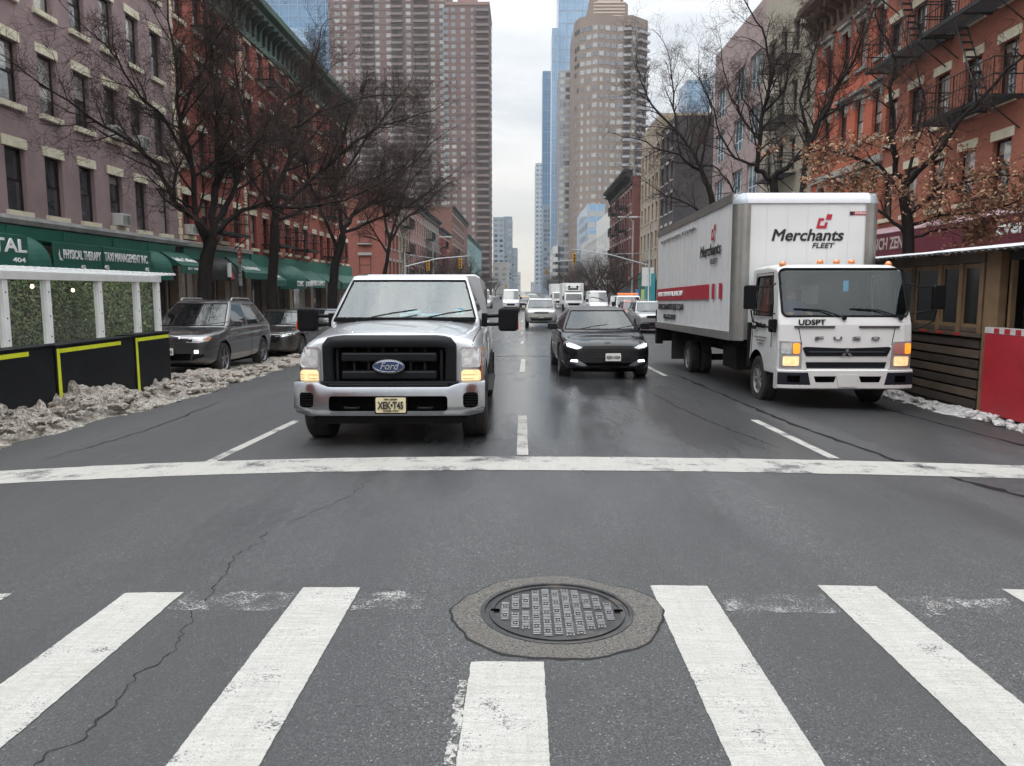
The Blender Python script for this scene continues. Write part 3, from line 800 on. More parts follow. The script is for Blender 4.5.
def mirror(parent, x, y, z, w, h, d, mat, arm=None, glassm=None):
    s = 1 if x > 0 else -1
    mb = MB(); mb.prism(rrect(x-w/2, z-h/2, x+w/2, z+h/2, min(w, h)*.3, 4), 'y', y, y+d); m = mb.build('mirror', mat, parent, bevel=.015)
    mb = MB(); mb.tube([(x-s*w*.4, y+d*.5, z-h*.2), (x-s*(w*.5+(arm or .1)), y+d*.3, z-h*.35)], .022, 6); mb.build('mirror_arm', black, m)
    return m
def wipers(parent, ws_y, zb, w, lean, n=2):
    for k in range(n):
        x0 = -w*.55+k*w*.95; mb = MB()
        mb.tube([(x0, ws_y-.03, zb), (x0+w*.35, ws_y+lean*.5-.05, zb+.05), (x0+w*.75, ws_y+lean-.045, zb+.09)], .009, 5); mb.build('wiper', black, parent)

# ---------- white pickup
def pickup():
    silver = M('silver_white_paint', (.47, .485, .51), .30, .30, .05, 1.5, coat=1., dirt=.55, dcol=(.25, .24, .22))
    t = vehicle('pickup_truck', 'white heavy-duty pickup with big black grille stopped at the line', 'pickup truck', -1.385, 7.86, R(1.3))
    sts = [(.20, .80, .52, 1.02, 1.17), (.235, .955, .50, 1.05, 1.215), (.32, .99, .50, 1.07, 1.235), (.7, 1.0, .50, 1.12, 1.27), (1.2, 1.005, .50, 1.18, 1.325), (1.5, 1.005, .50, 1.215, 1.345), (1.62, 1.005, .50, 1.22, 1.30),
           (2.6, 1.005, .50, 1.24, 1.30), (3.3, 1.005, .52, 1.25, 1.30), (5.9, 1.0, .55, 1.26, 1.30), (6.0, .95, .6, 1.24, 1.28)]
    body = loft_body('body', sts, [silver], t, 2, tuck=.045); bake(body); arches(body, (.90, 4.75), .475, .43, 1.0)
    smooth_by_angle(body, 35); bv = bvh_of(body)
    mb = MB()
    for s in (-1, 1): mb.box(s*.55-.2, .9, 0, s*.55+.2, 5.6, .3) if False else None
    mb.box(-.45, .5, .30, .45, 5.6, .52); mb.box(-.85, .95, .33, .85, 1.10, .45); mb.box(-.85, 4.68, .33, .85, 4.83, .45); mb.build('chassis', M('chassis', (.007, .007, .007), .8, spec=.1), t)
    # hood creases
    for s in (-1, 1):
        mb = MB(); P = []
        for k in range(14):
            y = .34+k*.09; x = s*(.42+.012*k); h = bv.ray_cast(Vector((x, y, 3)), Vector((0, 0, -1)))
            if h[0]: P.append(h[0]+Vector((0, 0, -.006)))
        mb.tube(P, .013, 6); mb.build('hood_crease', silver, t, smooth=True)
    gap = []
    for s in (-1, 1):
        mb = MB(); P = []
        for k in range(15):
            y = .26+k*.088; h = bv.ray_cast(Vector((s*(.865+.004*k), y, 3)), Vector((0, 0, -1)))
            if h[0]: P.append(h[0])
        mb.tube(P, .005, 4); mb.build('hood_gap', void, t)
    gapline(bv, t, [[(1.62, .62), (1.60, 1.16)], [(2.72, .62), (2.72, 1.2)], [(3.4, .62), (3.4, 1.22)]])
    # grille surround and bars
    gm = M('textured_black_trim', (.008, .009, .011), .42, var=.15, vs=20, spec=.16)
    outer = [(-.70, .70), (-.66, .61), (-.60, .585), (.60, .585), (.66, .61), (.70, .70), (.705, 1.10), (.64, 1.185), (.5, 1.20), (-.5, 1.20), (-.64, 1.185), (-.705, 1.10)]
    inner = [(-.585, .69), (-.555, .655), (.555, .655), (.585, .69), (.60, 1.02), (.575, 1.075), (-.575, 1.075), (-.60, 1.02)]
    g = part_empty('grille', t)
    mb = MB(); no = 48
    def samp(poly, n):
        L = [0]; P = poly+[poly[0]]
        for a, b in zip(P[:-1], P[1:]): L.append(L[-1]+math.hypot(b[0]-a[0], b[1]-a[1]))
        out = []
        for k in range(n):
            d = L[-1]*k/n; i = max(j for j in range(len(L)) if L[j] <= d+1e-9); i = min(i, len(P)-2); q = (d-L[i])/max(1e-9, L[i+1]-L[i]); out.append((P[i][0]+(P[i+1][0]-P[i][0])*q, P[i][1]+(P[i+1][1]-P[i][1])*q))
        return out
    def angsort(poly, n):
        cx, cz = 0, .88; out = []
        big = samp(poly, 600)
        for k in range(n):
            a = 2*PI*k/n; best = min(big, key=lambda p: abs(((math.atan2((p[1]-cz)*2.2, p[0]-cx)-a+PI) % (2*PI))-PI)); out.append(best)
        return out
    A = angsort(outer, 72); B = angsort(inner, 72)
    mb.grid([[(p[0]*.99, .24, p[1]) for p in A], [(p[0], .16, p[1]) for p in A], [(p[0]*.975, .12, .88+(p[1]-.88)*.955) for p in A], [(p[0]*1.06, .105, .88+(p[1]-.88)*1.1) for p in B], [(p[0], .12, p[1]) for p in B], [(p[0]*.97, .24, .88+(p[1]-.88)*.97) for p in B]], close=True)
    mb.build('surround', gm, g, smooth=True)
    mb = MB(); mb.prism([(p[0]*.99, p[1]) for p in inner], 'y', .178, .196); mb.build('grille_mesh', void, g)
    for z0, z1 in ((.735, .83), (.925, 1.02)):
        mb = MB(); mb.box(-.50, .125, z0, .50, .2, z1); mb.build('grille_bar', gm, g, bevel=.02)
    mb = MB()
    for x in (-.37, -.22, -.07, .07, .22, .37): mb.box(x-.012, .16, .665, x+.012, .19, 1.065)
    for z in (.69, .875, 1.05): mb.box(-.56, .185, z-.008, .56, .2, z+.008)
    for s in (-1, 1):
        mb.box(s*.545-.012, .15, .68, s*.545+.012, .19, 1.05)
    mb.build('grille_bar', M('grille_inner', (.008, .008, .009), .5, spec=.15), g)
    em = part_empty('emblem', t); bl = M('emblem_blue', (.012, .03, .10), .25, 0, 0, coat=1)
    def ell(a, b, y0, y1, mt, nm):
        mb = MB(); mb.prism([(a*math.cos(2*PI*k/40), .878+b*math.sin(2*PI*k/40)) for k in range(40)], 'y', y0, y1); return mb.build(nm, mt, em, bevel=.003)
    ell(.168, .071, .085, .13, chrome, 'rim'); ell(.160, .064, .080, .09, bl, 'field')
    mb = MB(); P = [(.150*math.cos(2*PI*k/40), .078, .878+.055*math.sin(2*PI*k/40)) for k in range(41)]; mb.tube(P, .0025, 4, cap=False); mb.build('ring', chrome, em)
    text('Ford', (0, .077, .879), 0, M('script_silver', (.45, .46, .48), .3, .6, 0), em, width=.20, height=.075, shear=.35, offset=.001)
    # headlamps
    for s in (-1, 1):
        hl = part_empty('headlight', t)
        base = rrect(.735, .665, .985, 1.075, .03)
        mk = lambda poly: [(s*p[0], p[1]) for p in (poly if s > 0 else poly[::-1])]
        patch(bv, mk(base), M('lamp_housing', (.42, .42, .42), .2, .5, .2, 12, coat=1), 'housing', hl, off=.03, thick=.06, step=.06)
        patch(bv, mk(rrect(.752, .69, .955, .835, .035)), warmlit, 'lamp', hl, off=.037, thick=.008, step=.06)
        patch(bv, mk(rrect(.755, .86, .955, 1.05, .03)), lens, 'lens', hl, off=.037, thick=.008, step=.06)
        patch(bv, mk(rrect(.775, .885, .86, .96, .02)), M('lamp_bowl', (.62, .62, .60), .25, .2, .3, 18), 'reflector', hl, off=.040, thick=.004, step=.06)
        for zz in (.74, .78): patch(bv, mk(rrect(.76, zz, .945, zz+.006, .002)), M('lamp_rib', (.45, .32, .16), .3), 'lamp_rib', hl, off=.040, thick=.003, step=.1)
        patch(bv, mk(rrect(.958, .70, .982, 1.05, .01)), M('amber_dull', (.45, .16, .05), .3), 'side_marker', hl, off=.038, thick=.006, step=.06)
        for z in (.72, .75, .78, .81): 
            pass
    # chrome bumper with intake openings
    rows = []
    zs_ = [.355, .37, .42, .47, .55, .63, .665, .68]
    for k, z in enumerate(zs_):
        row = []
        for j in range(-16, 17):
            u = j/16; x = u*1.0; ins = [.05, .015, .0, .0, .012, .02, .035, .07][k]
            y = .0+.02*abs(u)**2+.24*max(0, abs(u)-.80)**1.5/.0894*.9*.4+ins
            zz = z+(.045*min(1, max(0, (abs(u)-.62)/.12)) if k >= 5 else 0)+(.03*max(0, (abs(u)-.82)/.18) if k < 3 else 0)
            row.append((x*(1-.02*(k < 2)), y, zz))
        rows.append(row)
    back = [[(p[0]*.985, p[1]+.10, p[2]) for p in r] for r in (rows[-1], rows[0])]
    mb = MB(); rr2 = rows+back; mb.grid(rr2+[rows[0]])
    ends0 = [r[0] for r in rr2]; ends1 = [r[-1] for r in rr2]; mb.poly(ends0); mb.poly(ends1)
    bu = mb.build('bumper', chrome, t, smooth=True)
    bm = bmesh.new(); bm.from_mesh(bu.data); bmesh.ops.remove_doubles(bm, verts=bm.verts, dist=1e-5); bmesh.ops.recalc_face_normals(bm, faces=bm.faces); bm.to_mesh(bu.data); bm.free()
    cs = []
    for poly in (rrect(-.615, .42, .615, .575, .035), rrect(-.93, .455, -.775, .61, .04), rrect(.775, .455, .93, .61, .04)):
        mb = MB(); mb.prism(poly, 'y', -.3, .09 if abs(poly[0][0]) > .7 and poly[0][0] > .7 or poly[0][0] < -.7 else .055); cs.append(mb.build('cutter', [void]))
    cut(bu, cs); smooth_by_angle(bu, 40)
    for s in (-1, 1):
        mb = MB()
        for k in range(5): mb.box(s*.852-.07, .045, .47+.028*k, s*.852+.07, .06, .482+.028*k)
        mb.build('vent_slat', black, bu)
        mb = MB(); mb.tube([(s*.38-.07, .03, .455), (s*.38-.07, -.005, .455), (s*.38-.05, -.02, .455), (s*.38+.05, -.02, .455), (s*.38+.07, -.005, .455), (s*.38+.07, .03, .455)], .013, 6); mb.build('tow_hook', black, bu)
    mb = MB(); mb.box(-.72, .07, .685, .72, .2, .72); mb.box(-.62, .05, .665, .62, .16, .70); mb.build('bumper_step', gm, t, bevel=.008)
    mb = MB(); mb.prism([(-.82, .355), (.82, .355), (.74, .275), (-.74, .275)], 'y', .10, .13); mb.build('air_dam', black, t)
    plate(t, .03, -.012, .485, 'XEK•T45', M('plate_cream', (.60, .54, .34), .5, var=.1), M('plate_ink', (.02, .02, .02), .6, 0, 0), w=.31, h=.158, state='NEW JERSEY')
    # cab
    interior(t, 1.62, 1.36, 1.9, .72, 2.35)
    greenhouse(t, silver, cglass, 1.38, 1.98, 3.05, 3.2, .90, .72, 1.31, 1.875, pillars=(0, .04, .55, .60, .97, 1.), bulge=.12, wsmat=wglass, arc=.02, a=.045)
    mb = MB(); mb.prism([(-.86, 1.31), (.86, 1.31), (.84, 1.365), (-.84, 1.365)], 'y', 1.40, 1.60); mb.build('cowl', black, t, bevel=.01)
    wipers(t, 1.42, 1.365, .72, .10)
    mb = MB(); mb.box(-.1, 1.70, 1.37, .42, 1.9, 1.40); mb.box(.0, 1.66, 1.40, .16, 1.8, 1.44); mb.build('dashboard_papers', M('teal_paper', (.12, .42, .50), .6), t, bevel=.01)
    mb = MB(); mb.box(.60, 1.60, 1.40, .70, 1.607, 1.47); mb.build('inspection_sticker', M('sticker_blue', (.05, .3, .45), .5), t)
    mb = MB(); mb.prism(rrect(-.11, 1.76, .11, 1.82, .02), 'y', 1.93, 1.95); mb.build('rear_view_mirror', black, t)
    # bed topper
    tp = M('topper_aluminium', (.42, .43, .44), .4, .6, .1, 3)
    mb = MB(); mb.prism([(-.96, 1.27), (-.93, 1.55), (-.85, 1.91), (-.78, 1.95), (.78, 1.95), (.85, 1.91), (.93, 1.55), (.96, 1.27)], 'y', 3.42, 5.9); tc = mb.build('bed_cap', tp, t, bevel=.02)
    for s in (-1, 1):
        mb = MB(); mb.box(s*.925-.02, 3.9, 1.45, s*.925+.02, 5.5, 1.75, T=None); mb.build('cap_window', cglass, tc)
    # towing mirrors, wheels, mud flaps, running boards
    for s in (-1, 1):
        m = part_empty('mirror', t)
        mb = MB(); mb.prism(rrect(s*1.255-.125, 1.185, s*1.255+.125, 1.475, .045), 'y', 1.72, 1.86); mb.build('housing', black, m, bevel=.03, seg=3)
        mb = MB(); mb.tube([(s*.93, 1.80, 1.37), (s*1.17, 1.79, 1.38)], .024, 8); mb.tube([(s*.93, 1.80, 1.27), (s*1.17, 1.79, 1.27)], .024, 8); mb.box(s*.955-.035, 1.74, 1.24, s*.955+.035, 1.9, 1.41); mb.build('arm', black, m, bevel=.008)
        mb = MB(); mb.box(s*1.382-.008, 1.735, 1.20, s*1.382+.004, 1.79, 1.31); mb.build('marker', M('marker_red_orange', (.55, .06, .02), .3, emit=.1), m)
        mb = MB(); mb.box(s*.98-.10, 1.65, .40, s*.98+.08, 3.9, .46); mb.build('running_board', black, t, bevel=.015)
    wheels(t, (.90, 4.75), .87, .41, .27, 8, rim=.55)
    for s in (-1, 1):
        mb = MB(); mb.box(s*.9-.13, 5.3, .2, s*.9+.13, 5.32, .7); mb.build('mud_flap', rubber, t)
    return t
pickup()

# ---------- general passenger car
def car(name, label, cat, x, y, o, rz=0, group=None):
    t = vehicle(name, label, cat, x, y, rz, group)
    paint = o['paint']; w, L, H = o['w'], o['L'], o['H']; hood, belt, gc = o['hood'], o['belt'], o['gc']
    fwd = o.get('nose', .72); suv = o.get('suv', False)
    zb = gc
    sts = [(.0, w*fwd*.9, zb+.10, hood-.22, hood-.14), (.05, w*fwd, zb+.05, hood-.14, hood-.05), (.22, w*.93, zb, hood-.07, hood+.0), (.6, w*.985, zb, hood-.02, hood+.05), (1.0, w, zb, hood+.035, hood+.08),
           (o['yf0']+.05, w, zb, belt-.02, max(hood+.11, belt+.01)), ((o['yf0']+o['yr0'])/2, w*1.0, zb, belt+.01, belt+.02), (o['yr0']-.1, w*.99, zb+.02, belt+.03, belt+.04)]
    if suv: sts += [(L-.25, w*.95, zb+.06, belt+.02, belt+.03), (L-.06, w*.88, zb+.14, belt-.04, belt-.02), (L, w*.8, zb+.2, belt-.12, belt-.1)]
    else: sts += [(L-.35, w*.93, zb+.05, belt+.03, belt+.06), (L-.08, w*.86, zb+.12, belt-.0, belt+.04), (L, w*.76, zb+.22, belt-.14, belt-.10)]
    sub = o.get('sub', 2)
    body = loft_body('body', sts, [paint], t, sub); bake(body)
    r = o['r']; ys_ = (o['wf'], o['wr']); arches(body, ys_, r+.055, r+.01, w, .3); smooth_by_angle(body, 38)
    bv = bvh_of(body)
    greenhouse(t, paint, cglass, o['yf0'], o['yf1'], o['yr1'], o['yr0'], w*.885, o.get('wr_', w*.66), belt-.01, H-.04, pillars=o.get('pil', (0, .05, .47, .52, .9, 1.)), wsmat=o.get('ws'), arc=.045, bulge=o.get('bul', .14), under=.12)
    if o.get('ws'): interior(t, o['yf0']+.25, belt+.02, H, w*.72, (o['yf1']+.35))
    rm = o.get('rim'); wheels(t, ys_, w-.125, r, .235, o.get('spokes', 5), rm, .68)
    mb = MB(); mb.box(-w*.7, .5, zb-.05, w*.7, L-.5, zb+.06); mb.build('underbody', void, t)
    gapline(bv, t, o.get('gaps') or [[(o['yf0']+.2, zb+.14), (o['yf0']+.1, belt-.05)], [((o['yf0']+o['yr0'])*.5-.05, zb+.12), ((o['yf0']+o['yr0'])*.5-.02, belt)], [(o['wr']-.42, zb+.18), (o['wr']-.1, belt)], [(o['yf0']+.2, zb+.12), (o['wr']-.42, zb+.14)]])
    mb = MB()
    for yy in (o['yf0']+.95, o['yf0']+1.95):
        for s in (-1, 1):
            h = bv.ray_cast(Vector((s*3, yy, belt-.12)), Vector((-s, 0, 0)))
            if h[0]: mb.box(h[0].x-.012, yy-.09, belt-.135, h[0].x+.02*s if s > 0 else h[0].x-.02, yy+.09, belt-.11)
    mb.build('door_handle', paint, t)
    for s in (-1, 1): mirror(t, s*(w+.09), o['yf0']+.42, belt+.07, .21, .145, .10, o.get('mir', paint), .06)
    for k, f in enumerate(o.get('front', [])):
        poly, mt, nm = f[0], f[1], f[2]; off = f[3] if len(f) > 3 else .006; both = f[4] if len(f) > 4 else True
        for s in ((1, -1) if both else (1,)):
            P = [(s*p[0], p[1]) for p in (poly if s > 0 else poly[::-1])]
            patch(bv, P, mt, nm, t, off=off, thick=.014, step=.05)
    if o.get('plate'):
        px_, pz, tx = o['plate']; h = bv.ray_cast(Vector((px_, -2, pz)), Vector((0, 1, 0))); yy = (h[0].y if h[0] else 0)-.035
        plate(t, px_, yy, pz, tx, o.get('pcol', M('plate_white', (.62, .62, .58), .5)), M('plate_ink', (.02, .02, .02), .6, 0, 0))
    # lower lip
    for s in (-1, 1):
        mb = MB(); mb.prism([(s*w*.62, belt-.26), (s*w*.86, belt-.26), (s*w*.86, belt-.08), (s*w*.62, belt-.08)], 'y', L-.10, L-.0); mb.build('tail_light', redlens, t)
    if o.get('rails'):
        for s in (-1, 1):
            mb = MB(); xr = s*o.get('wr_', w*.66)*.97; P = [(xr, o['yf1']+.25, H-.03), (xr, o['yf1']+.35, H+.035), (xr, o['yr1']-.25, H+.035), (xr, o['yr1']-.1, H-.03)]; mb.tube(P, .018, 6); mb.build('roof_rail', alu, t)
    wipers(t, o['yf0']-.02, belt+.03, w*.85, .16)
    return t, bv
blackp = carpaint('black_car_paint', (.004, .005, .007), .0, .2, .05, coat=.75, spec=.05)
F = dict(paint=blackp, w=.925, L=4.87, H=1.46, hood=.80, belt=.97, gc=.19, yf0=1.18, yf1=2.02, yr1=3.25, yr0=4.3, r=.335, wf=.96, wr=3.81, wr_=.60, ws=dglass, rim=M('dark_rim', (.10, .10, .11), .35, .7, .1), spokes=10,
  plate=(.10, .475, 'KJD•1324'), nose=.80,
  front=[([(-.0, .44), (.36, .45), (.52, .56), (.56, .64), (.46, .70), (.0, .715)], M('grille_black', (.006, .006, .006), .5, var=0), 'grille', .008),
   ([(.52, .66), (.60, .63), (.76, .655), (.86, .70), (.84, .755), (.78, .765), (.62, .715)], lens, 'headlight', .010),
   ([(.62, .67), (.70, .665), (.80, .69), (.80, .73), (.72, .72)], coollit, 'lamp', .016),
   ([(.60, .375), (.74, .385), (.72, .425), (.60, .415)], coollit, 'fog_lamp', .012),
   ([(.40, .30), (.52, .295), (.60, .375), (.57, .40)], chrome, 'bumper_trim', .010),
   ([(.50, .29), (.80, .36), (.80, .39), (.55, .35)], chrome, 'bumper_trim', .006),
   ([(0, .25), (.42, .26), (.46, .36), (0, .37)], void, 'intake', .006)])
t, bv = car('sedan', 'glossy black sedan driving toward us with lit headlights, right of the dashed line', 'sedan', 1.71, 15.25, F, R(1.0))
mb = MB()
for i in range(9):
    for j in range(30):
        z = .465+i*.028; xx = (j-14.5)*.034+(.017 if i % 2 else 0); lim = .38+.6*(z-.45) if z < .62 else .50
        if abs(xx) > lim: continue
        h = bv.ray_cast(Vector((xx, -2, z)), Vector((0, 1, 0)))
        if h[0]: mb.box(xx-.011, h[0].y-.026, z-.007, xx+.011, h[0].y-.018, z+.007)
mb.build('grille_mesh', M('grille_gloss', (.03, .03, .032), .3), t)
for a in (0,):
    h = bv.ray_cast(Vector((0, -2, .75)), Vector((0, 1, 0))); yy = h[0].y-.012
    mb = MB(); mb.prism([(.062*math.cos(2*PI*k/24), .752+.024*math.sin(2*PI*k/24)) for k in range(24)], 'y', yy-.006, yy+.02); mb.build('emblem', chrome, t)
# parked grey SUV
grey = carpaint('grey_car_paint', (.095, .095, .098), .65, .24, .3)
S5 = dict(paint=grey, w=.965, L=4.85, H=1.76, hood=1.02, belt=1.11, gc=.27, yf0=1.12, yf1=2.12, yr1=3.95, yr0=4.72, r=.375, wf=.92, wr=3.85, wr_=.64, ws=dglass, rim=M('grey_rim', (.22, .22, .23), .35, .7, .1), spokes=5, suv=True, rails=True, nose=.80, bul=.22,
  pil=(0, .05, .40, .44, .70, .74, .95, 1.), mir=grey, plate=(0, .60, 'JFE•9042'),
  front=[([(.03, .80), (.24, .80), (.27, .92), (.06, .945)], M('kidney_grille', (.02, .02, .02), .4, .3, 0), 'grille', .012), ([(.015, .78), (.26, .78), (.30, .93), (.05, .965)], chrome, 'grille_frame', .006),
   ([(.42, .80), (.70, .79), (.86, .83), (.88, .90), (.84, .93), (.60, .91)], lens, 'headlight', .010), ([(.47, .82), (.56, .82), (.57, .885), (.49, .885)], chrome, 'reflector', .016), ([(.80, .84), (.87, .85), (.87, .90), (.82, .91)], M('amber_dull', (.45, .16, .05), .3), 'side_marker', .014),
   ([(.60, .56), (.68, .56), (.68, .63), (.60, .63)], coollit, 'fog_lamp', .012), ([(0, .40), (.5, .41), (.52, .55), (0, .55)], void, 'intake', .006), ([(.55, .42), (.80, .48), (.78, .54), (.57, .52)], black, 'intake', .006)])
t, bv = car('suv', 'grey muddy SUV parked in slush beyond the end of the black barrier', 'suv', -7.86, 16.9, S5, R(1.5))
mb = MB()
for k in range(6):
    for s in (-1, 1):
        xx = s*(.065+.03*k); h = bv.ray_cast(Vector((xx, -2, .86)), Vector((0, 1, 0)))
        if h[0]: mb.box(xx-.006, h[0].y-.036, .805, xx+.006, h[0].y-.026, .925)
mb.build('grille_bar', chrome, t)
# black car parked behind it
D2 = dict(paint=carpaint('black_parked_paint', (.012, .012, .013), .3, .28, .6), w=.93, L=4.9, H=1.47, hood=.84, belt=.99, gc=.2, yf0=1.2, yf1=2.0, yr1=3.3, yr0=4.35, r=.34, wf=.95, wr=3.8, wr_=.62, spokes=5, sub=1, nose=.8,
  front=[([(0, .50), (.40, .50), (.52, .60), (.52, .72), (0, .74)], black, 'grille'), ([(.54, .66), (.86, .72), (.84, .79), (.60, .74)], lens, 'headlight'), ([(0, .545), (.45, .545), (.45, .56), (0, .56)], chrome, 'grille_bar', .012), ([(0, .61), (.5, .61), (.5, .625), (0, .625)], chrome, 'grille_bar', .012), ([(0, .67), (.5, .67), (.5, .685), (0, .685)], chrome, 'grille_bar', .012)])
car('sedan', 'black sedan parked behind the grey SUV, half hidden by the pickup mirror', 'sedan', -7.75, 22.9, D2, R(-.5))
D3 = dict(D2); D3['paint'] = carpaint('blue_grey_paint', (.06, .075, .10), .5, .3, .4)
car('sedan', 'dark blue-grey sedan parked farther behind the black one on the left', 'sedan', -7.8, 29.0, D3)
# white-silver SUV coming on
J = dict(paint=carpaint('champagne_paint', (.50, .50, .47), .4, .3, .45), w=.97, L=4.82, H=1.76, hood=1.08, belt=1.16, gc=.30, yf0=1.28, yf1=1.95, yr1=4.3, yr0=4.7, r=.38, wf=.9, wr=3.8, wr_=.70, suv=True, rails=True, sub=1, nose=.86,
  front=[([(0, .84), (.44, .84), (.46, .97), (0, .98)], black, 'grille'), ([(.50, .84), (.86, .85), (.86, .95), (.52, .96)], lens, 'headlight'), ([(0, .40), (.6, .42), (.7, .62), (0, .62)], black, 'intake'), ([(.12, .55), (.72, .57), (.70, .60), (.12, .58)], chrome, 'bumper_trim', .012)]+[([(x-.022, .85), (x+.022, .85), (x+.022, .965), (x-.022, .965)], chrome, 'grille_bar', .014) for x in (.06, .18, .30, .41)], plate=(0, .66, 'GDV•5510'))
car('suv', 'pale champagne SUV with seven-slot grille approaching beyond the black sedan', 'suv', 1.16, 46.5, J)
S2 = dict(J); S2['paint'] = carpaint('silver_paint', (.36, .37, .38), .6, .3, .4); S2['front'] = J['front'][:3]; S2.pop('plate')
car('suv', 'silver SUV parked at the right kerb behind the box truck tail', 'suv', 7.15, 41.5, S2)
S3 = dict(S2); S3['paint'] = carpaint('faded_red_paint', (.42, .10, .08), .2, .35, .4)
car('suv', 'faded red SUV parked right behind the silver one', 'suv', 7.35, 48.2, S3)
# taxis and far cars
T = dict(D2); T['paint'] = carpaint('taxi_yellow', (.62, .36, .03), .05, .35, .3); T['H'] = 1.5
car('taxi', 'yellow taxi far down the avenue just left of the champagne SUV', 'taxi', .4, 108, T); car('taxi', 'yellow taxi farther off in the lane beyond the white van', 'taxi', -1.5, 128, T)
F2 = dict(D2); F2['paint'] = carpaint('far_dark_paint', (.03, .03, .035), .3, .3, .3)
for i, (x, y, ds, lb) in enumerate(((-.1, 96, D2, 'small dark sedan beside the far white van'), (-4.6, 70, D3, 'blue-grey sedan in the left lane seen past the pickup mirror'), (1.6, 120, J, 'pale SUV far behind the champagne one'), (4.6, 132, D2, 'dark far sedan behind the white delivery lorries'), (-4.9, 100, J, 'light SUV far off in the leftmost lane'), (-1.6, 150, F2, 'dark sedan near the vanishing point'), (1.7, 165, D3, 'bluish sedan near the vanishing point'))):
    q = dict(ds); q.pop('plate', None); q['front'] = ds['front'][:3] if ds is J else ds['front'][:2]; car('sedan' if ds is not J else 'suv', lb, 'sedan' if ds is not J else 'suv', x, y, q)
for i, (y, ds, lb) in enumerate(((58, D2, 'black sedan parked on the left kerb beyond the third tree'), (82, D3, 'blue-grey sedan parked past the left side street'), (90, J, 'pale SUV parked past the left side street'))):
    q = dict(ds); q.pop('plate', None); q['front'] = ds['front'][:2]; car('sedan' if ds is not J else 'suv', lb, 'sedan' if ds is not J else 'suv', -7.8, y, q)

# ---------- vans
def van(label, x, y, w=.99, H=2.45, L=5.6, col=(.66, .67, .68), lights=False):
    t = vehicle('van', label, 'van', x, y); p = carpaint('van_%d' % int(col[0]*100), col, .1, .4, .5)
    sts = [(0, w*.8, .38, .95, 1.0), (.08, w*.9, .32, 1.0, 1.06), (.4, w*.97, .3, 1.08, 1.15), (.95, w, .3, 1.18, 1.28), (1.1, w, .3, 1.25, 1.3), (L-.1, w, .34, 1.25, 1.3), (L, w*.96, .4, 1.2, 1.25)]
    body = loft_body('body', sts, [p], t, 1); bake(body); arches(body, (1.0, L-1.25), .40, .35, w); bv = bvh_of(body)
    greenhouse(t, p, cglass, .85, 1.55, L-.05, L-.02, w*.93, w*.82, 1.26, H-.08, pillars=(0, .03, .28, 1., 1., 1.)[:3]+(1.,), rear_glass=False, arc=.08, a=.05, bulge=.15)
    patch(bv, [(-.42, .62), (.42, .62), (.46, .85), (-.46, .85)], black, 'grille', t); 
    for s in (-1, 1):
        P = [(s*.55, .78), (s*.86, .82), (s*.84, 1.0), (s*.60, .95)]; patch(bv, P if s > 0 else P[::-1], lens, 'headlight', t, off=.01); mirror(t, s*(w+.14), 1.2, 1.45, .2, .32, .12, black, .1)
    patch(bv, [(-.75, .36), (.75, .36), (.8, .52), (-.8, .52)], black, 'bumper', t)
    wheels(t, (1.0, L-1.25), w-.13, .345, .22, 6)
    if lights:
        mb = MB(); mb.box(-.75, 1.8, H+.02, .75, 2.05, H+.14); mb.build('light_bar', M('orange_light_bar', (.75, .2, .05), .4, emit=.35, ecol=(1, .25, .06)), t, bevel=.03)
    return t
van('white high-roof van far down the avenue just right of the pickup mirror', -1.25, 86)
van('white van parked at the right kerb beneath far bare trees', 7.6, 76)
van('white utility van with an orange light bar parked past the red SUV', 7.75, 55, H=2.1, lights=True)
van('tall white van among far traffic near the vanishing point', -1.5, 118)

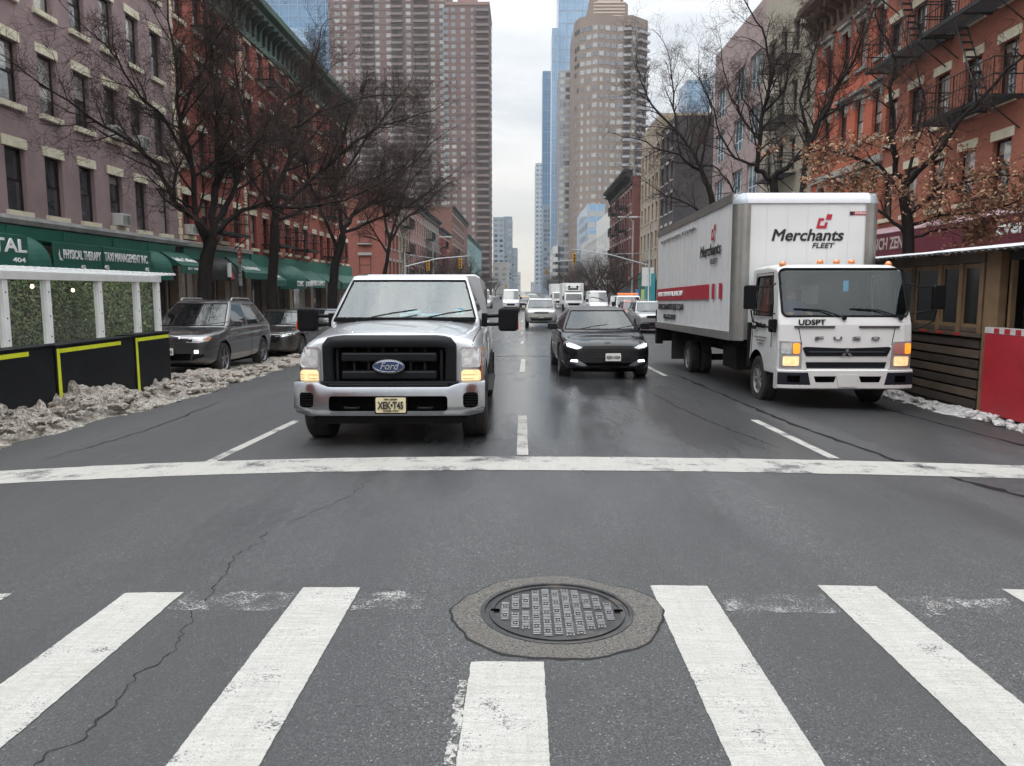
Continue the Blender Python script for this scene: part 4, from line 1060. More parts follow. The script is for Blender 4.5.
# ---------- box truck with cab-over front
def box_truck():
    wp = M('truck_white', (.56, .56, .55), .33, .0, .05, 2, coat=.6, dirt=.5, dcol=(.30, .28, .25))
    bw = M('box_white', (.60, .605, .60), .45, .0, .06, 1.2, dirt=.12)
    t = vehicle('box_truck', 'white rental box truck with red stripe and amber roof lamps in the right lane', 'box truck', 4.84, 11.5, R(.2))
    # cab shell: profile in (y,z) swept across, tumblehome towards the roof
    prof = [(.02, .62), (.0, .95), (.03, 1.30), (.06, 1.40), (.30, 2.10), (.42, 2.20), (.9, 2.235), (1.62, 2.235), (1.66, 2.2), (1.66, .55), (.75, .55), (.05, .55)]
    def wid(z): return 1.0 if z < 1.35 else 1.0-(z-1.35)*.09
    us = [-1, -.97, -.85, -.5, 0, .5, .85, .97, 1]
    rows = []
    for (y, z) in prof:
        r = []
        for u in us:
            ed = max(0, abs(u)-.8)/.2; yy = y+(.07*ed**2 if y < .5 else -.02*ed**2); zz = z-(.05*ed**2 if z > 2.15 else 0)
            r.append((u*wid(z)*1.0, yy, zz))
        rows.append(r)
    mb = MB(); mb.grid(rows+[rows[0]]); mb.poly([r[0] for r in rows]); mb.poly([r[-1] for r in rows])
    cab = mb.build('cab', wp, t); bm = bmesh.new(); bm.from_mesh(cab.data); bmesh.ops.remove_doubles(bm, verts=bm.verts, dist=1e-5); bmesh.ops.recalc_face_normals(bm, faces=bm.faces); bm.to_mesh(cab.data); bm.free()
    bv0 = cab.modifiers.new('b', 'BEVEL'); bv0.width = .03; bv0.segments = 3; bv0.limit_method = 'ANGLE'; bv0.angle_limit = R(30); bake(cab)
    cs = []
    mb = MB(); mb.prism(rrect(-.92, 1.44, .92, 2.125, .07), 'y', -.4, .62); cs.append(mb.build('cutter', void))
    for s in (-1, 1):
        mb = MB(); mb.prism([(.42, 1.42), (1.36, 1.42), (1.36, 2.06), (.60, 2.06), (.42, 1.62)], 'x', s*.80, s*1.3); cs.append(mb.build('cutter', void))
        mb = MB(); mb.lathe([(.001, s*.6), (.47, s*.6), (.47, s*1.3), (.001, s*1.3)], 'x', (0, 1.13, .40), 40); cs.append(mb.build('cutter', void))
    mb = MB(); mb.box(-.86, .45, 1.25, .86, 1.58, 2.12); cs.append(mb.build('cutter', M('cab_lining', (.10, .10, .105), .9)))
    cut(cab, cs); smooth_by_angle(cab, 30); bv = bvh_of(cab)
    # windscreen glass follows the raked opening
    def ws(x, z): 
        ed = max(0, abs(x)-.8)/.2; return .06+(.24)*(z-1.40)/.70+.07*ed**2*1.0+.012
    rws = [[(-.93+1.86*i/16, ws(-.93+1.86*i/16, 1.42+.725*j/6), 1.42+.725*j/6) for i in range(17)] for j in range(7)]
    mb = MB(); mb.grid(rws); mb.build('windscreen', glassmat('truck_windscreen', (.02, .026, .028), .88, .03, .0), t, smooth=True)
    mb = MB(); ring_ = [(x, ws(x, z)-.012, z) for x, z in rrect(-.935, 1.425, .935, 2.14, .08, 5)]; mb.tube(ring_+[ring_[0]], .018, 6, cap=False); mb.build('window_seal', black, t)
    for s in (-1, 1):
        d = part_empty('door', t)
        mb = MB(); P = [(.44, 1.43), (1.34, 1.43), (1.34, 2.04), (.62, 2.04), (.44, 1.62)]
        mb.add([(s*(wid(z)-.012), y, z) for y, z in P], [(0, 1, 2, 3, 4)]); mb.build('window', glassmat('cab_side_glass', (.02, .025, .027), .85, .03, .08), d)
        Q = P+[P[0]]; mb = MB(); mb.tube([(s*(wid(z)), y, z) for y, z in Q], .014, 5); mb.build('window_seal', black, d)
        mb = MB(); G_ = [(.40, .95), (.38, 1.40), (.58, 2.10), (1.42, 2.10), (1.42, .62), (1.30, .62)]
        mb.tube([(s*(wid(z)+.001), y, z) for y, z in G_], .005, 4); mb.build('door_gap', void, d)
        mb = MB(); mb.prism(rrect(1.16, 1.20, 1.34, 1.26, .02), 'x', s*1.0, s*1.025); mb.build('handle', black, d)
    text('Merchants', (-1.006, .92, 1.27), -90, black, t, width=.50, height=.09, shear=.2, offset=.01)
    for z, wd_, b_ in ((1.08, .62, 'MERCHANTS AUTOMOTIVE GROUP'), (1.03, .40, 'HOOKSETT NH'), (.98, .30, 'USDOT 924')): text(b_, (-1.006, .92, z), -90, M('grey_ink', (.18, .18, .18), .6), t, width=wd_, height=.028, offset=.002)
    # face details
    def fp(poly, mt, nm, off=.006, thick=.014, both=False, par=t, st=.06):
        for s in ((1, -1) if both else (1,)):
            P = [(s*p[0], p[1]) for p in (poly if s > 0 else poly[::-1])]; patch(bv, P, mt, nm, par, off=off, thick=thick, step=st)
    gk = M('truck_grille', (.008, .010, .013), .4, spec=.2)
    fp([(-.60, .835), (.60, .835), (.655, .955), (.62, .975), (.1, .955), (-.1, .955), (-.62, .975), (-.655, .955)], gk, 'grille', .010)
    fp([(-.56, .895), (.56, .895), (.56, .905), (-.56, .905)], M('grille_line', (.08, .08, .085), .4), 'grille_line', .024, .006)
    fp([(-.58, .655), (.58, .655), (.60, .745), (-.60, .745)], gk, 'lower_grille', .010)
    fp([(-.66, .80), (-.62, .79), (-.68, .985), (-.72, .985)][::-1], wp, 'grille_edge', .006, both=True)
    fp([(.0, .885), (.026, .925), (.0, .965), (-.026, .925)], chrome, 'emblem', .026, .008); fp([(-.004, .882), (-.028, .842), (-.078, .842), (-.052, .882)], chrome, 'emblem', .026, .008); fp([(.004, .882), (.052, .882), (.078, .842), (.028, .842)], chrome, 'emblem', .026, .008)
    for s, w_ in ((-1, 0), (1, 0)):
        hl = part_empty('headlight', t)
        mk = lambda P: [(s*p[0], p[1]) for p in (P if s > 0 else P[::-1])]
        patch(bv, mk([(.66, .65), (.975, .66), (.985, 1.06), (.69, 1.05), (.665, .98)]), M('truck_lamp_housing', (.38, .38, .39), .2, .5, .2, 12, coat=1), 'housing', hl, off=.012, thick=.02, step=.06)
        patch(bv, mk(rrect(.705, .69, .935, .83, .02)), warmlit, 'lamp', hl, off=.022, thick=.008, step=.06)
        patch(bv, mk(rrect(.70, .87, .80 if s < 0 else .82, 1.03, .03) if s < 0 else rrect(.86, .87, .965, 1.03, .03)), amberlit, 'turn_signal', hl, off=.022, thick=.008, step=.06)
        patch(bv, mk(rrect(.82, .87, .96, 1.03, .02) if s < 0 else rrect(.70, .87, .85, 1.03, .02)), lens if s < 0 else M('pinkish_lens', (.45, .2, .17), .15, .2, coat=1), 'lens', hl, off=.020, thick=.008, step=.06)
        fp([(s*.97, 1.30), (s*.28, 1.30), (s*.28, 1.285), (s*.97, 1.285)][::(1 if s < 0 else -1)], black, 'vent_slot', .004, .008) if False else None
        mb = MB(); mb.box(s*.48-.30, .0, 1.265, s*.48+.30, .034, 1.282); mb.build('vent_slot', black, t)
    for s in (-1, 1):
        fp([(s*.66, 1.0), (s*.672, 1.0), (s*.722, 1.26), (s*.71, 1.26)][::s], void, 'panel_gap', .0015, .004, st=.3)
    tx = M('badge_grey', (.16, .16, .17), .3, .6)
    for c, x in zip('FUSO', (-.42, -.14, .14, .42)): text(c, (x, -.006, 1.10), 0, tx, t, width=.13, height=.05, offset=.01)
    text('UDSPT', (-.52, .028, 1.335), 0, black, t, width=.40, height=.085, offset=.006)
    # bumper
    mb = MB(); pr = [(-.99, .36), (-.99, .60), (-.62, .60), (-.60, .36)]
    rows = [[(u*1.01, -.07+.10*max(0, abs(u)-.6)**2/.16+i_, z) for u in [-1+2*k/24 for k in range(25)]] for z, i_ in ((.34, .04), (.36, .0), (.62, .0), (.645, .03))]
    mb.grid(rows+[[(p[0], .2, p[2]) for p in rows[-1]], [(p[0], .2, p[2]) for p in rows[0]], rows[0]]); mb.poly([r[0] for r in rows]+[(-1.01, .2, .645), (-1.01, .2, .34)]); mb.poly([r[-1] for r in rows]+[(1.01, .2, .645), (1.01, .2, .34)])
    bu = mb.build('bumper', wp, t); bvb = bvh_of(bu)
    for s in (-1, 1):
        P = [(s*.53, .345), (s*1.008, .345), (s*1.008, .643), (s*.60, .643)]; patch(bvb, P if s > 0 else P[::-1], M('bumper_navy_black', (.010, .012, .018), .5, spec=.2), 'bumper_corner', bu, off=.006, thick=.03, step=.08)
        P = [(s*.20, .45), (s*.47, .45), (s*.50, .54), (s*.17, .54)]; patch(bvb, P if s > 0 else P[::-1], void, 'bumper_slot', bu, off=.002, thick=.01, step=.1)
        P = rrect(min(s*.70, s*.88), .45, max(s*.70, s*.88), .55, .01); patch(bvb, P, void, 'fog_recess', bu, off=.010, thick=.006, step=.1)
    patch(bvb, [(-.13, .38), (.13, .38), (.17, .56), (-.17, .56)], wp, 'plate_holder', bu, off=.012, thick=.02, step=.2)
    # wipers, marker lamps
    for x0 in (-.62, .22):
        mb = MB(); y = ws(x0, 1.5)-.02; mb.tube([(x0-.15, ws(0, 1.53)-.02, 1.54), (x0+.25, ws(0, 1.50)-.03, 1.52), (x0+.58, ws(0, 1.42)-.05, 1.41)], .011, 5); mb.lathe([(.001, -.02), (.03, -.02), (.03, .02), (.001, .02)], 'y', (x0+.58, ws(0, 1.41)-.04, 1.40), 10); mb.build('wiper', black, t)
    for x in (-.82, -.25, .0, .23, .80):
        mb = MB(); mb.lathe([(.001, .075), (.03, .068), (.048, .04), (.055, .0), (.001, .0)], 'z', (x, .52, 2.222-(.03 if abs(x) > .5 else 0)), 16); mb.build('marker_lamp', amber, t, smooth=True)
    # mirrors on tubular arms
    for s in (-1, 1):
        m = part_empty('mirror', t)
        mb = MB(); mb.prism(rrect(s*1.41-.088, 1.53, s*1.41+.088, 1.89, .03), 'y', .12, .22); mb.build('housing', black, m, bevel=.015)
        mb = MB(); mb.tube([(s*.99, .30, 1.92), (s*1.08, .17, 1.87), (s*1.36, .17, 1.86)], .012, 6); mb.tube([(s*1.0, .22, 1.20), (s*1.10, .15, 1.25), (s*1.36, .17, 1.35), (s*1.39, .17, 1.52)], .013, 6); mb.tube([(s*1.0, .25, 1.46), (s*1.36, .2, 1.52)], .012, 6); mb.build('arm', black, m)
        mb = MB(); mb.prism(rrect(s*1.02-.06, 1.18, s*1.02+.06, 1.38, .03), 'y', .24, .32); mb.build('spot_mirror', black, m, bevel=.01)
    # seats, rear bulkhead, steering wheel
    mb = MB(); mb.box(-.80, .36, 1.10, .80, .62, 1.40); mb.build('dashboard', M('dash', (.035, .035, .037), .7, var=.1), t, bevel=.03)
    for x in (-.45, .45): mb = MB(); mb.box(x-.22, 1.25, 1.26, x+.22, 1.40, 1.86); mb.build('seat', seatm, t, bevel=.04)
    mb = MB(); mb.box(-.70, 1.575, 1.60, .15, 1.579, 1.92); mb.build('rear_window', M('painted_bright_rear_glass', (.75, .82, .80), .3), t)  # opaque panel, the brightness seen through the rear window put into its colour
    mb = MB(); mb.prism(rrect(.02, 1.80, .10, 1.96, .01), 'y', .27, .275); mb.build('windscreen_sticker', M('sticker_blue2', (.08, .38, .62), .5), t)
    mb = MB(); c = Vector((.45, .78, 1.42)); mb.tube([c+Vector((.2*math.cos(a), .12*math.sin(a), .16*math.sin(a))) for a in [2*PI*k/20 for k in range(21)]], .015, 6); mb.build('steering_wheel', black, t)
    # chassis
    dk = M('truck_chassis', (.007, .007, .007), .8, var=.2, spec=.1)
    mb = MB()
    for s in (-1, 1): mb.box(s*.42-.04, .6, .62, s*.42+.04, 8.9, .84)
    for y in (1.1, 6.15): mb.box(-.8, y-.07, .33, .8, y+.07, .47)
    mb.box(-1.0, 1.5, .55, 1.0, 1.64, 1.3); mb.build('chassis', dk, t)
    mb = MB(); mb.box(-1.05, 2.1, .45, -.55, 3.0, .85); mb.build('battery_box', dk, t, bevel=.02)
    mb = MB(); mb.lathe([(.001, 3.2), (.26, 3.2), (.26, 4.4), (.001, 4.4)], 'y', (.8, 0, .62), 20); mb.build('fuel_tank', M('tank_metal', (.2, .2, .2), .4, .7), t)
    # box body
    bx0, bx1, by0, by1, bz0, bz1 = -1.23, 1.23, 1.75, 9.15, 1.00, 3.50
    mb = MB(); mb.box(bx0+.02, by0+.21, bz0, bx1-.02, by1-.02, bz1-.02); mb.box(bx0+.20, by0+.02, bz0, bx1-.20, by0+.209, bz1-.205); box = mb.build('cargo_box', bw, t)
    mb = MB(); mb.box(bx0+.05, by0+.16, bz0, bx1-.05, by0+.208, bz1-.20); mb.build('front_bulkhead', bw, t)
    pa = M('post_aluminium', (.34, .34, .32), .38, .8, .15, 3)
    for s in (-1, 1):
        mb = MB(); a = s*1.23
        arc = [(a-s*.20+s*.20*math.sin(u), by0+.20-.20*math.cos(u)) for u in [PI/2*k/8 for k in range(9)]]
        mb.grid([[(p[0]+(0), p[1], z) for p in arc] for z in (bz0-.02, bz1-.20)]); mb.grid([[(a-s*.26, by0+.001, z), (a-s*.20, by0, z)] for z in (bz0, bz1-.2)])
        mb.build('corner_post', pa, t, smooth=True)
    # rounded top rails (front + corners)
    mb = MB(); arc = [(by0-.005+.17-.17*math.cos(u), bz1-.20+.19*math.sin(u)) for u in [PI/2*k/8 for k in range(9)]]
    mb.grid([[(x, y, z) for y, z in arc] for x in (bx0+.20, bx1-.20)]); mb.build('top_rail', M('rail_white', (.58, .59, .62), .35, var=.03), t, smooth=True)
    for s in (-1, 1):
        a = s*1.235; rows = []
        for i in range(9):
            u = PI/2*i/8; rows.append([(a-s*.21+s*.21*math.sin(u)*math.cos(v_), by0-.005+.2-.2*math.cos(u)*math.cos(v_), bz1-.205+.20*math.sin(v_)) for v_ in [PI/2*k/6 for k in range(7)]])
        mb = MB(); mb.grid(rows); mb.build('corner_casting', M('casting_grey', (.30, .33, .36), .45, .3), t, smooth=True)
        mb = MB(); mb.box(min(a, a-s*.03), by0+.2, bz1-.15, max(a, a-s*.03), by1, bz1); mb.build('side_rail', pa, t)
        mb = MB(); mb.box(min(a+s*.004, a-s*.03), by0+.2, bz0-.02, max(a+s*.004, a-s*.03), by1, bz0+.13); mb.build('bottom_rail', pa, t)
    rd = M('decal_red', (.36, .016, .035), .45, var=0); ink = M('decal_black', (.014, .014, .016), .45, var=0)
    mb = MB(); mb2 = MB()
    for k in range(18): y = by0+.4+k*.41; mb.box(-1.2385, y, bz0+.04, -1.235, y+.14, bz0+.085)
    mb.build('reflective_tape', rd, t)
    seam = MB()
    for k in range(1, 18): y = by0+k*.41; seam.box(-1.2355, y-.0025, bz0+.13, -1.228, y+.0025, bz1-.15)
    seam.build('panel_seam', M('seam_grey', (.52, .52, .52), .6), t)
    seam = MB()
    for k in range(1, 6): x = -1.03+k*.343; seam.box(x-.003, by0+.0165, bz0, x+.003, by0+.022, bz1-.2)
    seam.build('panel_seam', M('seam_grey', (.52, .52, .52), .6), t)
    xs_ = -1.2345
    def side(y0, y1, z0, z1, m=rd, nm='stripe'): mb = MB(); mb.box(xs_-.002, y0, z0, xs_+.01, y1, z1); return mb.build(nm, m, t)
    side(3.45, 9.02, 1.70, 1.985); side(3.0, 3.22, 1.70, 1.985); side(2.52, 2.70, 1.70, 1.985)
    text('SHORT-TERM RENTAL, LEASE, BUY', (xs_-.004, 7.3, 1.84), -90, offw, t, width=3.0, height=.13, offset=.012)
    text('MERCHANTSFLEET.COM', (xs_-.004, 7.25, 1.53), -90, ink, t, width=3.0, height=.15, offset=.012)
    text('866.653.2737', (xs_-.004, 7.3, 1.29), -90, ink, t, width=1.5, height=.13, offset=.008)
    text('THE #1 FLEET COMMERCIAL TRUCK RENTAL', (xs_-.004, 6.6, 3.16), -90, M('grey_ink', (.18, .18, .18), .6), t, width=4.0, height=.07, offset=.006)
    text('Merchants', (xs_-.004, 3.45, 2.62), -90, ink, t, width=1.62, height=.22, shear=.22, offset=.0045)
    text('FLEET', (xs_-.004, 3.15, 2.40), -90, ink, t, width=.55, height=.10, shear=.2, offset=.003)
    text('Merchants', (-.01, by0+.012, 2.76), 0, ink, t, width=1.22, height=.20, shear=.22, offset=.0045)
    text('FLEET', (.26, by0+.012, 2.59), 0, ink, t, width=.38, height=.085, shear=.22, offset=.003)
    def logo(M4):
        mb = MB()
        def q(poly): mb.add([M4 @ Vector((p[0], p[1], d)) for d in (0, .006) for p in poly], [tuple(range(len(poly))), tuple(range(len(poly), 2*len(poly)))]+[(i, (i+1) % len(poly), len(poly)+(i+1) % len(poly), len(poly)+i) for i in range(len(poly))])
        sh = lambda x, z: (x+z*.22, z)
        q([sh(0, 0), sh(.17, 0), sh(.17, .10), sh(.125, .10), sh(.125, .045), sh(.045, .045), sh(.045, .125), sh(.095, .125), sh(.095, .17), sh(0, .17)])
        q([sh(.125, .145), sh(.215, .145), sh(.215, .235), sh(.125, .235)])
        return mb.build('logo', rd, t)
    logo(Matrix.Translation((.14, by0+.014, 2.88)) @ Matrix(((1, 0, 0, 0), (0, 0, -1, 0), (0, 1, 0, 0), (0, 0, 0, 1))))
    logo(Matrix.Translation((xs_-.001, 3.35, 2.80)) @ Matrix(((0, 0, -1, 0), (-1.2, 0, 0, 0), (0, 1.2, 0, 0), (0, 0, 0, 1))))
    mb = MB(); mb.box(.70, by0+.012, 3.10, 1.04, by0+.02, 3.16); st_ = mb.build('sticker', rd, t); text('MORGAN', (.90, by0+.010, 3.13), 0, offw, st_, width=.22, height=.035, offset=.002)
    mb = MB(); mb.box(.70, by0+.009, 3.10, .76, by0+.0195, 3.16); mb.build('sticker', ink, t)
    # lift gate and mud flap at the tail
    mb = MB(); mb.box(-1.22, by1, .62, 1.22, by1+.12, 1.45); mb.box(-1.22, by1-.1, .55, -1.05, by1+.1, 1.0); mb.box(1.05, by1-.1, .55, 1.22, by1+.1, 1.0); mb.build('lift_gate', dk, t)
    for s in (-1, 1):
        mb = MB(); mb.box(s*.92-.28, 7.1, .28, s*.92+.28, 7.13, .98); mb.build('mud_flap', rubber, t)
    p = None
    wm_ = M('truck_rim', (.33, .33, .33), .5, .5, .2, 6, dirt=.6)
    f = wheel(t, .86, 1.13, .385, .22, 8, .62, wm_); wheel(t, -.86, 1.13, .385, .22, proto=f)
    for s in (-1, 1):
        for xx in (.92, .66): wheel(t, s*xx, 6.15, .385, .20, proto=f)
    return t
box_truck()

# ---------- truck driver behind the side window
def driver():
    X0, Y0 = 4.84, 11.5; zb = G(X0, 13)
    t = thing('person', 'truck driver in blue jacket seated behind the cab side window', 'person', (X0-.02, Y0+1.12, zb+1.14))
    vs = [(.45, .0, .02), (.45, .0, .22), (.45, -.02, .42), (.45, -.03, .52), (.45, -.05, .66), (.27, -.02, .44), (.22, -.16, .26), (.30, -.34, .30), (.63, -.02, .44), (.68, -.16, .26), (.60, -.34, .30), (.36, -.25, .02), (.54, -.25, .02)]
    es = [(0, 1), (1, 2), (2, 3), (3, 4), (2, 5), (5, 6), (6, 7), (2, 8), (8, 9), (9, 10), (0, 11), (0, 12)]
    rad = [.15, .16, .15, .06, .10, .075, .055, .04, .075, .055, .04, .09, .09]
    me = bpy.data.meshes.new('body'); me.from_pydata([(-v[0], v[1], v[2]) for v in vs], es, []); o = bpy.data.objects.new('body', me); COL.objects.link(o); o.parent = t
    sk = o.modifiers.new('s', 'SKIN'); ly = me.skin_vertices[0].data
    for i, r in enumerate(rad): ly[i].radius = (r, r*.85)
    ly[0].use_root = True
    q = o.modifiers.new('u', 'SUBSURF'); q.levels = 2; q.render_levels = 2
    me.materials.append(M('blue_jacket', (.02, .06, .22), .8)); bake(o); o.data.materials.append(M('skin', (.32, .19, .13), .6))
    for p in o.data.polygons:
        p.use_smooth = True
        if p.center.z > .53 or p.center.y < -.30: p.material_index = 1
    mb = MB(); mb.lathe([(.001, .16), (.06, .15), (.10, .09), (.108, .03), (.105, -.01), (.001, -.01)], 'z', (-.45, -.03, .66), 18); mb.build('hair', M('dark_hair', (.02, .015, .012), .8), t, smooth=True)
    for s in (-1, 1):
        h = part_empty('hand', t, (-.45+s*.15, -.36, .31)); mb = MB(); mb.box(-.035, -.05, -.02, .035, .03, .02)
        for k in range(4): mb.tube([(-.028+.019*k, -.05, 0), (-.028+.019*k, -.09+.006*abs(k-1.5), -.005), (-.026+.018*k, -.10, -.03)], .009, 6)
        mb.tube([(s*-.035, -.01, 0), (s*-.06, -.04, .01), (s*-.055, -.07, 0)], .010, 6); mb.build('palm', M('skin', (.32, .19, .13), .6), h, bevel=.006)
driver()

# ---------- far delivery lorries
def far_lorry(label, x, y, reefer=True):
    t = vehicle('delivery_lorry', label, 'lorry', x, y); w = M('lorry_white', (.62, .62, .61), .5, dirt=.4)
    mb = MB(); mb.prism([(.0, .5), (-.02, 1.1), (.06, 1.4), (.35, 2.1), (.5, 2.2), (1.7, 2.2), (1.7, .5)], 'x', -1.0, 1.0); mb.build('cab', w, t, bevel=.05)
    mb = MB(); mb.grid([[(-.9, .035, 1.36), (.9, .035, 1.36)], [(-.84, .325, 2.05), (.84, .325, 2.05)]]); mb.build('windscreen', cglass, t)
    mb = MB(); mb.box(-1.2, 1.85, .95, 1.2, 8, 3.25); mb.build('cargo_box', w, t, bevel=.04)
    mb = MB(); mb.prism([(-.6, .8), (.6, .8), (.66, 1.05), (-.66, 1.05)], 'y', -.03, .0); mb.build('grille', black, t)
    mb = MB(); mb.box(-1.0, -.08, .42, 1.0, .05, .68); mb.build('bumper', M('bumper_grey', (.25, .25, .25), .5), t, bevel=.02)
    for s in (-1, 1):
        mb = MB(); mb.prism(rrect(s*.82-.12, .75, s*.82+.12, .98, .03), 'y', -.03, 0); mb.build('headlight', lens, t)
        mb = MB(); mb.box(s*1.18-.08, .1, 1.4, s*1.18+.08, .16, 1.85); mb.build('mirror', black, t)
    if reefer:
        mb = MB(); mb.box(-.85, 1.4, 2.35, .85, 1.84, 3.0); mb.build('cooling_unit', w, t, bevel=.06)
        mb = MB(); mb.box(-.55, 1.385, 2.5, .55, 1.399, 2.68)
        for s in (-1, 1): mb.lathe([(.001, 0), (.13, 0), (.13, -.02), (.001, -.02)], 'y', (s*.45, 1.398, 2.84), 14)
        mb.build('vent', black, t)
    wheels(t, (1.0, 6.0), .88, .40, .25, 6)
far_lorry('white refrigerated lorry with roof cooler, far beyond the black sedan', 5.7, 85)
far_lorry('white lorry just behind and left of the refrigerated one', 5.0, 101, False)

# ------------------------------------------------------------------ buildings
pane_d = panemat('window_glass', (.016, .018, .02), (.40, .385, .35), .42)  # blind tone made paler and more frequent to imitate sky reflected in the panes
pane_b = panemat('bright_window_glass', (.025, .03, .036), (.32, .32, .30), .45)
pane_blue = panemat('blue_window_glass', (.02, .06, .08), (.2, .3, .32), .25)
limest = M('limestone', (.66, .61, .46), .8, var=.18, vs=3, bmp=.3, bs=30)
limeg = M('grey_stone', (.33, .32, .29), .8, var=.2, vs=3, bmp=.3, bs=30)
framed = M('dark_window_frame', (.02, .014, .014), .5, var=.1, spec=.2)
framew = M('white_window_frame', (.62, .63, .62), .5, var=.1)
_wt = {}
def window_template(w, h, style, fm, pm, trim):
    """double-hung window built for a wall whose outside is +x; returns a list of (name, mesh, parent index)"""
    key = (round(w, 2), round(h, 2), style, fm.name, pm.name, trim.name if trim else '')
    if key in _wt: return _wt[key]
    d = -.16; out = []
    mb = MB(); t = .055; hw = w/2
    mb.box(d-.04, -hw, 0, d+.03, -hw+t, h); mb.box(d-.04, hw-t, 0, d+.03, hw, h)
    mb.box(d-.04, -hw+t, 0, d+.03, hw-t, t); mb.box(d-.04, -hw+t, h-t, d+.03, hw-t, h)
    if style == 'wide':
        for k in (-.17, .17): mb.box(d-.03, k*w-.035, t, d+.02, k*w+.035, h-t)
        mb.box(d-.03, -hw+t, h*.3, d+.015, hw-t, h*.3+.05)
    else:
        mb.box(d-.03, -hw+t, h*.5-.03, d+.02, hw-t, h*.5+.03)
    out.append(('window', mb.mesh('window', [fm]), -1))
    mb = MB(); mb.box(d-.03, -hw+t*.5, h*.5, d-.012, hw-t*.5, h-t*.5); mb.box(d-.01, -hw+t*.5, t*.5, d+.005, hw-t*.5, h*.5)
    out.append(('pane', mb.mesh('pane', [pm]), 0))
    if trim and style != 'bare':
        mb = MB(); mb.box(-.15, -hw-.1, -.15, .10, hw+.1, -.003); out.append(('sill', mb.mesh('sill', [trim]), 0))
        mb = MB()
        if style == 'hood':
            mb.box(.002, -hw-.14, h+.003, .07, hw+.14, h+.22); mb.box(.002, -hw-.2, h+.222, .2, hw+.2, h+.33)
            for s in (-1, 1): mb.box(.002, s*(hw+.08)-.05, h-.32, .12, s*(hw+.08)+.05, h)
        elif style == 'arch':
            pts = [(-hw-.12, h-.05), (-hw, h-.05)]+[(-hw*math.cos(PI*k/8), h+.0+.14*math.sin(PI*k/8)) for k in range(9)]+[(hw, h-.05), (hw+.12, h-.05)]+[((hw+.12)*math.cos(PI*k/8), h+.08+.25*math.sin(PI*k/8)) for k in range(9)]
            mb.prism(pts, 'x', -.1, .06)
        else:
            mb.box(-.012, -hw-.1, h+.002, .03, hw+.1, h+.27)
        out.append(('lintel', mb.mesh('lintel', [trim]), 0))
    _wt[key] = out
    return out
def put_window(root, n, dy, dz, tpl, dx=0):
    objs = []
    for name, me, pi in tpl:
        o = bpy.data.objects.new(name, me); COL.objects.link(o)
        if pi < 0: o.parent = root; o.location = (dx, dy, dz); o.rotation_euler = (0, 0, 0 if n > 0 else PI)
        else: o.parent = objs[pi]
        objs.append(o)
    return objs[0]
def facade_wall(mb, Y0, Y1, Z0, Z1, holes, n, depth=.2, x=0., m=0):
    """vertical wall in the local plane x with rectangular holes (y0,y1,z0,z1) and their reveals"""
    ys = sorted({Y0, Y1, *[h[0] for h in holes], *[h[1] for h in holes]}); zs = sorted({Z0, Z1, *[h[2] for h in holes], *[h[3] for h in holes]})
    hs = set()
    for (a, b, c, d) in holes:
        for i in range(len(ys)-1):
            if a-1e-6 <= ys[i] and ys[i+1] <= b+1e-6:
                for j in range(len(zs)-1):
                    if c-1e-6 <= zs[j] and zs[j+1] <= d+1e-6: hs.add((i, j))
    for j in range(len(zs)-1):
        i = 0
        while i < len(ys)-1:
            if (i, j) in hs: i += 1; continue
            k = i
            while k+1 < len(ys)-1 and (k+1, j) not in hs: k += 1
            mb.quad((x, ys[i], zs[j]), (x, ys[k+1], zs[j]), (x, ys[k+1], zs[j+1]), (x, ys[i], zs[j+1]), m); i = k+1
    q = x-n*depth
    for (a, b, c, d) in holes:
        mb.quad((x, a, c), (q, a, c), (q, a, d), (x, a, d), m); mb.quad((x, b, c), (q, b, c), (q, b, d), (x, b, d), m)
        mb.quad((x, a, c), (q, a, c), (q, b, c), (x, b, c), m); mb.quad((x, a, d), (q, a, d), (q, b, d), (x, b, d), m)
        mb.quad((q, a, c), (q, b, c), (q, b, d), (q, a, d), m)
def building(name, label, X, n, y0, y1, ztop, depth, wm, cols, rows, w, style='flat', trim=limest, fm=framed, pm=pane_d, zbase=None, shop=3.3, cat='building', group=None, roofm=None, parapet=0, sidewin=None):
    """row building on the street line X, outside normal n (+1 left side of street, -1 right side)"""
    zb = slope((y0+y1)/2) if zbase is None else zbase
    root = thing(name, label, cat, (X, (y0+y1)/2, zb), group=group)
    yc = (y0+y1)/2; L = (y1-y0)/2; H = ztop-zb
    holes = [(c-yc-w/2, c-yc+w/2, a-zb, b-zb) for c in cols for (a, b) in rows]
    zs = (shop-zb) if shop else -.3
    mb = MB()
    facade_wall(mb, -L+.002, L-.002, zs, H, holes, n)
    xb = -n*depth
    for y in (-L+.002, L-.002): mb.quad((0, y, -.6), (xb, y, -.6), (xb, y, H), (0, y, H))
    mb.quad((xb, -L, -.6), (xb, L, -.6), (xb, L, H), (xb, -L, H))
    if shop: mb.quad((0, -L, zs), (0, L, zs), (-n*.45, L, zs), (-n*.45, -L, zs))
    mb.build('wall', wm, root)
    mb = MB(); mb.box(min(0, xb)+.01, -L+.01, H-.12, max(0, xb)-.01, L-.01, H-.05); mb.build('roof', roofm or M('roof_tar', (.05, .05, .05), .9), root)
    for c in cols:
        for (a, b) in rows:
            put_window(root, n, c-yc, a-zb, window_template(w, b-a, style, fm, pm, trim))
    return root, yc, zb
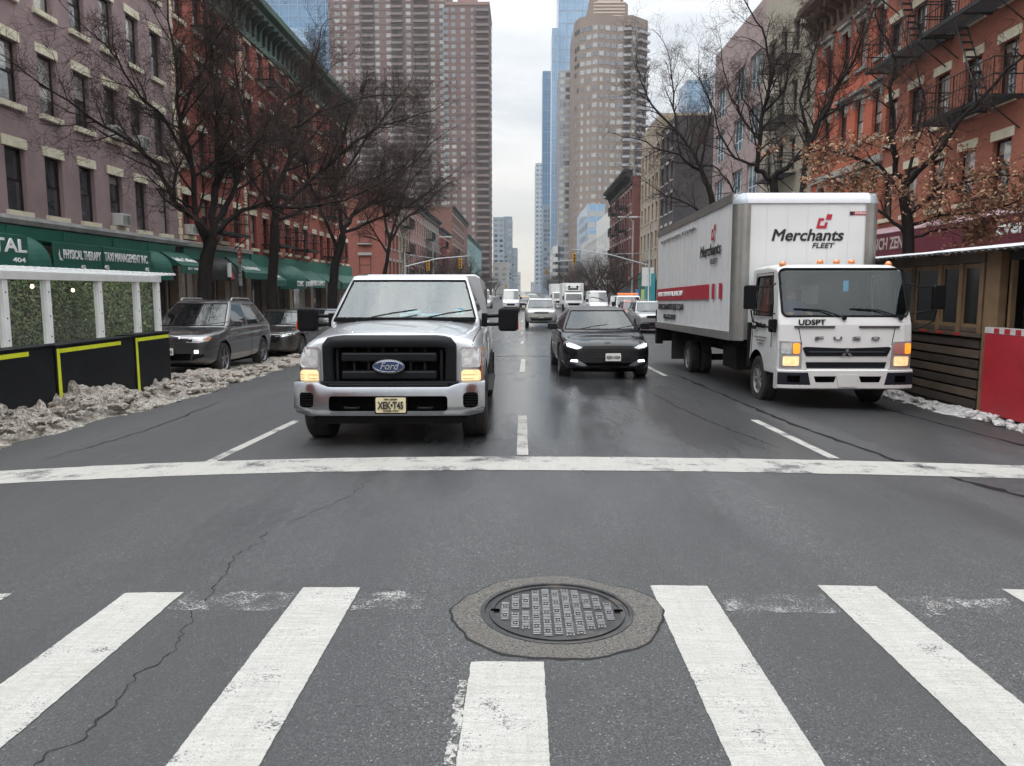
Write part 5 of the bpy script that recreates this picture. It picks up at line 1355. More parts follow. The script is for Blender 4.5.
def cornice(root, n, y0, y1, yc, zb, z0, z1, out, mat, brackets=.9, detail=None):
    mb = MB(); a, b = y0-yc, y1-yc; h = z1-z0
    prof = [(0, z0-zb), (.12, z0-zb), (.14, z0-zb+h*.12), (.10, z0-zb+h*.14), (.10, z0-zb+h*.6), (out*.55, z0-zb+h*.66), (out*.6, z0-zb+h*.8), (out*.95, z0-zb+h*.86), (out, z0-zb+h), (0, z0-zb+h)]
    mb.prism([(n*(p[0]+.004), p[1]) for p in prof], 'y', a+.003, b-.003)
    o = mb.build('cornice', mat, root)
    if brackets:
        k = max(2, int((b-a)/brackets))
        for i in range(k+1):
            bb = MB(); y = a+.12+(b-a-.24)*i/k
            bb.prism([(n*.11, z0-zb+h*.15), (n*.22, z0-zb+h*.2), (n*.3, z0-zb+h*.42), (n*out*.86, z0-zb+h*.62), (n*out*.86, z0-zb+h*.655), (n*.11, z0-zb+h*.655)], 'y', y-.08, y+.08); bb.build('bracket', detail or mat, root)
    return o
def fire_escape(root, n, yc, zb, ya, yb, levels, out=.95, ladder=True, x0=0.0):
    """iron balconies with railings and slanting stairs, one part with its own sub-parts"""
    fe = part_empty('fire_escape', root)
    for i, z in enumerate(levels):
        mb = MB(); a, b = ya-yc, yb-yc; zz = z-zb
        xa, xb = n*(x0+.02), n*(x0+out); lo, hi = min(xa, xb), max(xa, xb)
        k = int(out/.09)
        for j in range(k+1):
            x = lo+(hi-lo)*j/k; mb.box(x-.018, a, zz-.03, x+.018, b, zz)
        for y in (a, b, (a+b)/2): mb.box(lo, y-.03, zz-.09, hi, y+.03, zz-.031)
        mb.box(xb-.03, a, zz-.13, xb+.03, b, zz-.032)
        for y in (a+.3, b-.3): mb.tube([(xa, y, zz-.85), (xb, y, zz-.1)], .025, 4)
        mb.build('platform', iron, fe, fix=False)
        mb = MB()
        for h in (.5, .95): mb.tube([(xa, a, zz+h), (xb, a, zz+h), (xb, b, zz+h), (xa, b, zz+h)], .02, 4)
        m = int((b-a)/.16)
        for j in range(m+1): mb.tube([(xb, a+(b-a)*j/m, zz), (xb, a+(b-a)*j/m, zz+.95)], .009 if j % 6 else .02, 3)
        for y in (a, b):
            for j in range(1, 5): mb.tube([(xa+(xb-xa)*j/5, y, zz), (xa+(xb-xa)*j/5, y, zz+.95)], .009, 3)
        mb.build('railing', iron, fe, fix=False)
        if ladder and i < len(levels)-1:
            mb = MB(); z2 = levels[i+1]-zb; ym = (a+b)/2; dy = min(.8, (b-a)*.3)
            for q in (.34, .66):
                x = xa+(xb-xa)*q; mb.tube([(x, ym-dy, zz), (x, ym+dy, z2)], .028, 4)
            for j in range(1, 11):
                t = j/11; mb.box(min(xa+(xb-xa)*.34, xa+(xb-xa)*.66), ym-dy+2*dy*t-.07, zz+(z2-zz)*t-.012, max(xa+(xb-xa)*.34, xa+(xb-xa)*.66), ym-dy+2*dy*t+.07, zz+(z2-zz)*t+.012)
            mb.build('ladder', iron, fe, fix=False)
    return fe
def quoins(root, n, y, zb, yc, z0, z1, w=.26, mat=limest):
    mb = MB(); z = z0; k = 0
    while z+.2 < z1:
        ww = w*(1.25 if k % 2 else .8); mb.box(min(n*.003, n*.045), y-yc-ww/2, z-zb, max(n*.003, n*.045), y-yc+ww/2, z-zb+.27); z += .3; k += 1
    mb.build('quoin', mat, root)
def shopfront(root, n, yc, zb, ya, yb, ztop, mat, kind=0, glass=None, zfloor=None):
    """recessed glazed ground floor between piers: frame, glass, door"""
    a, b = ya-yc+.01, yb-yc-.01; z0 = (slope((ya+yb)/2)+.006 if zfloor is None else zfloor)-zb; H = ztop-zb-.01; q = -n*.32
    sf = part_empty('shopfront', root)
    mb = MB()
    L = b-a; ds = a+L*(.38 if kind % 2 else .12); de = ds+.95
    for y in (a, b): mb.box(min(q, n*.03), y-(.0 if y == a else .28), z0, max(q, n*.03), y+(.28 if y == a else 0), H)
    for y in (ds, de): mb.box(min(q-n*.05, q+n*.05), y-.05, z0, max(q-n*.05, q+n*.05), y+.05, H)
    mb.box(min(q, q+n*.08), a+.28, z0, max(q, q+n*.08), ds-.05, z0+.5); mb.box(min(q, q+n*.08), de+.05, z0, max(q, q+n*.08), b-.28, z0+.5)
    mb.box(min(q, q+n*.08), a+.28, H-.3, max(q, q+n*.08), b-.28, H)
    mb.build('frame', mat, sf)
    mb = MB(); xg = q-n*.02
    mb.box(min(xg, xg-n*.02), a+.28, z0+.5, max(xg, xg-n*.02), ds-.05, H-.3); mb.box(min(xg, xg-n*.02), de+.05, z0+.5, max(xg, xg-n*.02), b-.28, H-.3)
    mb.build('pane', glass or pane_d, sf)
    mb = MB(); mb.box(min(xg, xg-n*.05), ds+.05, z0, max(xg, xg-n*.05), de-.05, z0+2.1); mb.build('door', framed, sf)
    return sf
def awning(root, n, yc, zb, ya, yb, zt, zl, out, mat, words=None, dome=False, wcol=None, val=.28, size=None, x0=.18, wpos=None):
    a, b = ya-yc+.02, yb-yc-.02; aw = None
    mb = MB(); T = zt-zb; Lz = zl-zb
    if dome:
        rows = []
        for i in range(9):
            t = i/8*PI/2; r = []
            for j in range(15):
                u = -1+2*j/14; y = (a+b)/2+(b-a)/2*u; sc_ = math.sqrt(max(0, 1-u*u*.96))
                r.append((n*(x0+out*math.sin(t)*(.25+.75*sc_)), y, Lz+(T-Lz)*math.cos(t)*(.35+.65*sc_)))
            rows.append(r)
        mb.grid(rows); mb.grid([rows[-1], [(p[0], p[1], p[2]-val) for p in rows[-1]]])
        aw = mb.build('awning', mat, root)
    else:
        pr = [(n*x0, T), (n*(x0+out), Lz), (n*(x0+out), Lz-val), (n*(x0+out-.03), Lz-val), (n*(x0+out-.03), Lz-.03), (n*x0, T-.05)]
        mb.prism(pr, 'y', a, b); mb.add([(n*x0, a, T-.02), (n*(x0+out), a, Lz-.02), (n*x0, a, Lz-.02)], [(0, 1, 2)]); mb.add([(n*x0, b, T-.02), (n*(x0+out), b, Lz-.02), (n*x0, b, Lz-.02)], [(0, 1, 2)])
        aw = mb.build('awning', mat, root)
    for wd in (words or []):
        body, yy, zz, wid, hh = wd[:5]; xx = wd[5] if len(wd) > 5 else out
        tl = 90
        if xx == 'slope':
            ang = math.degrees(math.atan2(T-Lz, out)); t = (T-(zz-zb))/(T-Lz); xp = x0+out*t+.02; tl = ang
        else: xp = x0+xx+.006
        text(body, (n*xp, yy-yc, zz-zb), 90*n, wcol or white, aw, width=wid, height=hh, offset=.012, extrude=.002, tilt=tl)
    return aw
purple = M('mauve_painted_wall', (.275, .198, .198), .85, var=.22, vs=1.1, bmp=.35, bs=14)
redb = brickmat('red_brick', (.42, .085, .055), (.34, .068, .046), (.22, .12, .09), grime=.45)
redb2 = brickmat('deep_red_brick', (.37, .07, .048), (.30, .058, .04), (.2, .11, .085), grime=.3)
orangeb = brickmat('orange_red_brick', (.58, .135, .068), (.50, .11, .058), (.32, .12, .08), grime=.2)
brownb = brickmat('brown_red_brick', (.44, .145, .085), (.37, .112, .07), (.24, .12, .09), grime=.3)
creamb = brickmat('cream_brick', (.40, .36, .28), (.36, .32, .25), (.3, .27, .22))
pinkb = brickmat('mauve_brick', (.34, .255, .245), (.31, .235, .225), (.28, .22, .21), grime=.15)
greenp = M('green_storefront', (.016, .135, .092), .55, var=.2, vs=2, dirt=.2)
greena = M('green_awning', (.006, .088, .062), .6, var=.12, vs=2)
greenc = M('green_cornice', (.05, .105, .08), .6, var=.25, vs=3)
blacka = M('black_awning', (.012, .014, .014), .6, var=.2)
maroon = M('maroon_awning', (.13, .018, .03), .6, var=.12)
stonep = M('brown_pier', (.22, .17, .13), .8, var=.25, vs=3)

def rng(a, st, n): return [a+st*i for i in range(n)]
# --- left street side
rows4 = [(3.62, 5.3), (6.46, 8.12), (9.3, 10.95), (12.15, 13.8)]
b, yc, zb = building('apartment_house', 'mauve painted walk-up with pale flat lintels above the green shopfronts', -13.6, 1, 7.6, 30.8, 15.4, 12, purple, rng(22.77-1.72*8, 1.72, 13), rows4, .84)
mb = MB(); mb.prism([(.004, 3.2-zb), (.30, 3.23-zb), (.34, 3.35-zb), (.28, 3.46-zb), (.004, 3.5-zb)], 'y', 7.65-yc, 30.78-yc); mb.build('ledge', M('weathered_ledge', (.22, .22, .21), .7, var=.4, vs=2), b)
mb = MB(); mb.prism([(.01, 3.19-zb), (.26, 3.19-zb), (.19, 2.74-zb), (.01, 2.74-zb)], 'y', 7.65-yc, 29.9-yc)
for y in (17.6, 20.1, 22.6, 25.3, 27.7): mb.box(.2, y-yc-.015, 2.90-zb, .285, y-yc+.015, 3.18-zb)
mb.build('fascia', greenp, b)
for i, (a, c) in enumerate(((8, 13.5), (13.5, 18), (18, 21.4), (21.4, 24.9), (24.9, 28.2), (28.2, 30.8))): shopfront(b, 1, yc, zb, a, c, 2.8, stonep, i)
awning(b, 1, yc, zb, 16.0, 19.8, 2.98, 2.86, .8, greena, [('DENTAL', 18.35, 2.58, 2.7, .34), ('404', 19.4, 2.24, .5, .12)], val=.75)
awning(b, 1, yc, zb, 19.95, 21.3, 2.95, 2.15, .75, greena, dome=True, val=.3)
awning(b, 1, yc, zb, 21.4, 23.93, 2.88, 2.82, .45, greena, [('PHYSICAL THERAPY', 22.85, 2.50, 1.95, .27), ('403', 22.85, 2.17, .24, .11)], val=.76)
mb = MB(); mb.poly([(.655, 21.62-yc, 2.50-zb), (.655, 21.68-yc, 2.64-zb), (.655, 21.70-yc, 2.44-zb), (.655, 21.84-yc, 2.32-zb), (.655, 21.66-yc, 2.34-zb)]); mb.build('emblem', offw, b)
awning(b, 1, yc, zb, 23.95, 27.1, 2.88, 2.82, .45, greena, [('TAXI MANAGEMENT INC.', 25.45, 2.52, 2.8, .28), ('402', 24.15, 2.20, .28, .13), ('402', 26.75, 2.20, .28, .13)], val=.76)
awning(b, 1, yc, zb, 27.2, 28.6, 2.92, 2.15, .75, greena, dome=True, val=.3)
awning(b, 1, yc, zb, 28.7, 30.75, 2.95, 2.42, .8, greena, [('India Collects', 29.75, 2.64, 1.8, .27, 'slope'), ('EST 1989', 29.75, 2.30, 1.0, .09)], val=.3)
b1 = b
b, yc, zb = building('apartment_house', 'first red brick tenement beyond the mauve house, fire escape behind a tree', -13.6, 1, 30.8, 38.4, 15.7, 12, redb, rng(31.75, 1.83, 4), [(3.7, 5.35), (6.5, 8.15), (9.35, 11.0), (12.15, 13.6)], .84)
quoins(b, 1, 30.95, zb, yc, 3.4, 13.7); cornice(b, 1, 30.8, 38.4, yc, zb, 13.75, 15.75, .85, greenc, .8, M('dark_green_bracket', (.02, .035, .03), .6))
fire_escape(b, 1, yc, zb, 32.9, 36.2, [4.0, 6.7, 9.5, 12.3])
mb = MB(); mb.prism([(.004, 3.25-zb), (.30, 3.25-zb), (.33, 3.42-zb), (.004, 3.5-zb)], 'y', 30.82-yc, 38.38-yc); mb.build('ledge', limeg, b)
mb = MB(); mb.box(.01, 30.82-yc, 2.75-zb, .16, 38.38-yc, 3.24-zb); mb.build('fascia', greenp, b)
for i, (a, c) in enumerate(((30.8, 33), (33, 35.6), (35.6, 38.4))): shopfront(b, 1, yc, zb, a, c, 2.76, stonep, i)
aw = awning(b, 1, yc, zb, 32.6, 34.8, 2.95, 2.2, .9, blacka, dome=True, val=.3)
mb = MB(); mb.lathe([(.001, -.3), (.09, -.3), (.09, .3), (.001, .3)], c=(1.05, 33.2-yc, 2.35-zb), n=12); mb.build('barber_pole', offw, aw)
mb = MB(); mb.poly([(1.12, 33.15-yc, 1.95-zb), (1.12, 33.6-yc, 2.0-zb), (1.12, 33.35-yc, 2.3-zb)]); mb.build('sign_mark', M('sign_red', (.5, .06, .04), .5), aw)
awning(b, 1, yc, zb, 35.0, 38.2, 3.0, 2.3, .9, greena, [('FLOWERS', 36.6, 2.5, 2.0, .25, 'slope')], val=.28)
b, yc, zb = building('apartment_house', 'second red brick tenement in the row with pale quoins and green cornice', -13.6, 1, 38.4, 49.9, 15.7, 12, redb2, rng(39.5, 1.87, 6), [(3.6, 5.25), (6.4, 8.05), (9.25, 10.9), (12.1, 13.6)], .84)
quoins(b, 1, 38.45, zb, yc, 3.4, 13.7); cornice(b, 1, 38.4, 49.9, yc, zb, 13.75, 15.75, .85, greenc, .8, M('dark_green_bracket', (.02, .035, .03), .6))
fire_escape(b, 1, yc, zb, 40.6, 43.7, [3.9, 6.6, 9.4, 12.2]); fire_escape(b, 1, yc, zb, 45.9, 48.6, [3.9, 6.6, 9.4, 12.2])
mb = MB(); mb.box(.01, 38.42-yc, 2.7-zb, .2, 49.88-yc, 3.28-zb); mb.build('fascia', greenp, b)
for i, (a, c) in enumerate(((38.4, 41.5), (41.5, 45.4), (45.4, 49.9))): shopfront(b, 1, yc, zb, a, c, 2.7, stonep, i)
awning(b, 1, yc, zb, 38.6, 40.9, 2.7, 2.0, 1.0, greena, [('THE GALLERY', 39.8, 2.2, 1.6, .2, 'slope')], val=.3)
awning(b, 1, yc, zb, 41.2, 45.0, 2.95, 1.95, 1.3, greena, [('COMIC', 42.3, 1.83, 1.2, .3), ('& SHOWS', 44.1, 1.83, 1.4, .3)], dome=True, val=.4)
awning(b, 1, yc, zb, 45.6, 49.6, 2.7, 2.05, .9, greena, [('THEIRS SUPPLY', 47.5, 1.9, 3.2, .3)], val=.42)
b, yc, zb = building('apartment_house', 'third red brick tenement, last before the left side street', -13.6, 1, 49.9, 61.2, 15.7, 14, redb, rng(51, 1.85, 6), [(3.5, 5.15), (6.3, 7.95), (9.15, 10.8), (12.0, 13.5)], .84)
cornice(b, 1, 49.9, 61.2, yc, zb, 13.75, 15.75, .85, greenc, .8, M('dark_green_bracket', (.02, .035, .03), .6))
fire_escape(b, 1, yc, zb, 53, 56.6, [3.8, 6.5, 9.3, 12.1])
mb = MB(); mb.box(.01, 49.92-yc, 2.6-zb, .2, 61.18-yc, 3.28-zb); mb.build('fascia', greenp, b)
for i, (a, c) in enumerate(((49.9, 53.8), (53.8, 57.4), (57.4, 61.2))): shopfront(b, 1, yc, zb, a, c, 2.6, stonep, i)
awning(b, 1, yc, zb, 50.2, 53.4, 2.6, 2.0, .9, greena, val=.42); awning(b, 1, yc, zb, 54, 61, 2.6, 2.0, .9, greena, val=.42)

# air conditioners sitting in window sills
def ac_unit(X, n, y, z, label):
    t = thing('air_conditioner', label, 'air conditioner', (X, y, z), (0, 0, 0 if n > 0 else PI), group='window air conditioners')
    mb = MB(); mb.box(-.2, -.30, 0, .30, .30, .40); mb.build('housing', M('ac_white', (.58, .58, .56), .5, dirt=.2), t, bevel=.012)
    mb = MB()
    for k in range(8): mb.box(.302, -.25, .05+k*.038, .308, .25, .065+k*.038)
    mb.box(.3, .05, .04, .304, .26, .36); mb.build('grille', M('ac_grille', (.2, .2, .2), .6), t)
C0 = 22.77
ac_unit(-13.6, 1, C0+1.72*2, 6.48, 'white air conditioner in the second mauve-wall storey, nearer of two neighbours')
ac_unit(-13.6, 1, C0+1.72*3, 6.48, 'white air conditioner in the second mauve-wall storey, beside another unit')
ac_unit(-13.6, 1, C0+1.72*2, 3.64, 'white air conditioner in the mauve wall just above the green fascia')
ac_unit(-13.6, 1, 31.75, 3.74, 'white air conditioner low beside the quoins, just above green fascia')
ac_unit(-13.6, 1, 31.75, 6.54, 'white air conditioner higher beside the quoins in red brick wall')

# --- right street side
rowsR = [(4.15, 5.75), (6.85, 8.45), (9.6, 11.2), (12.35, 13.95)]
b, yc, zb = building('apartment_house', 'brownish red brick tenement with long fire escapes at the right edge', 13.6, -1, 9.5, 30.0, 16.2, 12, brownb, rng(22.66-1.72*7, 1.72, 12), rowsR, .86, trim=limest)
fire_escape(b, -1, yc, zb, 21.6, 25.5, [6.75, 9.5, 12.25], 1.0); fire_escape(b, -1, yc, zb, 25.6, 29.6, [9.45, 12.2], 1.0)
fire_escape(b, -1, yc, zb, 15.0, 19.0, [4.1, 6.75, 9.5, 12.25], 1.0)
mb = MB(); mb.box(-.17, 9.52-yc, 3.5-zb, -.004, 29.98-yc, 3.72-zb); mb.build('ledge', limeg, b)
for i, (a, c) in enumerate(((9.5, 14), (14, 18), (18, 21), (21, 24), (24, 27), (27, 30))): shopfront(b, -1, yc, zb, a, c, 3.3, stonep, i)
awning(b, -1, yc, zb, 16.0, 25.2, 3.72, 3.42, .9, maroon, [('Everest', 19.85, 3.10, 2.0, .40), ('CAFE', 18.6, 2.75, 1.2, .16)], val=.85, wcol=offw)
awning(b, -1, yc, zb, 25.3, 29.9, 3.72, 3.42, .9, maroon, [('LUNCH ZEN', 27.2, 3.05, 2.7, .42)], val=.8, wcol=M('sign_dull', (.42, .34, .32), .6))
mb = MB(); mb.prism([(-.18, 3.725-zb), (-1.09, 3.43-zb), (-1.09, 3.45-zb), (-.18, 3.77-zb)], 'y', 16.0-yc, 29.9-yc); mb.build('snow_cover', M('snow_on_awning', (.40, .27, .30), .6, var=.3, vs=3), b)
ac_unit(13.6, -1, 29.5, 9.62, 'grey air conditioner in the tall window at the orange wall end')
b, yc, zb = building('apartment_house', 'bright orange-red brick house with ornate hooded windows', 13.6, -1, 30.0, 37.3, 14.1, 12, orangeb, [30.75, 32.35, 33.95, 35.75], [(4.5, 6.1), (7.4, 9.15), (10.35, 12.2)], .80, style='hood', trim=limeg)
cornice(b, -1, 30.0, 37.3, yc, zb, 12.6, 14.15, 1.0, M('brown_cornice', (.11, .06, .035), .6, var=.3), .7)
mb = MB(); mb.box(-.12, 30.02-yc, 6.35-zb, -.004, 37.28-yc, 6.62-zb); mb.build('band', limeg, b)
for i, (a, c) in enumerate(((30.0, 33.5), (33.5, 37.3))): shopfront(b, -1, yc, zb, a, c, 3.3, stonep, i)
mb = MB(); mb.box(-.2, 30.02-yc, 2.7-zb, -.004, 37.28-yc, 3.3-zb); mb.build('fascia', M('dark_fascia', (.03, .03, .035), .5), b)
b, yc, zb = building('apartment_house', 'cream brick tenement with arched windows and iron fire escape', 13.6, -1, 37.3, 45.2, 17.9, 12, creamb, [38.3, 40.1, 41.9, 43.9], [(4.6, 6.2), (7.5, 9.1), (10.3, 11.9), (13.2, 14.8)], .8, style='arch', trim=creamb)
fire_escape(b, -1, yc, zb, 39.4, 43.0, [4.4, 7.3, 10.1, 13.0])
mb = MB(); mb.box(-.2, 37.32-yc, 3.7-zb, -.004, 45.18-yc, 4.0-zb); mb.build('band', limest, b)
for i, (a, c) in enumerate(((37.3, 41.2), (41.2, 45.2))): shopfront(b, -1, yc, zb, a, c, 3.3, stonep, i)
b, yc, zb = building('apartment_house', 'plain mauve brick block with wide ribbon windows before the side street', 13.6, -1, 45.2, 56.6, 17.8, 14, pinkb, [46.9, 50.2, 54.7], [(3.9, 5.7), (7.0, 9.0), (10.2, 12.2), (13.2, 15.2)], 2.3, style='wide', trim=None, fm=framew, pm=pane_blue)
for i, (a, c) in enumerate(((45.2, 51), (51, 56.6))): shopfront(b, -1, yc, zb, a, c, 3.3, stonep, i)

# --- unseen blocks added behind the viewer to darken reflections in windscreens and chrome
for XX, n, lb, wm in ((-13.6, 1, 'red brick corner block behind the viewer, unseen, added for reflections on left', redb), (13.6, -1, 'brown brick corner block behind the viewer, unseen, added for reflections on right', brownb)):
    b, yc, zb = building('apartment_house', lb, XX, n, -62, -12, 17, 14, wm, rng(-60, 3.4, 14), [(4.2+2.9*i, 5.9+2.9*i) for i in range(4)], 1.0, shop=3.3, zbase=0)
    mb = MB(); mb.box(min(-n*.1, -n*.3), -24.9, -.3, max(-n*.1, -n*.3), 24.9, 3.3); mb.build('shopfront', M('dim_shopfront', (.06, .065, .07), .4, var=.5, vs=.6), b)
# --- next blocks
def side_windows(root, yc, zb, y, xs, rows, w, fm, pm, trim):
    """windows on the wall that faces the viewer (-y)"""
    for x in xs:
        for (a, c) in rows:
            o = put_window(root, 1, 0, 0, window_template(w, c-a, 'flat', fm, pm, trim)); o.location = (x, y-yc-.145, a-zb); o.rotation_euler = (0, 0, -PI/2)
tanb = brickmat('tan_brick', (.36, .29, .21), (.33, .26, .19), (.3, .25, .2))
greyb = M('dark_grey_render', (.050, .046, .048), .9, var=.2, vs=1)
tealm = M('teal_wall', (.22, .36, .36), .7, var=.15)
midr = brickmat('far_red_brick', (.30, .10, .07), (.25, .08, .06), (.2, .1, .08))
L4 = [('apartment_house', 'red brick corner house on the far side of the left side street', 76.8, 86, 11.4, midr),
 ('apartment_house', 'narrow orange-tan house behind the left trees', 86, 93.5, 11.8, tanb),
 ('apartment_house', 'pinkish row house left of the street lamp arm', 93.5, 108, 12.3, brickmat('rose_brick', (.36, .19, .17), (.32, .17, .15), (.28, .18, .16))),
 ('apartment_house', 'grey-tan row house behind the left street lamp', 108, 128, 12.2, brickmat('greige_brick', (.25, .21, .18), (.22, .18, .16), (.2, .17, .15))),
 ('apartment_house', 'narrow bright red row house with black cornice on left', 128, 146, 11.5, M('red_render', (.26, .03, .03), .7, var=.2)),
 ('apartment_house', 'tall brown brick block with blank side wall behind the red row house', 152, 194, 17.5, brickmat('chestnut_brick', (.19, .095, .07), (.17, .08, .06), (.14, .08, .07))),
 ('apartment_house', 'pale teal house right of the tall brown block', 194, 262, 15, tealm)]
for nm, lb, y0, y1, zt, wm in L4:
    n_ = max(3, int((y1-y0)/2.2)); st = (y1-y0)/n_
    rws = [(2.9+2.9*i, 4.5+2.9*i) for i in range(int((zt-4.8)/2.9)+1)]
    b, yc, zb = building(nm, lb, -13.6, 1, y0, y1, zt, 14, wm, [y0+st*(i+.5) for i in range(min(n_, 14))], rws, 1.0, trim=limeg, shop=2.4)
    cornice(b, 1, y0, y1, yc, zb, zt-.7, zt+.15, .6, greenc if 'teal' in lb else M('black_cornice', (.03, .03, .03), .6), 0)
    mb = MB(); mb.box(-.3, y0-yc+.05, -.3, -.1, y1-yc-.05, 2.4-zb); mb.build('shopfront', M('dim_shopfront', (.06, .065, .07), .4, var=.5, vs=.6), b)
    if 'corner' in lb: side_windows(b, yc, zb, y0, [-1.9, -4.7, -7.5], [(3.0, 4.9), (6.1, 8.0)], 1.15, framed, pane_d, limeg)
    if 'tan' in lb or 'red row' in lb: fire_escape(b, 1, yc, zb, y0+2, y0+6, [2.9, 5.8, 8.7])
mb = MB(); 
R4b = [('apartment_house', 'dark grey building with blank side wall across the right side street', 72.3, 79.5, 17.2, greyb, 13.9),
 ('apartment_house', 'tan and pink house with teal shop signs, beyond the dark blank wall', 79.5, 91.5, 19.0, tanb, 13.75),
 ('apartment_house', 'dark red tenement with heavy black cornice and fire escapes', 92.5, 116, 14.8, brickmat('maroon_brick', (.19, .065, .055), (.15, .05, .045), (.13, .07, .06)), 12.95),
 ('apartment_house', 'white modern house with slim dark windows beyond the dark tenement', 116, 139, 13.4, M('white_render', (.62, .62, .60), .7, var=.1), 13.2),
 ('apartment_house', 'low pale grey house farthest along the right row', 139, 178, 11.6, M('pale_render', (.5, .5, .49), .7, var=.15), 13.4)]
for nm, lb, y0, y1, zt, wm, XX in R4b:
    n_ = max(3, int((y1-y0)/2.3)); st = (y1-y0)/n_
    rws = [(3.0+2.9*i, 4.7+2.9*i) for i in range(int((zt-4.9)/2.9)+1)]
    b, yc, zb = building(nm, lb, XX, -1, y0, y1, zt, 16 if 'blank' in lb else 12, wm, [y0+st*(i+.5) for i in range(min(n_, 12))], rws, 1.0, trim=limeg if 'white' not in lb else None, style='flat' if 'white' not in lb else 'bare', shop=2.5)
    if 'fire escapes' in lb:
        cornice(b, -1, y0, y1, yc, zb, zt-.9, zt+.7, 1.1, M('black_cornice', (.03, .03, .03), .6), 1.5)
        fire_escape(b, -1, yc, zb, y0+3, y0+7, [3, 5.9, 8.8, 11.6], 1.2); fire_escape(b, -1, yc, zb, y0+11, y0+15, [3, 5.9, 8.8, 11.6], 1.2)
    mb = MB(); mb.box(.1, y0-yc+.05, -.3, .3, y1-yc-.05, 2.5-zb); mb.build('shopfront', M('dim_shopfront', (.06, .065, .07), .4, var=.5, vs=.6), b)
    if 'teal shop' in lb:
        for k, (cc, a, c, z0, z1) in enumerate((((.05, .32, .36), 80, 84, .2, 3.2), ((.5, .62, .2), 84.2, 86.5, -.2, 1.6), ((.03, .12, .09), 84.2, 89, 1.7, 3.2), ((.05, .22, .42), 88, 91, -.3, 1.6))):
            mb = MB(); mb.box(-.5, a-yc, z0-zb, -.06, c-yc, z1-zb); mb.build('sign_panel', M('sign_panel_%d' % k, cc, .5), b)
        mb = MB(); mb.box(-1.4, 80.1-yc, 1.9-zb, -.2, 80.25-yc, 3.8-zb); mb.build('projecting_sign', offw, b)

# ------------------------------------------------------------------ towers
def tower(name, label, x0, x1, y0, depth, H, wm, columns, fh=2.95, zfirst=6, pm=pane_b, top=None, sidecols=None, side=1, winh=1.5, balm=None, bands=None, grp=None):
    """columns on the wall facing the viewer: list of (xcentre, width, kind) with kind 'w' window or 'b' balcony"""
    z0 = -.85; root = thing(name, label, 'tower', ((x0+x1)/2, y0, z0), group=grp); xc = (x0+x1)/2; hw = (x1-x0)/2
    mb = MB(); mb.box(-hw, 0, 0, hw, depth, H-z0)
    mb.build('wall', wm, root)
    nf = int((H-z0-zfirst)/fh)
    wins = []; bals = []
    for f in range(nf):
        z = zfirst+f*fh-z0
        for (cx, w, kind) in columns:
            (wins if kind == 'w' else bals).append(('f', cx-xc, z, w))
        for (cy, w, kind) in (sidecols or []):
            (wins if kind == 'w' else bals).append(('s', cy, z, w))
    def wbox(mb, face, c, z, w, h, out, m=0):
        if face == 'f': mb.box(c-w/2, -out, z, c+w/2, .3, z+h, m)
        else:
            X = side*hw; a, b2 = sorted((X+side*out, X-side*.3)); mb.box(a, c-w/2, z, b2, c+w/2, z+h, m)
    for i, (face, c, z, w) in enumerate(wins[:100]):
        mb = MB(); wbox(mb, face, c, z, w, winh, .03); mb.build('window', pm, root, fix=False)
    if wins[100:]:
        mb = MB(); rr = random.Random(len(wins))
        for (face, c, z, w) in wins[100:]: wbox(mb, face, c, z, w, winh, .03, 0 if rr.random() < .6 else 1)
        tag(mb.build('window', [pm, M('lit_curtain', (.22, .23, .23), .4, var=0)], root, fix=False), kind='stuff')
    balm = balm or M('balcony_slab', (.17, .13, .12), .8, var=.1)
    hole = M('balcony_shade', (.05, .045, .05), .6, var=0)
    def bal(mb, face, c, z, w):
        if face == 'f':
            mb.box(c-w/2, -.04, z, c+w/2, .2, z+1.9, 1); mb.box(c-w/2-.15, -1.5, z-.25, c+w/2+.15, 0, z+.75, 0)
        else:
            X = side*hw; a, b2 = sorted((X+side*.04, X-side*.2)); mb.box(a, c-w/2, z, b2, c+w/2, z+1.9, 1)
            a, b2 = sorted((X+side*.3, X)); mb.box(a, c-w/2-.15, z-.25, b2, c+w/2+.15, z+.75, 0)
    for q in bals[:100]:
        mb = MB(); bal(mb, *q); mb.build('balcony', [balm, hole], root, fix=False)
    if bals[100:]:
        mb = MB()
        for q in bals[100:]: bal(mb, *q)
        tag(mb.build('balcony', [balm, hole], root, fix=False), kind='stuff')
    if bands:
        mb = MB()
        for f in range(0, nf, bands):
            z = zfirst+f*fh-z0-.75; mb.box(-hw-.08, -.12, z, hw+.08, depth+.1, z+.3)
        mb.build('floor_band', balm, root, fix=False)
    if top: top(root, hw, H-z0, depth)
    return root
towb = M('tower_brick', (.150, .094, .084), .85, var=.12, vs=.05)
def xs_at(px, Y): return (px-522)*Y/770*1.0
def rooftop(root, hw, H, d):
    mb = MB(); mb.box(-hw-.3, -.3, H, hw+.3, d, H+1.2); mb.box(-hw*.5, 4, H+1.2, hw*.4, d*.6, H+6); mb.build('parapet', M('tower_parapet', (.24, .15, .13), .8), root)
Y = 345
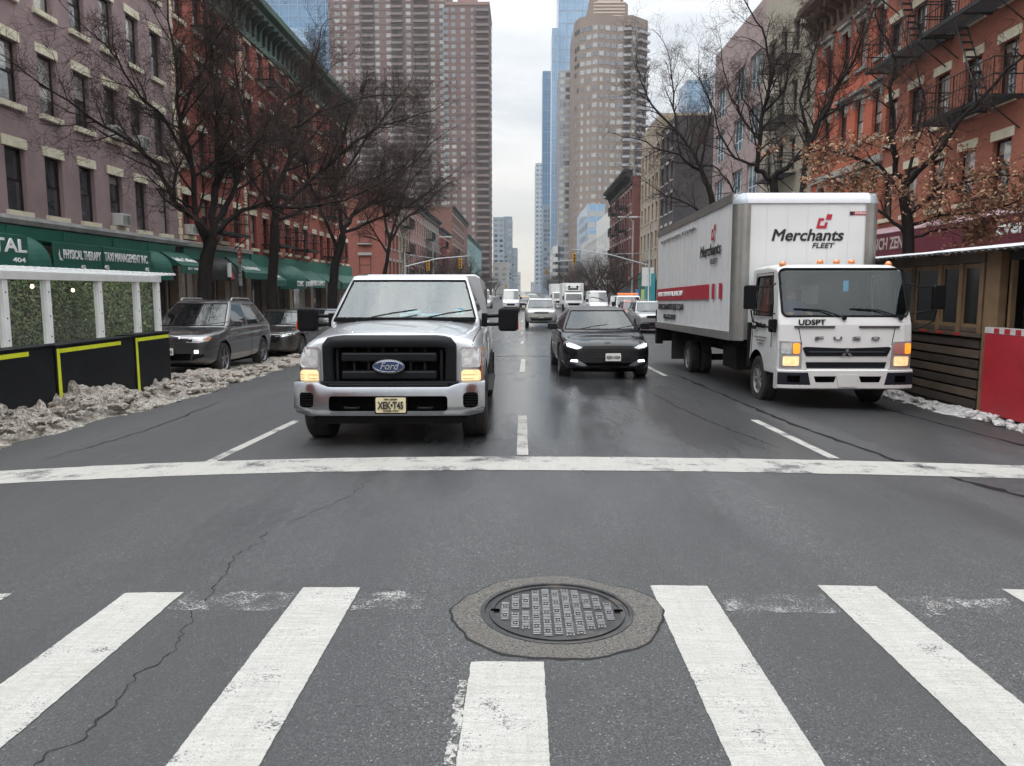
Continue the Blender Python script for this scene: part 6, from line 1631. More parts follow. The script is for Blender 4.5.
# brick tower: main slab and its lower wing nearest the avenue
cols = []
for px, w, k in ((345, 2.2, 'w'), (352, 1.6, 'w'), (364, 2.0, 'w'), (374, 5.2, 'b'), (383, 1.8, 'w'), (394, 2.0, 'w'), (402, 4.6, 'b'), (413, 2.0, 'w'), (425, 6.0, 'b'), (436, 1.8, 'w'), (445, 2.0, 'w')):
    cols.append((xs_at(px, Y), w, k))
tower('residential_tower', 'tall red-brown brick tower with stacked balconies, left of the sky gap', xs_at(337, Y), xs_at(450, Y), Y, 30, 142, towb, cols, bands=1, top=rooftop)
cols = []
for px, w, k in ((448+0.5, 2.4, 'w'), (456, 1.8, 'w'), (465, 1.8, 'w'), (474, 1.2, 'w'), (483.5, 5.2, 'b')):
    cols.append((xs_at(px, Y-4), w, k))
tower('residential_tower', 'slightly lower brick wing with a balcony stack at the edge of the sky gap', xs_at(450.3, Y), xs_at(490.5, Y), Y-4, 26, pix(470, 5, Y-4).z, towb, cols, top=rooftop, bands=2, sidecols=[(5, 4, 'b'), (14, 2, 'w'), (20, 4, 'b')], side=1)
def glassface(name, base, base2, sx, sz, frame):
    if name in _mc: return _mc[name]
    m, nt, b = newmat(name)
    sep = nt.new('ShaderNodeSeparateXYZ'); nt.l.new(nt.pos(), sep.inputs[0]); u = nt.math('ADD', sep.outputs[0], sep.outputs[1])
    cb = nt.new('ShaderNodeCombineXYZ'); nt.l.new(u, cb.inputs[0]); nt.l.new(sep.outputs[2], cb.inputs[1])
    br = nt.new('ShaderNodeTexBrick'); br.offset = 0; nt.l.new(cb.outputs[0], br.inputs[0]); br.inputs['Color1'].default_value = c4(base); br.inputs['Color2'].default_value = c4(base2); br.inputs['Mortar'].default_value = c4(frame)
    br.inputs['Scale'].default_value = 1; br.inputs['Brick Width'].default_value = sx; br.inputs['Row Height'].default_value = sz; br.inputs['Mortar Size'].default_value = .12; br.inputs['Bias'].default_value = -.2
    c = nt.mix(nt.math('MULTIPLY', nt.ramp(nt.noise(.03, 3, .5), [(.4, 0.), (.65, 1.)]), .4), br.outputs[0], tuple(x*.75 for x in base))
    nt.l.new(c, b.inputs['Base Color']); b.inputs['Roughness'].default_value = .22; b.inputs['Metallic'].default_value = .35
    _mc[name] = m; return m
gb1 = glassface('steel_blue_glass', (.10, .21, .34), (.13, .25, .38), 3, 3.4, (.2, .3, .4))
gb2 = glassface('pale_blue_glass', (.22, .36, .52), (.27, .41, .57), 2.2, 3.6, (.4, .5, .6))
gb3 = glassface('grey_blue_glass', (.24, .31, .38), (.2, .27, .34), 2.6, 3.2, (.36, .4, .44))
def boxtower(name, label, boxes, mat, fins=None, finm=None):
    """office tower made of stepped glass volumes given in pixels-per-distance terms turned into metres"""
    Yd = boxes[0][4]; x0, x1 = boxes[0][0], boxes[0][1]
    root = thing(name, label, 'tower', ((x0+x1)/2, Yd, -.85)); xc = (x0+x1)/2
    for i, (a, b2, zb, zt, Yb, dp) in enumerate(boxes):
        mb = MB(); mb.box(a-xc, Yb-Yd, zb+.85, b2-xc, Yb-Yd+dp, zt+.85)
        mb.build('facade', mat[i] if isinstance(mat, list) else mat, root)
        if fins:
            mb = MB(); n_ = max(2, int((b2-a)/fins)); 
            for k in range(n_+1):
                x = a-xc+(b2-a)*k/n_; mb.box(x-.12, Yb-Yd-.35, zb+.85, x+.12, Yb-Yd-.002, zt+.85)
            z = zb+.85+4
            while z < zt+.85: mb.box(a-xc, Yb-Yd-.2, z, b2-xc, Yb-Yd-.003, z+.25); z += 7.2
            mb.build('mullion', finm or M('mullion_metal', (.3, .37, .44), .5, .4, 0), root, fix=False)
    return root
X = lambda px, Y: (px-522)*Y/770
boxtower('glass_tower', 'blue glass office tower rising behind the red row and brick tower', [(X(272, 520), X(352, 520), 0, 260, 520, 40), (X(262, 505), X(317.5, 505), 0, pix(290, 28, 505).z, 505, 14)], [gb1, gb2], 6)
boxtower('glass_tower', 'tall pale blue glass skyscraper right of the sky gap', [(X(556.5, 470), X(587, 470), 0, 240, 470, 30), (X(550.5, 468), X(557, 468), 0, pix(553, 28, 468).z, 468, 22)], gb2, 4)
boxtower('glass_tower', 'slim blue-grey tower just left of the pale glass skyscraper', [(X(541.5, 560), X(552, 560), 0, pix(546, 71, 560).z, 560, 20)], gb1, 3)
# grey tower with window grid in front of the glass skyscraper
Yg = 330; cols = [(X(px, Yg), 2.2, 'w') for px in (561, 566.5, 572)]
tower('residential_tower', 'slender grey tower with white window grid beside the tan tower', X(557.5, Yg), X(577, Yg), Yg, 22, pix(565, 70, Yg).z, M('pale_grey_concrete', (.30, .31, .34), .8, var=.08), cols, bands=None, winh=1.7, balm=M('grey_slab', (.42, .43, .45), .8))
# tan faceted tower
def tan_tower():
    Yt = 290; z0 = -.85; xc = X(608, Yt)
    wm = M('tan_tower_brick', (.225, .175, .148), .85, var=.1, vs=.06)
    root = thing('residential_tower', 'tan faceted high-rise with stepped crown and corner balconies', 'tower', (xc, Yt, z0))
    px = [573, 577, 594, 612, 626, 643.5]; dy = [6, 1.5, -2.5, 0, -1, 5]
    pts = [(X(p, Yt)-xc, d) for p, d in zip(px, dy)]; back = [(pts[-1][0], 34), (pts[0][0], 34)]
    Hs = pix(600, 16, Yt).z+.85
    mb = MB(); mb.prism(pts+back, 'z', 0, Hs); mb.build('wall', wm, root)
    mb = MB()
    for (a, b2, h0, h1, in_) in ((586, 624, Hs, Hs+5.5, 2), (590, 620, Hs+5.5, Hs+13, 4)):
        q = [(X(a, Yt)-xc, in_+3), (X(a+4, Yt)-xc, in_), (X(b2-4, Yt)-xc, in_), (X(b2, Yt)-xc, in_+3), (X(b2, Yt)-xc, 26), (X(a, Yt)-xc, 26)]
        mb.prism(q, 'z', h0+.01, h1)
    mb.build('crown', wm, root)
    mb = MB()
    z = Hs-3
    strips = M('stone_band', (.50, .42, .36), .8, var=.1)
    while z < Hs+16:
        w0, w1, i0 = (573, 643.5, None) if z < Hs else ((586, 624, 2) if z < Hs+5.5 else (590, 620, 4))
        if z >= Hs:
            mb.box(X(w0+4, Yt)-xc, i0-.12, z, X(w1-4, Yt)-xc, i0-.01, z+.45)
        z += 1.15
    mb.build('stone_band', strips, root)
    fh = 2.95; nf = int((Hs-8)/fh); wl = []; bl = []
    for f in range(nf-1, -1, -1):
        z = 6+f*fh
        for i in range(5):
            p, q = Vector((*pts[i], 0)), Vector((*pts[i+1], 0)); d = (q-p); L = d.length; d.normalize(); nrm = Vector((d.y, -d.x, 0))
            n_ = max(1, int(L/2.3)); big = f > nf-7
            for k in range(n_):
                if (i == 3 and k == n_-1) or (i == 4 and k >= n_-2): bl.append((p+d*L*(k+.5)/n_, d, nrm, z)); 
                else: wl.append((p+d*L*(k+.5)/n_, d, nrm, z, 1.9 if (big or i in (3, 4) or k == n_-1) else 1.05))
    def W(mb, c, d, nrm, z, w, m=0):
        a = c-d*w/2; b_ = c+d*w/2; o = nrm*.06; h = 1.55
        v = [a+o, b_+o, b_-nrm*.2, a-nrm*.2]; mb.prism([(p.x, p.y) for p in v], 'z', z, z+h, m)
    for q in wl[:100]:
        mb = MB(); W(mb, *q); mb.build('window', pane_b, root, fix=False)
    mb = MB(); rr = random.Random(2)
    for q in wl[100:]: W(mb, *q, m=0 if rr.random() < .55 else 1)
    tag(mb.build('window', [pane_b, M('lit_curtain', (.22, .23, .23), .4, var=0)], root, fix=False), kind='stuff')
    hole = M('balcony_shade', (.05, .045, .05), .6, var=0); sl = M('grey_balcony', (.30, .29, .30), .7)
    def Bq(mb, c, d, nrm, z):
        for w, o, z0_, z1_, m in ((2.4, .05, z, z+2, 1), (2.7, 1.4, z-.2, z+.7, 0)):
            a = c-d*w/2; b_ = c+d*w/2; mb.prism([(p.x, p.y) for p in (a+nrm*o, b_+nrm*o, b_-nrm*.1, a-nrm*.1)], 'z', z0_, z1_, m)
    for q in bl[:100]:
        mb = MB(); Bq(mb, *q); mb.build('balcony', [sl, hole], root, fix=False)
    if bl[100:]:
        mb = MB()
        for q in bl[100:]: Bq(mb, *q)
        tag(mb.build('balcony', [sl, hole], root, fix=False), kind='stuff')
tan_tower()
boxtower('glass_tower', 'distant blue glass tower between right-hand trees, above the dark wall', [(X(680, 430), X(702, 430), 0, pix(690, 80, 430).z, 430, 22)], gb2, 4)
# far mid-rises down the avenue
def midrise(label, px0, px1, Yd, ptop, wm, pm=pane_b, step=3.2, fh=3.1, ww=2.0, depth=40):
    x0, x1 = X(px0, Yd), X(px1, Yd); H = pix(px0, ptop, Yd).z
    n_ = max(2, int((x1-x0)/step)); cols = [(x0+(x1-x0)*(i+.5)/n_, ww, 'w') for i in range(n_)]
    tower('office_block', label, x0, x1, Yd, depth, H, wm, cols, fh=fh, pm=pm, sidecols=[(3+4*i, 2.2, 'w') for i in range(depth//5)], side=1 if px0 < 522 else -1)
midrise('blue-grey slab block left of the far end of the avenue', 493.5, 504, 480, 217, M('blue_grey_panel', (.26, .32, .37), .6, var=.1))
midrise('darker blue block beyond the slab at the left end of the sky gap', 504, 512, 560, 216.5, M('slate_panel', (.2, .26, .32), .6, var=.1))
midrise('pale low block under the blue-grey slab on the left', 493, 508, 420, 262, M('pale_block', (.42, .42, .40), .7, var=.1))
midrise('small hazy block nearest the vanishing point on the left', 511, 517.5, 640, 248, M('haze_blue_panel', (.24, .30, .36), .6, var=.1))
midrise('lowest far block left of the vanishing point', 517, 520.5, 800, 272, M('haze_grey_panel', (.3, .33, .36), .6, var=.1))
midrise('white lattice tower at the right edge of the sky gap', 535, 543, 600, 163, M('white_lattice', (.42, .47, .52), .6, var=.1), pane_blue, 2.4, 3.4, 1.7)
midrise('low white block with a dark top window right of the far avenue', 553, 559, 330, 246, M('white_render', (.62, .62, .60), .7, var=.1))
midrise('tall grey-blue block filling the right side behind the lattice tower', 543, 551, 520, 205, M('slate_panel', (.2, .26, .32), .6, var=.1))
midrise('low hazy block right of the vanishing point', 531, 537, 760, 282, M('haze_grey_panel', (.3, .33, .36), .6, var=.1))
midrise('glass-topped block above the right-hand white house', 586, 603, 215, 204, gb2)
midrise('tan block with water-tank roof seen above the trees right of the tan tower', 641, 668, 118, 172, M('sand_render', (.42, .35, .27), .8, var=.1))

# ------------------------------------------------------------------ bare street trees
bark = M('dark_bark', (.022, .018, .017), .9, spec=.15, var=.35, vs=9, bmp=.8, bs=35)
bark2 = M('twig_bark', (.048, .035, .030), .9, spec=.1, var=.3, vs=3)
bark3 = M('far_twig_bark', (.05, .038, .034), .9, spec=.1, var=.3, vs=2)
def grow(mt, mc, tips, rnd, p, d, L, r, lvl, mx, rise, kc, spread=1.):
    n = 4 if lvl < mx else 3; pts = [p.copy()]; rad = [r]; q = p.copy(); dd = d.copy()
    for i in range(n):
        w = .22+.10*lvl
        dd = (dd+Vector((rnd.uniform(-w, w), rnd.uniform(-w, w), rnd.uniform(-w, w)+rise))).normalized()
        q = q+dd*(L/n); pts.append(q.copy()); rad.append(r*(1-.62*(i+1)/n))
    (mt if lvl <= 1 else mc).tube(pts, rad, 6 if lvl == 0 else (5 if lvl == 1 else 3), cap=False)
    if lvl >= mx: tips.append(q); return
    k = kc[min(lvl, len(kc)-1)]
    for j in range(k):
        t = .22+.78*(j+rnd.uniform(.2, .8))/k; s = t*n; i = min(n-1, int(s)); c = pts[i].lerp(pts[i+1], s-i)
        base = (pts[i+1]-pts[i]).normalized(); a = base.orthogonal().normalized(); a = Matrix.Rotation(rnd.uniform(0, 2*PI), 3, base) @ a
        th = R(rnd.uniform(28, 62)); nd = (base*math.cos(th)+a*math.sin(th)); nd.z += .08; nd.normalize()
        grow(mt, mc, tips, rnd, c, nd, L*rnd.uniform(.5, .78)*(1.15-.35*t)*spread, max(.0044, rad[min(n, i+1)]*.64), lvl+1, mx, rise*.9, kc, spread)
def tree(label, x, y, trunk, limbs, seed, r0=.2, mx=4, kc=(5, 5, 5, 4), rise=.04, group=None, leaves=None, spread=1., twig=None, h=None):
    """trunk: polyline of world points; limbs: list of (polyline, radius, child length)"""
    rnd = random.Random(seed); zb = G(x, y)+.15 if abs(x) > 9.1 else G(x, y)
    root = thing('street_tree', label, 'tree', (x, y, zb), group=group); o = Vector((x, y, zb))
    mt, mc, tips = MB(), MB(), []
    def smooth(pts, jit):
        out = []
        for a, b in zip(pts[:-1], pts[1:]):
            for k in range(3): out.append(a.lerp(b, k/3)+Vector((rnd.uniform(-jit, jit),)*1+(rnd.uniform(-jit, jit), rnd.uniform(-jit, jit)))*(1 if k else .3))
        return out+[pts[-1]]
    tp = smooth([Vector(p)-o for p in trunk], r0*.12); n = len(tp)
    mt.tube(tp, [r0*(1.25 if i == 0 else 1)*(1-.3*i/(n-1)) for i in range(n)], 10, cap=False)
    for (pl, r, cl) in limbs:
        pts = smooth([Vector(p)-o for p in pl], r*.9); n = len(pts)
        rad = [r*(1-.8*i/(n-1))+.006 for i in range(n)]
        mt.tube(pts, rad, 7, cap=False)
        tot = sum((b-a).length for a, b in zip(pts, pts[1:])); m = max(5, int(tot/.30))
        for j in range(m):
            t = .18+.82*(j+rnd.random())/m; s = t*(n-1); i = min(n-2, int(s)); c = pts[i].lerp(pts[i+1], s-i)
            base = (pts[i+1]-pts[i]).normalized(); a = Matrix.Rotation(rnd.uniform(0, 2*PI), 3, base) @ base.orthogonal().normalized()
            th = R(rnd.uniform(25, 60)); nd = base*math.cos(th)+a*math.sin(th); nd.z += .15; nd.normalize()
            grow(mt, mc, tips, rnd, c, nd, cl*rnd.uniform(.6, 1.1)*(1.1-.5*t), max(.007, rad[i]*.5), 1, mx, rise, kc, spread)
        grow(mt, mc, tips, rnd, pts[-1], (pts[-1]-pts[-2]).normalized(), cl, rad[-1], 1, mx, rise, kc, spread)
    mt.build('trunk', bark, root, smooth=True, fix=False); mc.build('crown', twig or bark2, root, fix=False)
    if leaves:
        mat, cnt, zlo, zhi, size = leaves; ml = MB()
        cand = [t for t in tips if zlo < (t+o).z < zhi]; rnd.shuffle(cand)
        w = cand[:cnt]
        for t in w:
            for k in range(rnd.choice((2, 3, 4, 5))):
                c = t+Vector((rnd.uniform(-.12, .12), rnd.uniform(-.12, .12), rnd.uniform(-.14, .06))); s = size*rnd.uniform(.6, 1.3)
                Rm = Matrix.Rotation(rnd.uniform(0, 6.3), 3, 'Z') @ Matrix.Rotation(rnd.uniform(-1.4, 1.4), 3, 'X') @ Matrix.Rotation(rnd.uniform(-1.4, 1.4), 3, 'Y')
                P = [(-.5, 0, 0), (-.15, .32, .10), (.5, .02, -.05), (.62, -.1, -.12), (-.1, -.30, .12)]
                ml.add([c+Rm @ (Vector(p)*s) for p in P], [(0, 1, 4), (1, 2, 3, 4)], rnd.choice((0, 0, 1, 2)))
        ml.build('leaves', mat, root, fix=False)
    return root
XL = -9.9
def P3(seq, Y0, Y1=None):
    n = len(seq)-1; Y1 = Y0 if Y1 is None else Y1
    return [pix(u, v, Y0+(Y1-Y0)*i/max(1, n)) for i, (u, v) in enumerate(seq)]
# big tree beside the grey car
Y = 23.6
tr = [(XL, Y, G(XL, Y)+.1)]+P3([(205, 300), (206, 262), (213, 238)], Y)
limbs = [(P3([(213, 240), (200, 222), (172, 200), (158, 165), (128, 140), (92, 118), (60, 96)], Y, Y-3), .085, 1.9),
 (P3([(207, 250), (196, 215), (190, 160), (180, 120), (176, 70), (168, 20)], Y, Y-1.5), .10, 2.0),
 (P3([(213, 238), (215, 200), (222, 170), (218, 120), (212, 70), (205, 20), (200, -40)], Y, Y+1.0), .12, 2.1),
 (P3([(214, 225), (232, 195), (240, 170), (262, 140), (285, 100), (310, 85)], Y, Y+2.5), .085, 1.8),
 (P3([(222, 170), (245, 152), (285, 130), (330, 108), (372, 96)], Y, Y+3), .06, 1.6),
 (P3([(212, 236), (235, 215), (262, 203), (300, 208), (345, 200), (385, 180)], Y, Y+1.), .075, 1.3),
 (P3([(190, 160), (165, 120), (140, 96), (118, 60), (100, 40)], Y, Y-3), .05, 1.6),
 (P3([(180, 120), (196, 80), (215, 40), (240, 0)], Y, Y), .05, 1.6)]
tree('largest bare dark tree, its trunk right behind the grey parked car', XL, Y, tr, limbs, 11, .25, mx=4, kc=(5, 6, 5, 4), group='bare trees on the left kerb')
Y = 31.0; XL2 = -10.0
tr = [(XL2, Y, G(XL2, Y)+.1)]+P3([(271, 300), (274, 240), (276, 200)], Y)
limbs = [(P3([(275, 205), (266, 170), (250, 130), (238, 90), (235, 50)], Y, Y-1), .10, 2.3),
 (P3([(276, 200), (290, 160), (300, 120), (305, 80), (318, 50)], Y, Y+1), .11, 2.3),
 (P3([(275, 215), (310, 180), (345, 150), (380, 125), (410, 118)], Y, Y+2), .09, 2.1),
 (P3([(275, 222), (320, 200), (365, 180), (405, 165)], Y, Y+2), .07, 1.9),
 (P3([(274, 210), (255, 185), (238, 160), (215, 140)], Y, Y-2), .06, 1.8)]
tree('second bare tree on the left kerb, trunk before the domed green awning', XL2, Y, tr, limbs, 22, .22, mx=4, kc=(5, 6, 5, 4), group='bare trees on the left kerb')
Y = 40; XL3 = -9.9
tr = [(XL3, Y, G(XL3, Y)+.1)]+P3([(332, 300), (335, 265), (343, 235)], Y)
limbs = [(P3([(343, 236), (352, 215), (375, 200), (400, 175), (425, 150)], Y, Y+2), .12, 2.5),
 (P3([(343, 236), (336, 200), (340, 150), (350, 115)], Y, Y), .12, 2.6),
 (P3([(338, 248), (320, 210), (305, 170), (300, 130)], Y, Y-2), .09, 2.4),
 (P3([(345, 232), (375, 220), (410, 205), (438, 185)], Y, Y+3), .08, 2.1),
 (P3([(340, 180), (365, 140), (390, 110), (400, 95)], Y, Y+1), .07, 2.3)]
tree('thick bare tree leaning right above the pickup cab', XL3, Y, tr, limbs, 33, .27, mx=4, kc=(5, 6, 5, 4), group='bare trees on the left kerb')
Y = 53
tr = [(-10, Y, G(-10, Y)+.1)]+P3([(381, 290), (387, 262), (390, 240)], Y)
limbs = [(P3([(390, 242), (384, 210), (378, 180), (385, 150)], Y), .09, 2.6), (P3([(390, 242), (402, 222), (425, 205), (442, 188)], Y, Y+2), .09, 2.5), (P3([(388, 255), (370, 225), (360, 190)], Y), .07, 2.2), (P3([(390, 240), (405, 190), (415, 160)], Y), .08, 2.6)]
tree('slim bare tree before the red corner house across the side street', -10, Y, tr, limbs, 44, .16, mx=4, kc=(5, 6, 5, 3), group='bare trees on the left kerb')
# right side
oakm = [M('brown_dead_leaf', (.25, .115, .06), .7, var=.3, vs=9), M('pale_dead_leaf', (.38, .23, .13), .7, var=.2, vs=9), M('dark_dead_leaf', (.17, .085, .045), .7, var=.3, vs=9)]
Y = 19.5; XR = 9.9
tr = [(XR, Y, G(XR, Y)+.1)]+P3([(909, 300), (908, 230), (903, 182)], Y)
limbs = [(P3([(905, 186), (895, 165), (893, 140), (890, 100), (896, 60), (880, 30)], Y, Y-.5), .07, 1.0),
 (P3([(905, 184), (925, 165), (950, 135), (975, 105), (1005, 70), (1040, 40)], Y, Y-2), .075, 1.1),
 (P3([(905, 195), (880, 165), (850, 155), (820, 150)], Y, Y+.5), .05, 1.1),
 (P3([(908, 215), (935, 190), (965, 182), (1000, 175), (1035, 180)], Y, Y-2), .055, 1.1),
 (P3([(908, 225), (940, 215), (980, 212), (1020, 200)], Y, Y-2), .04, 1.0),
 (P3([(907, 235), (885, 215), (868, 200), (850, 190)], Y, Y), .045, .9),
 (P3([(905, 186), (915, 140), (925, 100), (915, 60)], Y, Y), .04, 1.0),
 (P3([(908, 240), (930, 232), (955, 228), (975, 226)], Y, Y-1), .03, .8)]
tree('right-hand tree still holding brown dead leaves above the wooden shed', XR, Y, tr, limbs, 55, .17, mx=4, kc=(4, 4, 4, 3), leaves=(oakm, 12000, 2.0, 5.2, .085))
Y = 29.5
tr = [(9.8, Y, G(9.8, Y)+.1)]+P3([(776, 290), (774, 200), (773, 178)], Y)
limbs = [(P3([(773, 180), (756, 170), (760, 140), (764, 110), (770, 80), (766, 40), (750, 10)], Y, Y), .10, 1.7),
 (P3([(773, 180), (790, 165), (805, 155), (815, 125), (830, 100), (850, 60)], Y, Y-1), .10, 1.7),
 (P3([(758, 165), (735, 158), (720, 135), (712, 105), (700, 80)], Y, Y+1.5), .05, 1.5),
 (P3([(764, 112), (785, 90), (790, 60), (805, 20)], Y, Y), .05, 1.5),
 (P3([(760, 140), (740, 115), (728, 90), (722, 60)], Y, Y+1), .05, 1.4)]
tree('forked bare tree rising just behind the box truck roof', 9.8, Y, tr, limbs, 66, .2, mx=4, kc=(4, 5, 5, 3), group='bare trees on the right kerb')
Y = 26
tr = [(10.1, Y, G(10.1, Y)+.1)]+P3([(800, 260), (801, 200), (806, 160)], Y)
limbs = [(P3([(806, 162), (820, 120), (842, 80), (858, 50), (870, 20)], Y, Y-1), .07, 1.4), (P3([(804, 175), (810, 140), (800, 100), (812, 60), (820, 30)], Y, Y), .06, 1.5), (P3([(818, 122), (845, 105), (870, 95)], Y, Y), .035, 1.0)]
tree('slim leaning bare tree right of the forked tree behind the truck', 10.1, Y, tr, limbs, 77, .12, mx=4, kc=(4, 5, 5, 3), group='bare trees on the right kerb')
Y = 40
tr = [(9.9, Y, G(9.9, Y)+.1)]+P3([(716, 280), (716, 215), (708, 185)], Y)
limbs = [(P3([(709, 188), (700, 170), (680, 155), (660, 150), (640, 140)], Y, Y+2), .09, 2.0), (P3([(708, 186), (692, 150), (676, 130), (674, 95), (670, 60)], Y, Y+1), .09, 2.2),
 (P3([(716, 210), (735, 195), (728, 180), (712, 165), (690, 165)], Y, Y), .06, 1.7), (P3([(676, 130), (652, 105), (640, 80), (636, 60)], Y, Y+1), .06, 2.0), (P3([(700, 172), (705, 140), (712, 110), (700, 80)], Y, Y), .06, 1.9), (P3([(716, 225), (690, 205), (665, 195), (640, 178)], Y, Y+1), .05, 1.6)]
tree('wide bare tree reaching left over the rear of the box truck', 9.9, Y, tr, limbs, 88, .2, mx=4, kc=(4, 5, 4, 3), group='bare trees on the right kerb')
# distant trees: one built, the rest copied
def far_tree(seed, h):
    rnd = random.Random(seed); t = thing('street_tree', 'x', 'tree', (0, 0, 0)); mt, mc, tips = MB(), MB(), []
    mt.tube([(0, 0, 0), (.05, 0, h*.15), (0, .05, h*.3)], [.2, .16, .13], 8, cap=False)
    for k in range(7):
        a = k*2.4; d = Vector((math.cos(a)*.75, math.sin(a)*.75, .8)).normalized()
        grow(mt, mc, tips, rnd, Vector((0, 0, h*(.25+.01*k))), d, h*.46, .09, 0, 3, .06, (6, 6, 5), 1.)
    mt.build('trunk', bark3, t, fix=False); mc.build('crown', bark3, t, fix=False); return t
protos = [far_tree(101, 7.5), far_tree(102, 8.5), far_tree(103, 6.5)]
spots = [(-9.9, 84, 0), (-9.9, 97, 1), (-10, 112, 2), (-9.8, 128, 1), (-10, 150, 0), (-9.9, 175, 1), (-10, 205, 2), (-9.8, 240, 1), (-9.9, 290, 0),
 (9.9, 82, 2), (10, 92, 0), (9.8, 103, 1), (9.9, 116, 2), (10, 130, 0), (9.9, 148, 1), (9.8, 168, 2), (10, 190, 1), (9.9, 215, 0), (10, 245, 1), (9.9, 285, 2)]
used = set()
for i, (x, y, k) in enumerate(spots):
    o = protos[k] if k not in used else copy_tree(protos[k]); used.add(k)
    o.location = (x, y, G(x, y)+.15); o.rotation_euler = (0, 0, i*1.7); s = 1+.12*math.sin(i*2.3); o.scale = (s, s, s)
    o['label'] = ('small far bare tree in the kerb row down the left side' if x < 0 else 'small far bare tree in the kerb row down the right side'); o['group'] = 'far bare trees on the left kerb' if x < 0 else 'far bare trees on the right kerb'

# ------------------------------------------------------------------ dining sheds
def left_barrier():
    bk = M('black_painted_plywood', (.010, .011, .013), .62, var=.45, vs=2.5, spec=.12, dirt=.22, dcol=(.05, .047, .043))
    ye = M('reflective_yellow', (.62, .68, .02), .5, var=.12, vs=6, emit=.0)
    segs = [(6.9, 8.25), (8.3, 10.75), (10.8, 13.0), (13.05, 14.35)]
    lab = ['nearest black road barrier panel at the left edge of the street', 'black barrier panel with yellow top strip below the first white posts', 'long black barrier panel between the two upright yellow strips', 'last black barrier panel, next to the grey SUV']
    for k, ((a, b), lb) in enumerate(zip(segs, lab)):
        m = (a+b)/2; z0 = G(-6.8, m); t = thing('road_barrier', lb, 'barrier', (-6.75, m, z0), group='black barrier panels')
        L = (b-a)/2; top = .70-z0+.015*(k % 2); mb = MB(); mb.box(-.16, -L, 0, .14, L, top); mb.build('panel', bk, t, bevel=.008)
        mb = MB(); mb.box(-.18, -L-.01, top+.002, .155, L+.01, top+.022); mb.build('top_rail', bk, t)
        if k > 0:
            e = .02 if k != 2 else .0
            mb = MB(); mb.box(.143, -L+.10, top-.095, .147, L*(.55 if k == 1 else .62 if k == 2 else .95), top-.035); mb.build('yellow_strip', ye, t)
            mb = MB(); mb.prism([(-L+.02, .10), (-L+.10, .10), (-L+.085, top-.03), (-L+.025, top-.03)], 'x', .1425, .149)
            if k > 1: mb.build('yellow_upright', ye, t)
left_barrier()
def translucent(name, col, tr):
    m, nt, b = newmat(name); out = m.node_tree.nodes['Material Output']; b.inputs['Base Color'].default_value = c4(col); b.inputs['Roughness'].default_value = .4
    t = nt.new('ShaderNodeBsdfTranslucent'); t.inputs[0].default_value = (.95, .97, .97, 1); mx = nt.new('ShaderNodeMixShader'); mx.inputs[0].default_value = tr
    t2 = nt.new('ShaderNodeBsdfTransparent'); m2 = nt.new('ShaderNodeMixShader'); m2.inputs[0].default_value = .65
    nt.l.new(t.outputs[0], m2.inputs[1]); nt.l.new(t2.outputs[0], m2.inputs[2])
    nt.l.new(b.outputs[0], mx.inputs[1]); nt.l.new(m2.outputs[0], mx.inputs[2]); nt.l.new(mx.outputs[0], out.inputs[0]); return m
